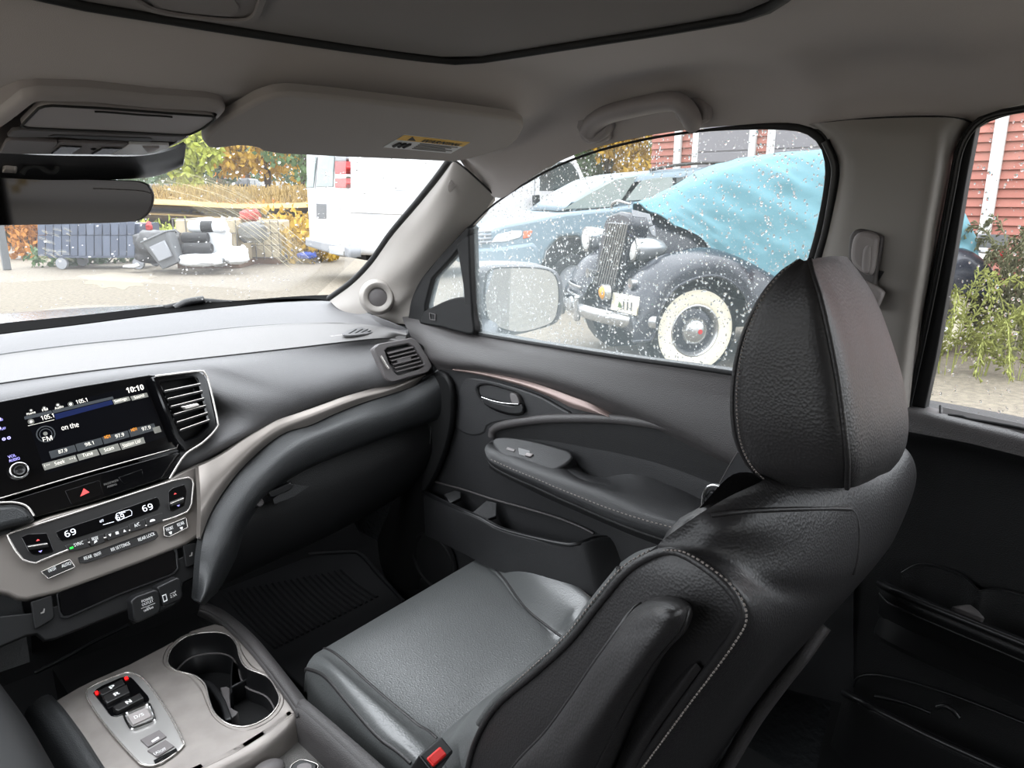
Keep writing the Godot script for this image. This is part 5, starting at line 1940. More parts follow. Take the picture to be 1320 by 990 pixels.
	# ---- headrest
	var hr := net_x([
		"990,620,.30 1040,628,.30 1092,629,.30 1112,624,.35 1132,614,.42 1146,603,.50",
		"968,603,.28 1028,610,.268 1092,614,.278 1120,608,.34 1144,597,.43 1159,588,.52",
		"952,575,.270 1020,582,.256 1092,590,.266 1124,585,.335 1150,577,.43 1167,567,.535",
		"945,538,.265 1018,545,.250 1088,550,.261 1122,548,.33 1150,543,.43 1169,535,.545",
		"946,490,.265 1010,490,.250 1080,490,.261 1112,490,.33 1140,487,.43 1161,483,.545",
		"956,440,.265 1010,435,.252 1070,437,.262 1098,435,.325 1125,433,.42 1145,430,.535",
		"977,392,.268 1018,385,.258 1058,385,.265 1080,382,.325 1105,380,.41 1127,384,.515",
		"1004,356,.275 1028,352,.269 1047,350,.274 1065,346,.325 1088,346,.40 1107,353,.485",
		"1029,338,.285 1037,336,.283 1044,335,.285 1058,332,.33 1076,330,.39 1092,334,.45"])
	var mid := Vector3.ZERO
	for j in hr.size():
		var r: PackedVector3Array = hr[j]
		var a: Vector3 = r[0]
		var z: Vector3 = r[5]
		var drop := 0.045 * pow(j / 8.0, 3.0)
		var deep := lerpf(0.06, 0.03, pow(j / 8.0, 2.0))
		r.append(Vector3(z.x - 0.01, z.y - drop * 0.5, z.z - deep))
		r.append(Vector3((a.x + z.x) / 2 + 0.03, (a.y + z.y) / 2 - drop, minf(a.z, z.z) - deep))
		r.append(Vector3(a.x + 0.06, a.y - drop, a.z - deep * 0.4))
		hr[j] = r
	var closed := []
	for r in hr:
		closed.append(cr(r, 54, true))
	var hm := across(closed, 45)
	var hmb := MB.new().grid(hm, true)
	hmb.fan(hm[0], Vector3.DOWN)
	hmb.fan(hm[44], Vector3.UP)
	var head := part_label(obj("headrest", hmb, M.leather, st), "rounded headrest with one long seam") as MeshInstance3D
	obj("headrest_seam", MB.new().tube(rs(column(hm, 12), 50), 0.0030, 6), M.leather, head)
	obj("headrest_edge_seam", MB.new().tube(rs(column(hm, 0), 50), 0.0028, 6), M.leather, head)
	stuff(obj("stitching", dashes(rs(shift(column(hm, 1), Vector3(-0.002, 0, 0)), 130), Vector3.ZERO, 2, 0.0010), M.thread, head))
	var post := MB.new()
	post.tube(PackedVector3Array([Vector3(0.36, 1.18, -0.35), Vector3(0.36, 1.34, -0.32)]), 0.007, 10)
	obj("headrest_post", post, M.chrome, st)
	post = MB.new()
	post.tube(PackedVector3Array([Vector3(0.47, 1.18, -0.35), Vector3(0.47, 1.34, -0.32)]), 0.007, 10)
	obj("headrest_post", post, M.chrome, st)


func belts() -> void:
	# buckle by the cushion
	var bk := thing("belt_buckle", "black seat belt buckle with a red release at the cushion's edge", "buckle")
	var o := on(0, 562, 965, 0.155)
	var up := Vector3(0.05, 0.86, 0.5).normalized()
	var rt := Vector3(1, 0, -0.15).normalized()
	rt = (rt - up * rt.dot(up)).normalized()
	var bs := Basis(rt, up, rt.cross(up))
	var c := onp(560, 975, o, Vector3(-0.5, 0.2, 0.8).normalized())
	obj("housing", MB.new().box(c - up * 0.03, Vector3(0.050, 0.08, 0.030), bs, 0.004), M.black_satin, bk)
	obj("release", MB.new().box(c + up * 0.008 + bs.z * 0.004 - rt * 0.004, Vector3(0.030, 0.010, 0.016), bs, 0.003), M.buckle_red, bk)
	# shoulder belt from the pillar to the sill, past the headrest
	var bl := thing("seat_belt", "dark seat belt webbing hanging behind the passenger seat", "seat belt")
	var e0 := cv(0, 0.69, "1118,345,.68 1060,420,.685 1000,510,.69 950,584,.69 932,615,.69 921,634,.69")
	var e1 := cv(0, 0.69, "1140,350,.68 1090,430,.685 1040,540,.69 990,620,.69 960,650,.69 945,668,.69")
	obj("webbing", shell(loft([e0, e1], 30, 4), Vector3(0.0015, 0, 0)), M.web, bl)
	obj("webbing_edge", MB.new().tube(rs(e0, 30), 0.0011, 5), M.grey_dark, bl)
	var f0 := cv(0, 0.69, "918,640 908,652 897,668")
	var f1 := cv(0, 0.69, "944,668 930,690 915,710")
	obj("lap_webbing", shell(loft([f0, f1], 10, 4), Vector3(0.0015, 0, 0)), M.web, bl)
	obj("tongue_loop", MB.new().tube(rs(cv(0, 0.682, "906,652 907,640 911,630 917,626 925,626 932,629"), 20), 0.0036, 8), M.chrome, bl)
	obj("tongue", MB.new().plate(rs(cv(0, 0.684, "908,640 915,632 935,640 950,652 940,668 918,655"), 20, true, false), Vector3(-1, 0.1, 0.2), 0.012, 0.003), M.black_satin, bl)
	# height adjuster on the pillar
	var an := thing("belt_anchor", "grey sliding seat belt height adjuster on the window pillar", "belt anchor")
	obj("recess", MB.new().plate(rs(cv(0, 0.668, "1094,310 1100,298 1112,296 1135,303 1138,312 1130,352 1124,380 1096,350"), 40, true), Vector3(-1, -0.1, 0.1), 0.02, 0.004), M.grey_dark, an)
	obj("slider", MB.new().plate(rs(cv(0, 0.655, "1097,318 1103,303 1118,300 1131,306 1131,318 1126,350 1118,356 1098,340"), 36, true), Vector3(-1, -0.1, 0.2), 0.03, 0.006), M.grey_plastic, an)
	obj("slider_button", MB.new().plate(rs(cv(0, 0.651, "1113,322 1122,318 1120,350 1111,350"), 20, true), Vector3(-1, -0.1, 0.2), 0.01, 0.003), M.grey_plastic, an)
	obj("guide", MB.new().plate(rs(cv(0, 0.66, "1113,364 1121,365 1137,376 1138,382 1130,399 1124,402 1110,390"), 30, true), Vector3(-1, 0.0, 0.2), 0.018, 0.005), M.grey_plastic, an)
	obj("guide_bolt", MB.new().ball(on(0, 1123, 388, 0.657), Vector3(0.003, 0.006, 0.006), 12), M.black_rubber, an)


# ---------------------------------------------------------------- visor, overhead console, mirrors
func overhead() -> void:
	# sun visor
	var v := thing("sun_visor", "grey fold-down sun visor with a yellow warning label", "sun visor")
	var n := Vector3(0, -1.0, 0.23).normalized()
	var o := Vector3(0.3, 1.617, -1.14)
	var loop := rs(cp(o, n, "262,184 266,176 280,162 330,133 352,125 375,123 440,129 520,138 600,147 655,154 672,159 676,164 668,180 652,192 610,204 585,209 520,206 440,203 360,199 336,195 333,191 310,188 280,192 268,191"), 100, true, false)
	obj("visor_board", MB.new().plate(loop, n, 0.016, 0.006), M.visor, v)
	obj("visor_hinge_roll", MB.new().tube(rs(cp(o - n * 0.010, n, "345,131 356,125 440,130 520,139 600,148 650,154"), 30), 0.006, 10), M.visor, v)
	var l0 := cp(o + n * 0.001, n, "521,174 606,183.5 581,198 494,190")
	var lab := obj("warning_label", MB.new().plate(l0, n, 0.001), M.label_white, v)
	var q: Array[Vector3] = [l0[0], l0[1], l0[1].lerp(l0[2], 0.36), l0[0].lerp(l0[3], 0.36)]
	obj("warning_band", MB.new().plate(shift(PackedVector3Array(q), n * 0.0004), n, 0.0005), M.label_yellow, lab)
	var lp := o + n * 0.002
	words("WARNING", onp(541, 182.5, lp, n), onp(590, 188, lp, n), n, M.ink, lab, 0.013, true)
	obj("warning_triangle", MB.new().plate(cp(lp, n, "525,181 532,176.5 536,182"), n, 0.0004), M.ink, lab)
	for k in 5:
		var t := 0.45 + k * 0.10
		var a := l0[0].lerp(l0[3], t).lerp(l0[1].lerp(l0[2], t), 0.36)
		var c := l0[0].lerp(l0[3], t).lerp(l0[1].lerp(l0[2], t), 0.94 - 0.07 * (k % 3))
		obj("label_print_line", MB.new().tube(PackedVector3Array([a + n * 0.0008, c + n * 0.0008]), 0.0008, 4), M.grey_print, lab)
	for k in 3:
		var a := l0[0].lerp(l0[3], 0.52).lerp(l0[1].lerp(l0[2], 0.52), 0.10 + 0.07 * k)
		var c := l0[0].lerp(l0[3], 0.80).lerp(l0[1].lerp(l0[2], 0.80), 0.08 + 0.07 * k)
		obj("label_pictogram", MB.new().tube(PackedVector3Array([a + n * 0.0008, c + n * 0.0008]), 0.0032, 5), M.ink, lab)
	# overhead console
	var c := thing("overhead_console", "grey overhead console with sunglasses lid and map lights", "overhead console")
	var cn := Vector3(0, -0.936, 0.351).normalized()
	cn = Vector3(0, -0.95, 0.31).normalized()
	var co := Vector3(0, 1.652, -0.99)
	var body := rs(cp(co, cn, "-60,205 -40,180 0,152 30,128 50,124 120,126 200,134 270,138 290,142 293,148 284,157 255,170 236,186 215,196 180,201 100,201 0,199 -40,205"), 90, true, false)
	obj("body", MB.new().plate(body, cn, 0.05, 0.012), M.grey_plastic, c)
	var lid := rs(cp(co + cn * 0.001, cn, "28,162 32,157 50,139 62,136 140,140 230,147 275,150 278,153 262,165 246,173 236,174 140,169 40,165 30,164"), 60, true, false)
	var ld := obj("sunglasses_lid", MB.new().plate(lid, cn, 0.008, 0.003), M.grey_plastic, c)
	obj("lid_gap", MB.new().tube(lid, 0.0016, 5, true), M.seam, ld)
	obj("lid_finger_line", MB.new().tube(rs(cp(co + cn * 0.0025, cn, "122,144 135,144.5 180,148 214,150 222,151"), 12), 0.0012, 5), M.seam, ld)
	var strip := rs(cp(co + cn * 0.002, cn, "10,176 16,169 26,167.5 140,173 242,176.5 240,178 228,183 200,182 100,177 20,177.5"), 50, true, false)
	obj("lamp_strip", MB.new().plate(strip, cn, 0.004, 0.001), M.grey_dark, c)
	obj("dark_bar", MB.new().plate(rs(cp(co + cn * 0.003, cn, "62,176 66,174 198,178.5 194,183 120,180"), 30, true, false), cn, 0.003, 0.0008), M.key_dark, c)
	obj("map_lamp", MB.new().plate(rs(cp(co + cn * 0.003, cn, "8,183 14,180.5 76,184 60,199 40,199 0,198"), 30, true, false), cn, 0.004, 0.001), M.key_grey, c)
	obj("map_lamp", MB.new().plate(rs(cp(co + cn * 0.003, cn, "168,186 220,187.5 205,196 185,200 142,200"), 30, true, false), cn, 0.004, 0.001), M.clear_lens, c)
	obj("switch_bank", MB.new().plate(cp(co + cn * 0.003, cn, "78,184 165,186.5 140,199.5 56,199"), cn, 0.004, 0.001), M.key_grey, c)
	obj("roof_switch", MB.new().plate(cp(co + cn * 0.005, cn, "78,189 106,190 92,199 66,199"), cn, 0.005, 0.001), M.piano, c)
	obj("roof_switch", MB.new().plate(cp(co + cn * 0.005, cn, "132,191.5 158,192 142,199.5 118,199.5"), cn, 0.005, 0.001), M.piano, c)
	obj("microphone", MB.new().ball(onp(120, 191, co + cn * 0.002, cn), Vector3(0.004, 0.003, 0.004), 10), M.black, c)
	obj("lens_switch", MB.new().plate(cp(co + cn * 0.005, cn, "184,190 206,190.5 200,195 190,197"), cn, 0.003, 0.001), M.grey_plastic, c)
	# sensor housing behind the mirror
	var h := thing("sensor_housing", "black camera housing on the windscreen behind the rear-view mirror", "housing")
	var h0 := cv(2, -1.16, "-60,196 0,197 60,200 120,201 180,201 220,194 240,186,-1.14")
	var h1 := cv(2, -1.20, "-60,215 0,217 60,219 120,219 180,216 225,208 238,202,-1.18")
	var h2 := cv(2, -1.26, "-60,228 0,229 60,232 120,232 175,230 205,226 236,214,-1.22")
	var h3 := cv(2, -1.33, "-60,225 0,226 60,228 120,228 175,226 205,220 238,205,-1.30")
	obj("cover", shell(loft([h0, h1, h2, h3], 30, 18), Vector3(0, 0.004, -0.01)), M.black_satin, h)
	obj("silver_bracket", MB.new().plate(rs(cv(2, -1.19, "3,222 4,205 8,199 24,200 22,223"), 20, true, false), Vector3(-0.2, 0, 1), 0.02, 0.004), M.silver_trim, h)
	obj("wiring_loop", MB.new().tube(rs(cv(2, -1.19, "28,224 34,216 42,214 52,215 60,220 68,222 73,218 72,212 64,209"), 24), 0.0035, 8), M.black_rubber, h)
	# rear-view mirror
	var rm := thing("rear_view_mirror", "wide dark rear-view mirror below the overhead console", "mirror")
	var mn := Vector3(-0.18, -0.02, 0.98).normalized()
	var mo := on(2, 100, 259, -1.26)
	var ml := rs(cp(mo, mn, "-110,228 0,228 60,229 150,232 182,233 194,238 200,248 200,262 194,276 182,285 160,287 100,289 0,291 -110,292"), 80, true, false)
	obj("mirror_housing", MB.new().plate(ml, mn, 0.035, 0.008), M.black_satin, rm)
	obj("mirror_glass", MB.new().plate(inset(ml, 0.965), mn, 0.002), M.dark_mirror, rm)
	for q2 in rm.get_children():
		if q2.name == "mirror_glass":
			q2.position = mn * 0.0015
	obj("mirror_edge_line", MB.new().tube(rs(cp(mo + mn * 0.002, mn, "120,243 150,244 182,246 197,251 196,262 190,274 183,281"), 24), 0.0009, 5), M.grey_dark, rm)
	obj("mirror_stem", MB.new().tube(PackedVector3Array([mo + Vector3(-0.06, 0.0, -0.03), mo + Vector3(-0.06, 0.05, -0.08)]), 0.014, 10), M.black, rm)
	# outside mirror on the passenger door
	var om := thing("door_mirror", "grey outside mirror seen through the wet front side window", "mirror")
	var nn := Vector3(-0.40, -0.045, 0.92).normalized()
	var oo := on(0, 672, 388, 1.02)
	var outer := rs(cp(oo, nn, "612,362 618,348 632,343 665,342 700,344 718,349 727,362 729,385 726,408 716,420 690,428 665,434 640,430 624,422 614,405"), 60, true)
	obj("mirror_shell", MB.new().plate(outer, nn, 0.10, 0.02), M.mirror_grey, om)
	var mg := rs(cp(oo + nn * 0.001, nn, "627,360 632,350 645,346 685,346 708,350 717,362 719,385 715,408 705,418 672,427 645,422 631,412 626,390"), 60, true)
	obj("mirror_bezel", MB.new().plate(inset(mg, 1.05), nn, 0.006, 0.002), M.black_satin, om)
	obj("mirror_glass", MB.new().plate(shift(mg, nn * 0.003), nn, 0.003), M.mirror, om)
	obj("mirror_arm", MB.new().tube(PackedVector3Array([oo + Vector3(-0.10, -0.07, -0.05), WP + Vector3(0.03, -0.04, -1.33)]), 0.045, 12, false, 0.6), M.mirror_grey, om)
	# wiper at the windscreen's foot
	var wp := thing("wiper", "black wiper arm lying on the bonnet's edge", "wiper")
	obj("blade", MB.new().tube(rs(cv(2, -2.20, "212,397 240,391 262,388 290,390 330,391"), 20), 0.008, 8), M.black_rubber, wp)
	obj("arm", MB.new().tube(rs(cv(2, -2.19, "225,398 240,390 262,386"), 12), 0.011, 8), M.black_satin, wp)


# ---------------------------------------------------------------- panes and the rain on them
func drops(called: String, on_pane: Node3D, p: Vector3, nrm: Vector3, loop: PackedVector3Array, count: int, r0: float, r1: float, sd: int) -> void:
	var r := RandomNumberGenerator.new()
	r.seed = sd
	var e1 := nrm.cross(Vector3.UP).normalized()
	var e2 := nrm.cross(e1).normalized()
	var poly := PackedVector2Array()
	var lo := Vector2(1e9, 1e9)
	var hi := Vector2(-1e9, -1e9)
	for q in loop:
		var w := Vector2((q - p).dot(e1), (q - p).dot(e2))
		poly.append(w)
		lo = lo.min(w)
		hi = hi.max(w)
	var clump := FastNoiseLite.new()
	clump.seed = sd
	clump.frequency = 9.0
	var mm := MultiMesh.new()
	mm.transform_format = MultiMesh.TRANSFORM_3D
	var sp := SphereMesh.new()
	sp.radius = 1.0
	sp.height = 2.0
	sp.radial_segments = 12
	sp.rings = 7
	mm.mesh = sp
	var where: Array[Transform3D] = []
	while where.size() < count:
		var w := Vector2(r.randf_range(lo.x, hi.x), r.randf_range(lo.y, hi.y))
		var pick := r.randf()
		var size := r.randf()
		var tall := r.randf()
		if not Geometry2D.is_point_in_polygon(w, poly) or clump.get_noise_2d(w.x * 1.6, w.y * 0.5) * 0.9 + 0.62 < pick:
			continue
		var rad := lerpf(r0, r1, size * size * size)
		var bs := Basis(e1 * rad * lerpf(0.85, 1.15, pick), Vector3.UP.slide(nrm).normalized() * rad * lerpf(0.9, 1.7, tall * tall), nrm * rad * 0.38)
		where.append(Transform3D(bs, p + e1 * w.x + e2 * w.y + nrm * rad * 0.36))
	mm.instance_count = count
	for k in count:
		mm.set_instance_transform(k, where[k])
	var o := MultiMeshInstance3D.new()
	o.name = called
	o.multimesh = mm
	o.material_override = M.water
	on_pane.add_child(o, true)
	stuff(o)


func glass() -> void:
	var front := rs(win("606,434 604,300 640,258 700,219 760,194 830,176 900,165 1045,162 1066,184 1078,215 1070,270 1040,420 1020,500"), 60, true, false)
	var mb := MB.new()
	mb.poly(front, -WN)
	var w := struct("window_2", "rain-beaded front passenger side window", mb, M.glass_door)
	drops("raindrops", w, WP, WN, front, 6500, 0.0006, 0.0024, 21)
	var quarter := rs(win("540,420 545,375 570,330 598,300 601,432"), 30, true, false)
	mb = MB.new()
	mb.poly(quarter, -WN)
	w = struct("window_3", "small wet quarter window ahead of the divider bar", mb, M.glass_door)
	drops("raindrops", w, WP, WN, quarter, 320, 0.0006, 0.0024, 22)
	var rear := win("1180,540 1206,425 1240,255 1258,175 1275,150 1340,120")
	for q in [[1.68, 0.10], [1.66, 0.95], [1.18, 0.95]]:
		rear.append(Vector3(WP.x - (q[0] - WP.y) * WN.y / WN.x, q[0], q[1]))
	rear = rs(rear, 60, true, false)
	mb = MB.new()
	mb.poly(rear, -WN)
	w = struct("window_4", "rain-beaded rear passenger side window", mb, M.glass_rear)
	drops("raindrops", w, WP, WN, rear, 5200, 0.0005, 0.0022, 23)
	# windscreen: curved in plan, raked
	var foot := PackedVector3Array()
	var head := PackedVector3Array()
	for k in 17:
		var x := -0.80 + 1.6 * k / 16
		foot.append(Vector3(x, 1.19 + 0.03 * absf(x), -2.34 + 0.30 * x * x))
		head.append(Vector3(x * 0.86, 1.66, -1.24 + 0.06 * x * x))
	mb = MB.new()
	mb.grid(loft([foot, head], 30, 12))
	w = struct("window_1", "raked windscreen with scattered rain and wiper streaks", mb, M.glass_screen)
	var a := foot[8]
	var b := head[8]
	var n := (b - a).cross(Vector3.RIGHT).normalized()
	if n.z > 0:
		n = -n
	# drops follow the pane's curve: they are set in three facets
	for k in 3:
		var i0: int = [2, 8, 11][k]
		var i1: int = [8, 11, 15][k]
		var nn := (head[i0] - foot[i0]).cross(foot[i1] - foot[i0]).normalized()
		if nn.z > 0:
			nn = -nn
		drops("raindrops", w, foot[i0], nn, PackedVector3Array([foot[i0], foot[i1], head[i1], head[i0]]), [70, 150, 520][k], 0.0010, 0.0034, 31 + k)
	# streaks left by the wipers
	var film := MB.new()
	var pl := foot[7]
	for k in 11:
		var dx := k * 3.4
		var dy := k * 1.6
		var path := PackedVector3Array()
		for q in nums("215,235 260,246 300,263 335,287 362,310 388,332"):
			path.append(onp(q[0] + 10 - dx * 0.35 + 8 * sin(k * 1.7), q[1] - 14 + dx + 3 * sin(k * 2.3), pl - n * 0.003, n))
		film.tube(rs(path, 14).slice(k % 3, 14 - (k * 2) % 5), 0.0008 + 0.0007 * absf(sin(k * 1.3)), 4, false, 0.3)
	stuff(obj("wiper_streaks", film, M.wet_film, w))
	var sm0 := PackedVector3Array()
	var sm1 := PackedVector3Array()
	for q in nums("205,232 250,226 300,236 345,268 380,306 402,340"):
		sm0.append(onp(q[0], q[1], pl - n * 0.003, n))
	for q in nums("200,240 240,262 285,290 320,312 350,330 372,345"):
		sm1.append(onp(q[0], q[1], pl - n * 0.003, n))
	stuff(obj("wiper_smear", shell(loft([sm0, sm1], 20, 6), n * 0.0004), M.smear, w))
	film = MB.new()
	var r := RandomNumberGenerator.new()
	r.seed = 5
	for k in 26:
		var px := r.randf_range(40, 86)
		var py := r.randf_range(293, 336)
		film.tube(PackedVector3Array([onp(px, py, pl - n * 0.003, n), onp(px + r.randf_range(4, 12), py + r.randf_range(0, 4), pl - n * 0.003, n)]), r.randf_range(0.0006, 0.0016), 4, false, 0.3)
	stuff(obj("wiper_streaks", film, M.wet_film, w))


# ---------------------------------------------------------------- the yard outside
func far(px: float, py: float, depth: float) -> Vector3:
	return EYE + ray(px, py) * depth


func here(t: Transform3D) -> MB:
	var mb := MB.new()
	mb.eye = t.affine_inverse() * EYE
	return mb


func stand(px: float, py: float, depth: float, turn := 0.0, y := 0.0) -> Transform3D:
	var p := far(px, py, depth)
	return Transform3D(Basis(Vector3.UP, turn), Vector3(p.x, y, p.z))


# a leaf: a small folded blade
func leaf_mesh(l: float, w: float) -> ArrayMesh:
	var mb := MB.new()
	mb.grid([PackedVector3Array([Vector3(-0.02 * w, 0, 0), Vector3(0, 0, 0), Vector3(0.02 * w, 0, 0)]), PackedVector3Array([Vector3(-w / 2, 0.12 * w, l * 0.4), Vector3(0, 0, l * 0.45), Vector3(w / 2, 0.12 * w, l * 0.4)]), PackedVector3Array([Vector3(-0.02 * w, 0, l), Vector3(0, -0.02, l), Vector3(0.02 * w, 0, l)])])
	return mb.mesh()


func crown(called: String, par: Node3D, m: Material, mesh: Mesh, lumps: Array, count: int, sd: int) -> MultiMeshInstance3D:
	var r := RandomNumberGenerator.new()
	r.seed = sd
	var mm := MultiMesh.new()
	mm.transform_format = MultiMesh.TRANSFORM_3D
	mm.mesh = mesh
	mm.instance_count = count
	for k in count:
		var l: Array = lumps[r.randi() % lumps.size()]
		var c: Vector3 = l[0]
		var rad: Vector3 = l[1]
		var d := Vector3(r.randfn(), r.randfn(), r.randfn()).normalized()
		var p := c + d * rad * pow(r.randf(), 0.25)
		var bs := Basis.from_euler(Vector3(r.randf() * TAU, r.randf() * TAU, r.randf() * TAU)) * r.randf_range(0.7, 1.3)
		mm.set_instance_transform(k, Transform3D(bs, p))
	var o := MultiMeshInstance3D.new()
	o.name = called
	o.multimesh = mm
	o.material_override = m
	par.add_child(o, true)
	stuff(o)
	return o


func tree(label: String, at: Vector3, h: float, w: float, m: Material, sd: int, n := 1500, leaf := 0.30) -> void:
	var r := RandomNumberGenerator.new()
	r.seed = sd
	var t := thing("tree", label, "tree", Transform3D(Basis(), at), "trees beyond the yard")
	var mb := MB.new()
	mb.tube(cr(PackedVector3Array([Vector3(0, -0.2, 0), Vector3(0.1, h * 0.3, 0), Vector3(-0.05, h * 0.65, 0.05), Vector3(0.05, h * 0.9, 0)]), 10), [0.20, 0.18, 0.16, 0.14, 0.12, 0.10, 0.09, 0.07, 0.05, 0.03], 8)
	for k in 6:
		var y := h * (0.25 + 0.1 * k)
		var a := r.randf() * TAU
		mb.tube(PackedVector3Array([Vector3(0, y, 0), Vector3(cos(a) * w * 0.2, y + h * 0.08, sin(a) * w * 0.2), Vector3(cos(a) * w * 0.42, y + h * 0.1, sin(a) * w * 0.42)]), [0.06, 0.04, 0.02], 5)
	obj("trunk", mb, M.bark, t)
	var lumps := []
	for k in 14:
		var y := r.randf_range(0.12, 0.95)
		var spread := w * 0.42 * sqrt(maxf(0.05, 1.0 - pow(absf(y - 0.45) / 0.6, 2.0)))
		var a := r.randf() * TAU
		lumps.append([Vector3(cos(a) * spread * r.randf(), y * h, sin(a) * spread * r.randf()), Vector3(w * 0.24, h * 0.12, w * 0.24) * r.randf_range(0.7, 1.2)])
	crown("crown", t, m, leaf_mesh(leaf, leaf * 0.75), lumps, n, sd)


func wheel(t: Node3D, c: Vector3, axis: Vector3, r: float, w: float, called := "wheel") -> void:
	var o := obj(called, MB.new().lathe(PackedVector2Array([Vector2(r * 0.62, -w / 2), Vector2(r * 0.95, -w / 2), Vector2(r, -w * 0.3), Vector2(r, w * 0.3), Vector2(r * 0.95, w / 2), Vector2(r * 0.62, w / 2), Vector2(r * 0.60, w * 0.35)]), c, axis, 28), M.tyre, t)
	obj("hub", MB.new().lathe(PackedVector2Array([Vector2(r * 0.62, w * 0.36), Vector2(r * 0.3, w * 0.40), Vector2(r * 0.12, w * 0.46), Vector2(0, w * 0.46)]), c, axis, 24), M.bumper_grey, o)


func side_loop(s: String) -> PackedVector3Array:
	var out := PackedVector3Array()
	for w in nums(s):
		out.append(Vector3(w[0], w[1], 0))
	return out


func far_car(label: String, px: float, depth: float, turn: float, y: float, m: Material) -> void:
	var t := thing("car", label, "car", stand(px, 250, depth, turn, y), "cars parked on the bank")
	obj("body", MB.new().plate(shift(rs(side_loop("-2.2,0.35 2.2,0.35 2.3,0.6 2.2,0.95 1.4,1.0 -1.6,1.02 -2.25,0.9 -2.3,0.6"), 40, true, false), Vector3(0, 0, 0.9)), Vector3(0, 0, 1), 1.8, 0.1), m, t)
	obj("cabin", MB.new().plate(shift(rs(side_loop("-1.7,1.0 1.1,1.0 0.5,1.5 -1.3,1.52"), 30, true, false), Vector3(0, 0, 0.75)), Vector3(0, 0, 1), 1.5, 0.12), m, t)
	for k in ["-1.4,1.05 -0.35,1.05 -0.35,1.42 -1.15,1.42", "-0.25,1.05 0.8,1.05 0.4,1.40 -0.25,1.42"]:
		obj("window", MB.new().plate(shift(side_loop(k), Vector3(0, 0, 0.76)), Vector3(0, 0, 1), 0.02), M.dark_glass, t)
	for u in [-1.4, 1.4]:
		wheel(t, Vector3(u, 0.33, 0.82), Vector3(0, 0, 1), 0.33, 0.22)


func outside() -> void:
	var mb := MB.new()
	mb.box(Vector3(5, -0.15, -10), Vector3(140, 0.3, 140))
	struct("ground", "light tan asphalt of the yard", mb, M.asphalt)
	# sandy patches on the asphalt
	for k in ["98,357 112,354 120,355 140,351 160,352 172,350 190,352 206,351 196,354 204,357 190,359 198,363 182,364 186,369 168,369 160,374 146,370 132,372 124,367 108,366 114,361", "150,346 168,344.5 176,345.5 196,343.5 214,345.5 232,345 244,348 260,349 246,351 222,350.5 210,353 186,351 176,352 164,349"]:
		var pl := rs(cv(1, 0.0, k), 60, true)
		var ob := obj("sand_patch", MB.new().plate(shift(pl, Vector3(0, 0.004, 0)), Vector3.UP, 0.01, 0.003), M.sand)
		tag(ob, "pale washed sand patch on the asphalt, " + ("wide one nearer the bonnet" if k.begins_with("98") else "thin one nearer the grey bin"), "sand patch", "sand patches on the asphalt")
	var b0 := PackedVector3Array()
	var b1 := PackedVector3Array()
	var b2 := PackedVector3Array()
	var b3 := PackedVector3Array()
	for k in 15:
		var px := -300.0 + k * 75
		b0.append(far(px, 250, 24) * Vector3(1, 0, 1))
		b1.append(far(px, 250, 25.5) * Vector3(1, 0, 1) + Vector3(0, 0.8, 0))
		b2.append(far(px, 250, 27) * Vector3(1, 0, 1) + Vector3(0, 1.35 + 0.1 * sin(k * 1.3), 0))
		b3.append(far(px, 250, 95) * Vector3(1, 0, 1) + Vector3(0, 1.3, 0))
	struct("bank", "bank of dry golden grass at the yard's edge", shell(loft([b0, b1, b2, b3], 50, 20), Vector3(0, -0.3, 0)), M.dry_grass)
	var gr := RandomNumberGenerator.new()
	gr.seed = 77
	var tuft := MultiMesh.new()
	tuft.transform_format = MultiMesh.TRANSFORM_3D
	tuft.mesh = leaf_mesh(0.45, 0.05)
	tuft.instance_count = 9000
	for k in 9000:
		var px := gr.randf_range(120.0, 460.0)
		var dep := gr.randf_range(24.0, 28.5)
		var p := far(px, 250, dep)
		p.y = (dep - 24.0) * 0.533 if dep < 25.5 else minf(0.8 + (dep - 25.5) * 0.367, 1.33)
		tuft.set_instance_transform(k, Transform3D(Basis(Vector3.UP, gr.randf() * TAU) * Basis(Vector3.RIGHT, -PI / 2 + gr.randf_range(-0.7, 0.7)) * gr.randf_range(0.6, 1.4), p))
	var go := MultiMeshInstance3D.new()
	go.name = "dry_grass"
	go.multimesh = tuft
	go.material_override = M.dry_blade
	add_child(go, true)
	tag(go, "dry golden grass standing on the bank beyond the yard", "grass", "", "stuff")
	trees()
	far_car("small dark car parked on the bank beside the mirror's end", 214, 52, 0.9, 0.75, M.car_dark)
	far_car("silver car parked on the bank, half hidden by its dark neighbour", 238, 58, 0.7, 0.7, M.car_silver)
	far_car("dark car parked under the yellow tree", 316, 46, 0.8, 1.0, M.car_dark)
	far_car("pale car parked nearest the white van on the bank", 356, 52, 0.8, 0.9, M.car_silver)
	van()
	yard_things()
	suv()
	old_car()
	building()
	plants()


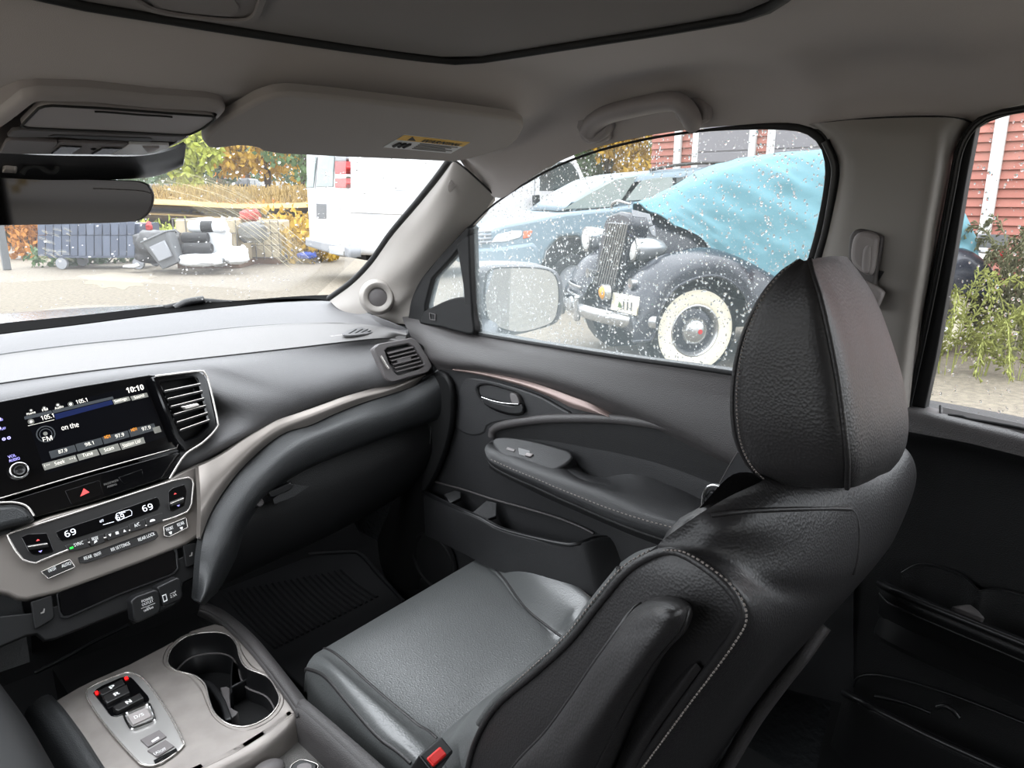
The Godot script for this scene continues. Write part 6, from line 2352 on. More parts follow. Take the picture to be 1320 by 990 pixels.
func trees() -> void:
	var specs := [
		["soft green pine standing behind the mirror's end", 235, 40, 11.0, 6.0, "leaf_pine", 1], ["grey green tree left of the yellow maple", 285, 38, 10.0, 6.0, "leaf_pine", 2],
		["yellow maple turning orange above the parked cars", 345, 36, 9.0, 6.0, "leaf_yellow", 3], ["green tree close beside the white van's tail", 392, 33, 8.0, 5.0, "leaf_green", 4],
		["orange tinted tree behind the yellow maple", 320, 54, 12.0, 7.0, "leaf_orange", 5], ["lime green sapling under the overhead console's corner", 246, 30, 6.5, 2.4, "leaf_lime", 6],
		["tall pine behind the van", 450, 46, 13.0, 8.0, "leaf_pine", 7], ["pine seen over the white truck's cab", 640, 40, 10.0, 7.0, "leaf_pine", 8],
		["pale green tree above the blue car's bonnet", 720, 38, 10.0, 7.0, "leaf_green", 9], ["yellow birch above the blue car's roof", 780, 32, 8.0, 5.0, "leaf_yellow", 10],
		["yellow tree beside the red building's corner", 842, 30, 7.5, 4.0, "leaf_yellow", 11], ["dark pine far beyond the blue crate dolly", 110, 42, 11.0, 8.0, "leaf_pine", 12],
		["orange tree far beyond the dolly's left end", 30, 38, 9.0, 6.0, "leaf_orange", 13], ["broad green tree filling the gap behind the silver car", 262, 76, 15.0, 11.0, "leaf_green", 14], ["broad pine behind the orange tinted tree", 335, 76, 15.0, 12.0, "leaf_pine", 15], ["broad green tree behind the van's tail", 400, 74, 15.0, 11.0, "leaf_green", 16], ["broad pine behind the soft green pine", 190, 74, 14.0, 12.0, "leaf_pine", 17], ["broad olive tree behind the yellow birch", 800, 55, 13.0, 11.0, "leaf_green", 18]]
	for k in specs:
		tree(k[0], far(k[1], 250, k[2]) * Vector3(1, 0, 1) + Vector3(0, 1.0 if k[1] < 740 else 0.0, 0), k[3], k[4], M[k[5]], k[6], 3200, 0.30)
	# what the door mirror shows behind the car
	for k in [["yellow tree behind the car, seen in the door mirror", Vector3(-6, 0, 30), "leaf_yellow", 51], ["green tree behind the car, seen in the door mirror", Vector3(2, 0, 27), "leaf_green", 52], ["pine behind the car, seen in the door mirror", Vector3(9, 0, 31), "leaf_pine", 53]]:
		tree(k[0], k[1], 9.0, 8.0, M[k[2]], k[3], 2200, 0.34)
	# low growth along the bank's foot
	var bushes := [["yellow green weeds behind the red scrap and grey bin", 205, 19.0, 0.9, 2.2, "leaf_lime", 21], ["golden weeds right of the cream tote", 372, 19.0, 1.3, 2.0, "leaf_yellow", 22], ["orange bush beside the dolly's left end", 36, 18.0, 1.5, 1.2, "leaf_orange", 23],
		["small yellow shrub on the bank above the tote", 262, 23.5, 1.2, 1.6, "leaf_yellow", 24], ["rusty shrub below the parked dark car", 325, 25.0, 1.4, 2.4, "leaf_orange", 25], ["green weeds under the dolly", 120, 16.6, 0.5, 2.4, "leaf_green", 26], ["gold weeds at the van's tail", 398, 17.0, 1.0, 1.2, "leaf_yellow", 27]]
	for q in 7:
		bushes.append([["grey green thicket far behind the mirror's end", "thicket far behind the small dark car", "leafy thicket far behind the lime sapling", "dull thicket far behind the yellow maple", "pine coloured thicket behind the van's tail", "thicket far behind the van's roof line", "thicket beside the red building's corner"][q], 150.0 + [0, 62, 120, 180, 240, 420, 660][q], 66.0 if q < 6 else 34.0, 4.4, 9.0, "leaf_pine" if q % 2 == 0 else "leaf_green", 60 + q])
	for k in bushes:
		var t := thing("shrub", k[0], "shrub", stand(k[1], 250, k[2]), "weeds and thickets round the yard")
		var lumps := []
		for q in 6:
			lumps.append([Vector3((q - 2.5) * k[4] / 6, k[3] * 0.45, 0.2 * sin(q * 2.0)), Vector3(k[4] * 0.2, k[3] * 0.5, 0.4)])
		var big: bool = k[3] > 3.0
		crown("foliage", t, M[k[5]], leaf_mesh(0.34, 0.26) if big else leaf_mesh(0.16, 0.10), lumps, 1500 if big else 700, k[6])
		var st := MB.new()
		for q in 5:
			st.tube(PackedVector3Array([Vector3((q - 2) * 0.1, 0, 0), Vector3((q - 2) * k[4] * 0.2, k[3] * 0.7, 0.1 * sin(q))]), 0.015, 5)
		obj("stems", st, M.bark, t)


func van() -> void:
	var lx := Vector3(0.978, 0, 0.192).normalized()
	var base := far(447, 250, 12.5)
	var t := Transform3D(Basis(lx, Vector3.UP, lx.cross(Vector3.UP)), Vector3(base.x, 0, base.z))
	var v := thing("white_van", "white panel van parked tail towards the dry grass bank", "van", t)
	# local: u forward from the tail, y up, w towards us; the near side lies at w = 0
	var side := side_loop("-0.02,0.55 0.35,0.50 0.85,0.50 0.90,0.75 1.05,1.0 1.3,1.12 1.55,1.0 1.70,0.75 1.75,0.50")
	side.append_array(cl(t, 2, 0.0, "800,345 806,322 802,272 792,260 765,250 738,190 732,176"))
	side.append_array(side_loop("0.3,2.75 0.05,2.6 0.0,1.7"))
	obj("body", MB.new().plate(rs(side, 120, true, false), Vector3(0, 0, 1), 2.0, 0.10), M.white_paint, v)
	obj("underbody", MB.new().box(Vector3(2.6, 0.55, -1.0), Vector3(4.4, 0.3, 1.5)), M.black, v)
	obj("side_moulding_line", MB.new().tube(cl(t, 2, 0.004, "446,205 448,240 449,270 450,312 450,331"), 0.012, 5), M.white_dull, v)
	obj("side_panel", MB.new().plate(rs(cl(t, 2, 0.006, "457,202 458,235 465,244 520,246 590,248 590,202"), 30, true, false), Vector3(0, 0, 1), 0.02, 0.01), M.white_paint, v)
	obj("side_crease", MB.new().tube(cl(t, 2, 0.0, "452,273 500,275 590,278"), 0.02, 6), M.white_paint, v)
	for k in ["431,208 446,208 446,222 431,222", "431,222 446,222 446,229 431,229", "431,229 446,229 446,242 431,242"]:
		pass
	# tail face: u = 0, its far edge at w = -2
	var n := Vector3(-1, 0, 0)
	obj("tail_lamp", MB.new().plate(cl(t, 0, -0.03, "431.5,208 446,208 446,224.5 431.5,224.5"), n, 0.08, 0.01), M.tail_red, v)
	obj("tail_lamp", MB.new().plate(cl(t, 0, -0.03, "431.5,230 446,230 446,242 431.5,242"), n, 0.08, 0.01), M.tail_red, v)
	obj("reversing_lamp", MB.new().plate(cl(t, 0, -0.03, "431.5,224.5 446,224.5 446,230 431.5,230"), n, 0.08, 0.01), M.white_dull, v)
	obj("lamp_housing", MB.new().plate(cl(t, 0, -0.02, "432,200 446,200 446,208 432,208"), n, 0.05, 0.01), M.bumper_grey, v)
	obj("rear_window", MB.new().plate(cl(t, 0, -0.012, "394.5,242 398,202 407,202 404,242"), n, 0.02, 0.01), M.pale_glass, v)
	obj("rear_window", MB.new().plate(cl(t, 0, -0.012, "407,241 411,201 430,201 429,241"), n, 0.02, 0.01), M.pale_glass, v)
	obj("cab_window", MB.new().plate(rs(cl(t, 2, 0.015, "696,246 697,222 706,210 736,208 746,224 752,246"), 24, true, false), Vector3(0, 0, 1), 0.03, 0.01), M.dark_glass, v)
	obj("cab_mirror", MB.new().plate(cl(t, 2, 0.25, "689,252 696,251 697,270 690,270"), Vector3(0, 0, 1), 0.08, 0.015), M.black, v)
	obj("cab_door_gap", MB.new().tube(cl(t, 2, 0.004, "690,206 689,250 692,300"), 0.010, 5), M.bumper_grey, v)
	obj("door_gap", MB.new().tube(cl(t, 0, -0.005, "410,201 406,243 406,310"), 0.008, 5), M.bumper_grey, v)
	obj("door_handle_plate", MB.new().plate(cl(t, 0, -0.02, "407,262 420,263 420,282 408,282"), n, 0.03, 0.01), M.bin_grey, v)
	obj("rear_bumper", MB.new().plate(rs(cl(t, 0, -0.16, "393,306 449,317 450,332 437,331 393,317"), 30, true, false), n, 0.22, 0.04), M.bumper_grey, v)
	obj("bumper_step", MB.new().plate(cl(t, 0, -0.17, "424,317 443,319 443,330 424,327"), n, 0.03, 0.01), M.chrome, v)
	wheel(v, Vector3(1.3, 0.36, -0.12), Vector3(0, 0, 1), 0.37, 0.24)
	wheel(v, Vector3(4.6, 0.36, -0.12), Vector3(0, 0, 1), 0.37, 0.24)


func yard_things() -> void:
	# blue slatted dolly
	var lx := (far(175, 250, 15.2) - far(48, 250, 15.2)).normalized()
	lx.y = 0
	lx = lx.normalized()
	var o := far(48, 250, 15.2)
	var t := Transform3D(Basis(lx, Vector3.UP, lx.cross(Vector3.UP)), Vector3(o.x, 0, o.z))
	var d := thing("blue_crate_dolly", "long blue-grey ribbed crate on casters at the yard's edge", "crate dolly", t)
	obj("core", MB.new().box(Vector3(1.02, 0.62, -0.5), Vector3(1.96, 0.66, 0.9)), M.dolly_blue, d)
	for row in 2:
		for k in 12:
			var a := 48 + k * 10.5 + (row * 0.0)
			var y0 := 286.0 if row == 0 else 303.5
			var y1 := 303.0 if row == 0 else 330.0
			var s := "%f,%f %f,%f %f,%f %f,%f" % [a, y0, a + 9.6, y0, a + 10.0, y1, a + 0.6, y1]
			obj("slat", MB.new().plate(cl(t, 2, 0.02 + (0.015 if row == 0 else 0.0), s), Vector3(0, 0, 1), 0.03, 0.012), M.dolly_blue_pale if (k + row) % 3 == 0 else M.dolly_blue, d)
	obj("bottom_rail", MB.new().box(Vector3(1.02, 0.28, -0.3), Vector3(2.0, 0.06, 0.6)), M.dolly_blue, d)
	for u in [0.27, 1.9]:
		for w in [-0.05, -0.8]:
			obj("caster", MB.new().lathe(PackedVector2Array([Vector2(0.02, -0.04), Vector2(0.12, -0.04), Vector2(0.13, 0), Vector2(0.12, 0.04), Vector2(0, 0.045)]), Vector3(u, 0.13, w), Vector3(0, 0, 1), 16), M.bumper_grey, d)
	# wire caged cream totes
	for k in [[222.0, 303.0, 282.0, 322.0, 15.6, "cream caged tote standing behind the wrapped rolls"], [306.0, 358.0, 284.0, 322.0, 16.6, "small white caged tote half hidden by scrap, next to the blue sheets"]]:
		var p0 := far(k[0], k[2], k[4])
		var p1 := far(k[1], k[2], k[4])
		var ax := (p1 - p0)
		ax.y = 0
		var wd := ax.length()
		ax = ax.normalized()
		var tt := Transform3D(Basis(ax, Vector3.UP, ax.cross(Vector3.UP)), Vector3(p0.x, 0, p0.z))
		var h: float = p0.y
		var to := thing("tote", k[5], "tote", tt, "caged totes")
		obj("tank", MB.new().box(Vector3(wd / 2, h / 2 + 0.05, -0.5), Vector3(wd * 0.96, h - 0.12, 0.94), Basis(), 0.05), M.tote_cream, to)
		obj("pallet", MB.new().box(Vector3(wd / 2, 0.07, -0.5), Vector3(wd, 0.13, 1.0)), M.wood, to)
		for q in 6:
			var x := wd * q / 5
			obj("cage_bar", MB.new().tube(PackedVector3Array([Vector3(x, 0.1, 0.0), Vector3(x, h, 0.0)]), 0.012, 6), M.wire, to)
		for q in 4:
			var y := 0.15 + (h - 0.15) * q / 3
			obj("cage_bar", MB.new().tube(PackedVector3Array([Vector3(0, y, 0.012), Vector3(wd, y, 0.012)]), 0.012, 6), M.wire, to)
	# wrapped rolls piled before the tote
	var n := (EYE - far(262, 310, 15)).normalized()
	n.y = 0
	n = n.normalized()
	var rt := cam_right
	var roll := func(px: float, py: float, dep: float, l: float, r: float, lab: String, m: Material, wrap: bool) -> void:
		var c := far(px, py, dep)
		var th := thing("foam_roll", lab, "roll", Transform3D(Basis(rt, Vector3.UP, rt.cross(Vector3.UP)), c), "rolls in the pile")
		obj("roll", MB.new().lathe(PackedVector2Array([Vector2(0, -l / 2), Vector2(r * 0.8, -l / 2), Vector2(r, -l / 2 + 0.03), Vector2(r, l / 2 - 0.03), Vector2(r * 0.8, l / 2), Vector2(0, l / 2)]), Vector3.ZERO, Vector3.RIGHT, 20), m, th)
		if wrap:
			for e in [-1.0, 1.0]:
				obj("wrap", MB.new().lathe(PackedVector2Array([Vector2(0, -0.1), Vector2(r * 0.9, -0.1), Vector2(r * 1.08, 0), Vector2(r * 1.05, 0.15), Vector2(r * 0.9, 0.16)]), Vector3(e * l / 2, 0, 0), Vector3.RIGHT * e * -1, 18), M.bag_white, th)
	roll.call(268.0, 292.0, 15.0, 0.55, 0.115, "black roll with white wrapped ends, topmost on the tote side pile", M.coil_black, true)
	roll.call(252.0, 306.5, 14.9, 0.52, 0.11, "bare black roll lying in the middle of the pile", M.coil_black, false)
	roll.call(255.0, 320.0, 14.8, 0.58, 0.11, "lower bare black roll resting on the white bag", M.coil_black, false)
	var bag := func(called: String, lab: String, cat2: String, c: Vector3, r: Vector3, m: Material, sd: int) -> void:
		var th := thing(called, lab, cat2, Transform3D(Basis(rt, Vector3.UP, rt.cross(Vector3.UP)), c), {"white_bag": "white bags in the pile", "blue_sheet": "blue sheets on the ground", "red_scrap": "red scrap pieces"}.get(called, ""))
		var nz := FastNoiseLite.new()
		nz.seed = sd
		nz.frequency = 2.2
		var rows := []
		for y in 17:
			var lat := -PI / 2 + PI * y / 16
			var ring := PackedVector3Array()
			for j in 28:
				var lon := TAU * j / 28
				var q := Vector3(cos(lat) * cos(lon), sin(lat), cos(lat) * sin(lon))
				var sq := Vector3(signf(q.x) * pow(absf(q.x), 0.7), signf(q.y) * pow(absf(q.y), 0.7), signf(q.z) * pow(absf(q.z), 0.7))
				var p := sq * r * (1.0 + 0.28 * nz.get_noise_3dv(q * 0.8) + 0.12 * nz.get_noise_3dv(q * 2.5))
				ring.append(Vector3(p.x, maxf(p.y, -c.y + 0.01), p.z))
			rows.append(ring)
		obj("bag_body", MB.new().grid(rows, true), m, th)
		obj("tied_neck", MB.new().tube(PackedVector3Array([Vector3(r.x * 0.5, r.y * 0.7, 0), Vector3(r.x * 0.75, r.y * 1.05, 0.02)]), [0.03, 0.05], 8), m, th)
	bag.call("white_bag", "large white plastic sheet bag behind the black rolls", "bag", far(275, 312, 15.3), Vector3(0.36, 0.48, 0.25), M.bag_white, 3)
	bag.call("white_bag", "flat white sack under the lower black roll", "bag", far(262, 335, 14.7), Vector3(0.45, 0.12, 0.3), M.bag_white, 4)
	bag.call("white_bag", "small white sack leaning beside the pile's flat sack", "bag", far(305, 329, 14.7), Vector3(0.22, 0.17, 0.2), M.bag_white, 5)
	bag.call("black_bag_heap", "heap of black plastic behind the grey bin", "bag", far(207, 318, 15.2), Vector3(0.48, 0.32, 0.4), M.bag_black, 6)
	bag.call("blue_sheet", "folded blue plastic sheet lying on the ground, farther from the van than its neighbour", "sheet", far(376, 327, 17.4), Vector3(0.18, 0.09, 0.2), M.sheet_blue, 7)
	bag.call("blue_sheet", "crumpled blue plastic sheet nearest the van's bumper", "sheet", far(396, 329, 16.9), Vector3(0.2, 0.08, 0.2), M.sheet_blue, 8)
	bag.call("red_scrap", "red scrap piece above the black plastic heap", "scrap", far(187, 293, 15.8), Vector3(0.14, 0.09, 0.12), M.scrap_red, 9)
	bag.call("red_scrap", "red tarpaulin scrap on top of the small tote", "scrap", far(322, 278, 16.2), Vector3(0.20, 0.13, 0.2), M.scrap_red, 10)
	bag.call("dark_scrap", "dark machine scrap before the small tote", "scrap", far(327, 300, 15.9), Vector3(0.3, 0.22, 0.2), M.bin_grey, 12)
	# tilted grey bin
	var bt := far(214, 323, 14.6)
	var bb := Basis(cam_fwd * -1.0, 0.42) * Basis(rt, Vector3.UP, rt.cross(Vector3.UP))
	var bn := thing("grey_bin", "grey plastic bin tipped over against the black plastic heap", "bin", Transform3D(bb, bt))
	var rows := []
	for k in 2:
		var w := 0.20 if k == 0 else 0.28
		var lp := PackedVector3Array()
		for q in rounded(w * 2, w * 1.8, 0.06):
			lp.append(Vector3(q.x, -0.30 + 0.6 * k, q.y))
		rows.append(lp)
	var bm := MB.new()
	bm.grid(rows, true)
	bm.fan(rows[0], Vector3.DOWN)
	obj("bin_body", bm, M.bin_grey, bn)
	obj("bin_rim", MB.new().tube(rows[1], 0.02, 6, true), M.bin_grey, bn)
	obj("bin_face", MB.new().plate(PackedVector3Array([Vector3(-0.14, -0.16, 0.27), Vector3(0.14, -0.16, 0.27), Vector3(0.16, 0.16, 0.29), Vector3(-0.16, 0.16, 0.29)]), Vector3(0, 0, 1), 0.05, 0.015), M.bumper_grey, bn)
	# stray white litter and the fence post at the far left
	bag.call("litter", "white scrap of plastic on the asphalt between dolly and grey bin", "litter", far(170, 343, 14.9), Vector3(0.16, 0.03, 0.1), M.bag_white, 13)
	var ps := thing("fence_post", "weathered grey post standing beside the orange bush", "post", stand(8, 340, 15.5))
	obj("post", MB.new().box(Vector3(0, 0.75, 0), Vector3(0.14, 1.5, 0.14), Basis(), 0.02), M.bin_grey, ps)
	obj("post_cap", MB.new().box(Vector3(0, 1.52, 0), Vector3(0.18, 0.05, 0.18), Basis(), 0.01), M.bin_grey, ps)


const LX := Vector3(0.876, 0, 0.482)          # the old car's length, nose to tail; the blue car stands beside it


func suv() -> void:
	var l := LX.normalized()
	var bs := Basis(l, Vector3.UP, l.cross(Vector3.UP))
	var c := far(736, 345, 10.4)
	c.y = 0
	var t := Transform3D(bs, c - bs.z * 0.80)
	var v := thing("blue_suv", "pale blue sport utility car parked beyond the covered old car", "car", t)
	var prof := cl(t, 2, 0.9, "612,346 611,322 614,310 626,298 650,289 690,282 730,274 792,268 830,262 1060,262 1120,300 1120,360 790,362 772,345 766,322 745,304 722,306 706,322 699,346")
	obj("body", MB.new().plate(rs(prof, 110, true, false), Vector3(0, 0, 1), 1.8, 0.05), M.suv_blue, v)
	var cab := cl(t, 2, 0.72, "722,272 758,246 792,228 830,221 905,215 1000,216 1080,240 1100,266")
	obj("cabin", MB.new().plate(rs(cab, 60, true, false), Vector3(0, 0, 1), 1.44, 0.12), M.suv_blue, v)
	obj("windscreen", MB.new().plate(cl(t, 2, 0.74, "726,270 760,249 793,231 822,227 799,262 790,267"), Vector3(0, 0.1, 1), 0.03, 0.01), M.suv_glass, v)
	obj("side_window", MB.new().plate(rs(cl(t, 2, 0.735, "806,259 826,233 845,229 868,228 867,256"), 20, true, false), Vector3(0, 0.2, 1), 0.03, 0.005), M.suv_glass, v)
	obj("side_window", MB.new().plate(rs(cl(t, 2, 0.735, "872,256 872,228 905,226 960,227 960,256"), 20, true, false), Vector3(0, 0.2, 1), 0.03, 0.005), M.dark_glass, v)
	obj("roof_rack", MB.new().tube(cl(t, 2, 0.66, "838,219 870,213 905,210 1000,211"), 0.025, 6), M.black_satin, v)
	obj("headlamp", MB.new().plate(rs(cl(t, 2, 0.91, "632,313 640,302 662,297 674,297 673,306 652,312"), 20, true, false), Vector3(-0.3, 0.1, 1), 0.05, 0.01), M.headlamp, v)
	obj("corner_lamp", MB.new().plate(rs(cl(t, 2, 0.915, "675,298 687,297 683,306 674,308"), 16, true, false), Vector3(-0.2, 0.1, 1), 0.05, 0.01), M.amber, v)
	obj("marker_lamp", MB.new().plate(cl(t, 2, 0.915, "607,326 615,326 616,341 609,341"), Vector3(-0.2, 0.1, 1), 0.05, 0.01), M.amber, v)
	for k in 4:
		var y := 300 + k * 4.5
		obj("grille_bar", MB.new().tube(cl(t, 2, 0.93, "608,%f 633,%f" % [y, y - 2]), 0.018, 6), M.bumper_grey, v)
	obj("lower_bumper", MB.new().plate(rs(cl(t, 2, 0.93, "610,320 640,319 690,312 698,330 697,348 612,350"), 24, true, false), Vector3(-0.2, 0, 1), 0.2, 0.05), M.suv_blue, v)
	obj("wheel_arch", MB.new().plate(rs(cl(t, 2, 0.905, "700,350 706,323 722,307 745,305 765,322 771,350"), 24, true, false), Vector3(0, 0, 1), 0.03, 0.01), M.black, v)
	wheel(v, Vector3(0, 0.37, 0.82), Vector3(0, 0, 1), 0.37, 0.24)
	wheel(v, Vector3(2.8, 0.37, 0.82), Vector3(0, 0, 1), 0.37, 0.24)


func old_car() -> void:
	var l := LX.normalized()
	var bs := Basis(l, Vector3.UP, l.cross(Vector3.UP))
	var t := Transform3D(bs, Vector3(5.63, 0, -4.07))
	var v := thing("vintage_car", "dark vintage car with whitewall tyres, chrome grille and bumper", "car", t)
	# hood: rounded sections from the radiator back
	var rows := []
	for k in [[-0.42, 1.33, 0.20, 0.55], [-0.30, 1.36, 0.25, 0.55], [0.1, 1.36, 0.28, 0.58], [0.45, 1.37, 0.30, 0.6]]:
		var r := PackedVector3Array()
		for j in 13:
			var a := PI * j / 12
			var sx := cos(a)
			r.append(Vector3(k[0], k[3] + (k[1] - k[3]) * pow(sin(a), 0.6), k[2] * signf(sx) * pow(absf(sx), 0.7)))
		rows.append(r)
	var hm := here(t)
	hm.grid(net(rows, 33, 25))
	obj("bonnet", hm, M.midnight, v)
	# cabin under the cover
	obj("cabin", MB.new().plate(rs(side_loop("1.2,0.5 1.2,1.35 1.5,1.60 1.8,1.66 2.5,1.60 3.1,1.25 3.3,0.9 3.3,0.5"), 60, true), Vector3(0, 0, 1), 0.1, 0.03), M.midnight, v)
	obj("body", MB.new().box(Vector3(2.1, 0.78, 0), Vector3(2.2, 0.66, 1.1), Basis(), 0.15), M.midnight, v)
	obj("chassis", MB.new().box(Vector3(1.4, 0.42, 0), Vector3(3.8, 0.16, 1.1), Basis(), 0.03), M.midnight_dull, v)
	# radiator shell and grille, read off the plane u = -0.46
	var gl2 := cl(t, 0, -0.46, "779,285 784,277 798,272 812,276 816,288 806,335 795,377 778,376 762,369 770,325")
	obj("radiator_shell", MB.new().plate(rs(gl2, 40, true, false), Vector3(-1, 0.1, 0), 0.16, 0.03), M.midnight, v)
	var gg := obj("grille_base", MB.new().plate(rs(cl(t, 0, -0.475, "785,286 810,288 802,330 791,374 765,367 775,325"), 24, true, false), Vector3(-1, 0, 0), 0.03, 0.01), M.midnight_dull, v)
	for k in 9:
		var f := k / 8.0
		var a := Vector2(786, 287).lerp(Vector2(809, 289), f)
		var b := Vector2(766, 366).lerp(Vector2(790, 373), f)
		obj("grille_bar", MB.new().tube(cl(t, 0, -0.49 - 0.02 * sin(PI * f), "%f,%f %f,%f" % [a.x, a.y, b.x, b.y]), 0.010, 6), M.old_chrome, gg)
	obj("radiator_cap", MB.new().tube(cl(t, 0, -0.44, "788,268 790,262 797,259 812,263"), [0.012, 0.018, 0.015, 0.010], 8), M.old_chrome, v)
	# bonnet ridge and side vents
	obj("hood_ridge", MB.new().tube(PackedVector3Array([Vector3(-0.42, 1.345, 0), Vector3(0.2, 1.385, 0), Vector3(0.9, 1.42, 0)]), 0.012, 6), M.old_chrome, v)
	for k in ["815,270 838,276 842,290 818,287", "836,293 844,290 846,305 840,303"]:
		obj("bonnet_vent", MB.new().plate(cl(t, 2, 0.34, k), Vector3(-0.2, 0.2, 1), 0.02, 0.006), M.bumper_grey, v)
	# headlamps: bullets with a round glass
	for k in [[815.0, 320.0, -0.40], [756.0, 308.0, -0.40]]:
		var c := onl(t, 0, k[0], k[1], k[2])
		var hl := obj("headlamp", MB.new().lathe(PackedVector2Array([Vector2(0.115, 0.0), Vector2(0.125, 0.02), Vector2(0.122, 0.08), Vector2(0.105, 0.18), Vector2(0.07, 0.29), Vector2(0.0, 0.36)]), c, Vector3(1, 0, 0), 26), M.headlamp, v)
		obj("headlamp_rim", MB.new().lathe(PackedVector2Array([Vector2(0.105, -0.015), Vector2(0.125, -0.012), Vector2(0.130, 0.01), Vector2(0.122, 0.03)]), c, Vector3(1, 0, 0), 26), M.old_chrome, hl)
		obj("headlamp_lens", MB.new().lathe(PackedVector2Array([Vector2(0.0, -0.035), Vector2(0.06, -0.03), Vector2(0.108, -0.008)]), c, Vector3(1, 0, 0), 26), M.white_dull, hl)
		obj("headlamp_stalk", MB.new().tube(PackedVector3Array([c + Vector3(0.1, -0.1, 0), c + Vector3(0.12, -0.35, -0.08 * signf(c.z))]), 0.03, 8), M.midnight, hl)
	# fenders
	for sd in [1.0, -1.0]:
		var fr := []
		for k in [[-0.66, 0.46, 0.34], [-0.64, 0.62, 0.35], [-0.55, 0.80, 0.35], [-0.48, 0.89, 0.38], [-0.42, 0.94, 0.62], [-0.27, 1.03, 0.80], [0.0, 1.09, 0.88], [0.2, 1.09, 0.84], [0.38, 1.04, 0.70], [0.49, 0.99, 0.44], [0.58, 0.95, 0.38], [0.85, 0.82, 0.35], [1.25, 0.64, 0.34], [1.65, 0.52, 0.32], [2.1, 0.46, 0.32]]:
			var u: float = k[0]
			var y: float = k[1]
			var sk: float = k[2]
			fr.append(PackedVector3Array([Vector3(u, y - 0.16, sd * 0.40), Vector3(u, y - 0.03, sd * 0.50), Vector3(u - 0.01, y, sd * 0.66), Vector3(u, y - 0.04, sd * 0.82), Vector3(u, lerpf(y, sk, 0.45), sd * 0.915), Vector3(u, sk, sd * 0.93)]))
		var fm := here(t)
		var nt := net(fr, 21, 51)
		fm.grid(nt)
		var fo := obj("front_fender", fm, M.midnight, v)
		obj("fender_edge", MB.new().tube(column(nt, 20), 0.014, 6), M.midnight, fo)
		# inside of the wheel house
		obj("wheel_house", MB.new().lathe(PackedVector2Array([Vector2(0.0, -0.12), Vector2(0.46, -0.12), Vector2(0.46, 0.10)]), Vector3(0, 0.40, sd * 0.62), Vector3(0, 0, sd), 24), M.midnight_dull, fo)
		var rr := []
		for k in [[1.85, 0.50, 0.3], [2.0, 0.75, 0.36], [2.25, 0.98, 0.50], [2.6, 1.08, 0.62], [3.0, 1.02, 0.60], [3.3, 0.80, 0.42], [3.5, 0.55, 0.32]]:
			rr.append(PackedVector3Array([Vector3(k[0], k[1] - 0.1, sd * 0.55), Vector3(k[0], k[1], sd * 0.68), Vector3(k[0], k[1] - 0.05, sd * 0.84), Vector3(k[0], lerpf(k[1], k[2], 0.5), sd * 0.92), Vector3(k[0], k[2], sd * 0.93)]))
		var rm := here(t)
		rm.grid(net(rr, 17, 31))
		obj("rear_fender", rm, M.midnight, v)
	# wheels
	for k in [[0.0, 0.72, 1.0], [0.0, -0.72, -1.0], [2.62, 0.74, 1.0], [2.62, -0.74, -1.0]]:
		var c := Vector3(k[0], 0.38, k[1])
		var ax := Vector3(0, 0, k[2])
		var w := obj("wheel", MB.new().lathe(PackedVector2Array([Vector2(0.22, -0.08), Vector2(0.35, -0.085), Vector2(0.385, -0.05), Vector2(0.39, 0.0), Vector2(0.385, 0.05), Vector2(0.365, 0.078)]), c, ax, 40), M.tyre, v)
		obj("whitewall", MB.new().lathe(PackedVector2Array([Vector2(0.365, 0.078), Vector2(0.32, 0.092), Vector2(0.26, 0.090), Vector2(0.235, 0.07)]), c, ax, 40), M.whitewall, w)
		obj("rim", MB.new().lathe(PackedVector2Array([Vector2(0.237, 0.072), Vector2(0.225, 0.076), Vector2(0.205, 0.055), Vector2(0.195, 0.030)]), c, ax, 36), M.old_chrome, w)
		obj("wheel_disc", MB.new().lathe(PackedVector2Array([Vector2(0.20, 0.030), Vector2(0.16, 0.045), Vector2(0.10, 0.05)]), c, ax, 36), M.midnight, w)
		obj("hub_cap", MB.new().lathe(PackedVector2Array([Vector2(0.122, 0.05), Vector2(0.118, 0.075), Vector2(0.09, 0.105), Vector2(0.05, 0.12), Vector2(0.0, 0.124)]), c, ax, 32), M.old_chrome, w)
		obj("hub_badge", MB.new().lathe(PackedVector2Array([Vector2(0.024, 0.11), Vector2(0.024, 0.126), Vector2(0.0, 0.128)]), c + Vector3(0.02, 0, 0), ax, 6), M.tail_red, w)
	# bumper: one curved blade, two thin bars and the guards
	var blade := cr(PackedVector3Array([Vector3(-0.46, 0.50, 0.94), Vector3(-0.64, 0.50, 0.78), Vector3(-0.78, 0.505, 0.45), Vector3(-0.84, 0.51, 0.0), Vector3(-0.78, 0.505, -0.45), Vector3(-0.66, 0.50, -0.72), Vector3(-0.52, 0.50, -0.86)]), 40)
	obj("bumper_blade", MB.new().tube(blade, 0.035, 10, false, 1.7), M.old_chrome, v)
	obj("bumper_lower_edge", MB.new().tube(shift(blade, Vector3(0.015, -0.055, 0)), 0.014, 8), M.old_chrome, v)
	for dy in [0.10, 0.19]:
		var bar := PackedVector3Array()
		for q in blade:
			if q.z < 0.1:
				bar.append(q + Vector3(0.05, dy, 0))
		obj("bumper_bar", MB.new().tube(bar, 0.014, 8), M.old_chrome, v)
	for w in [0.12, -0.30]:
		obj("bumper_guard", MB.new().box(Vector3(-0.86, 0.52, w), Vector3(0.06, 0.24, 0.05), Basis(), 0.02), M.old_chrome, v)
	obj("bumper_emblem", MB.new().lathe(PackedVector2Array([Vector2(0.06, 0), Vector2(0.055, 0.02), Vector2(0, 0.03)]), Vector3(-0.87, 0.56, 0.0), Vector3(-1, 0, 0), 16), M.headlamp, v)
	# amber lamp and number plate
	var lc := onl(t, 0, 777, 377, -0.80)
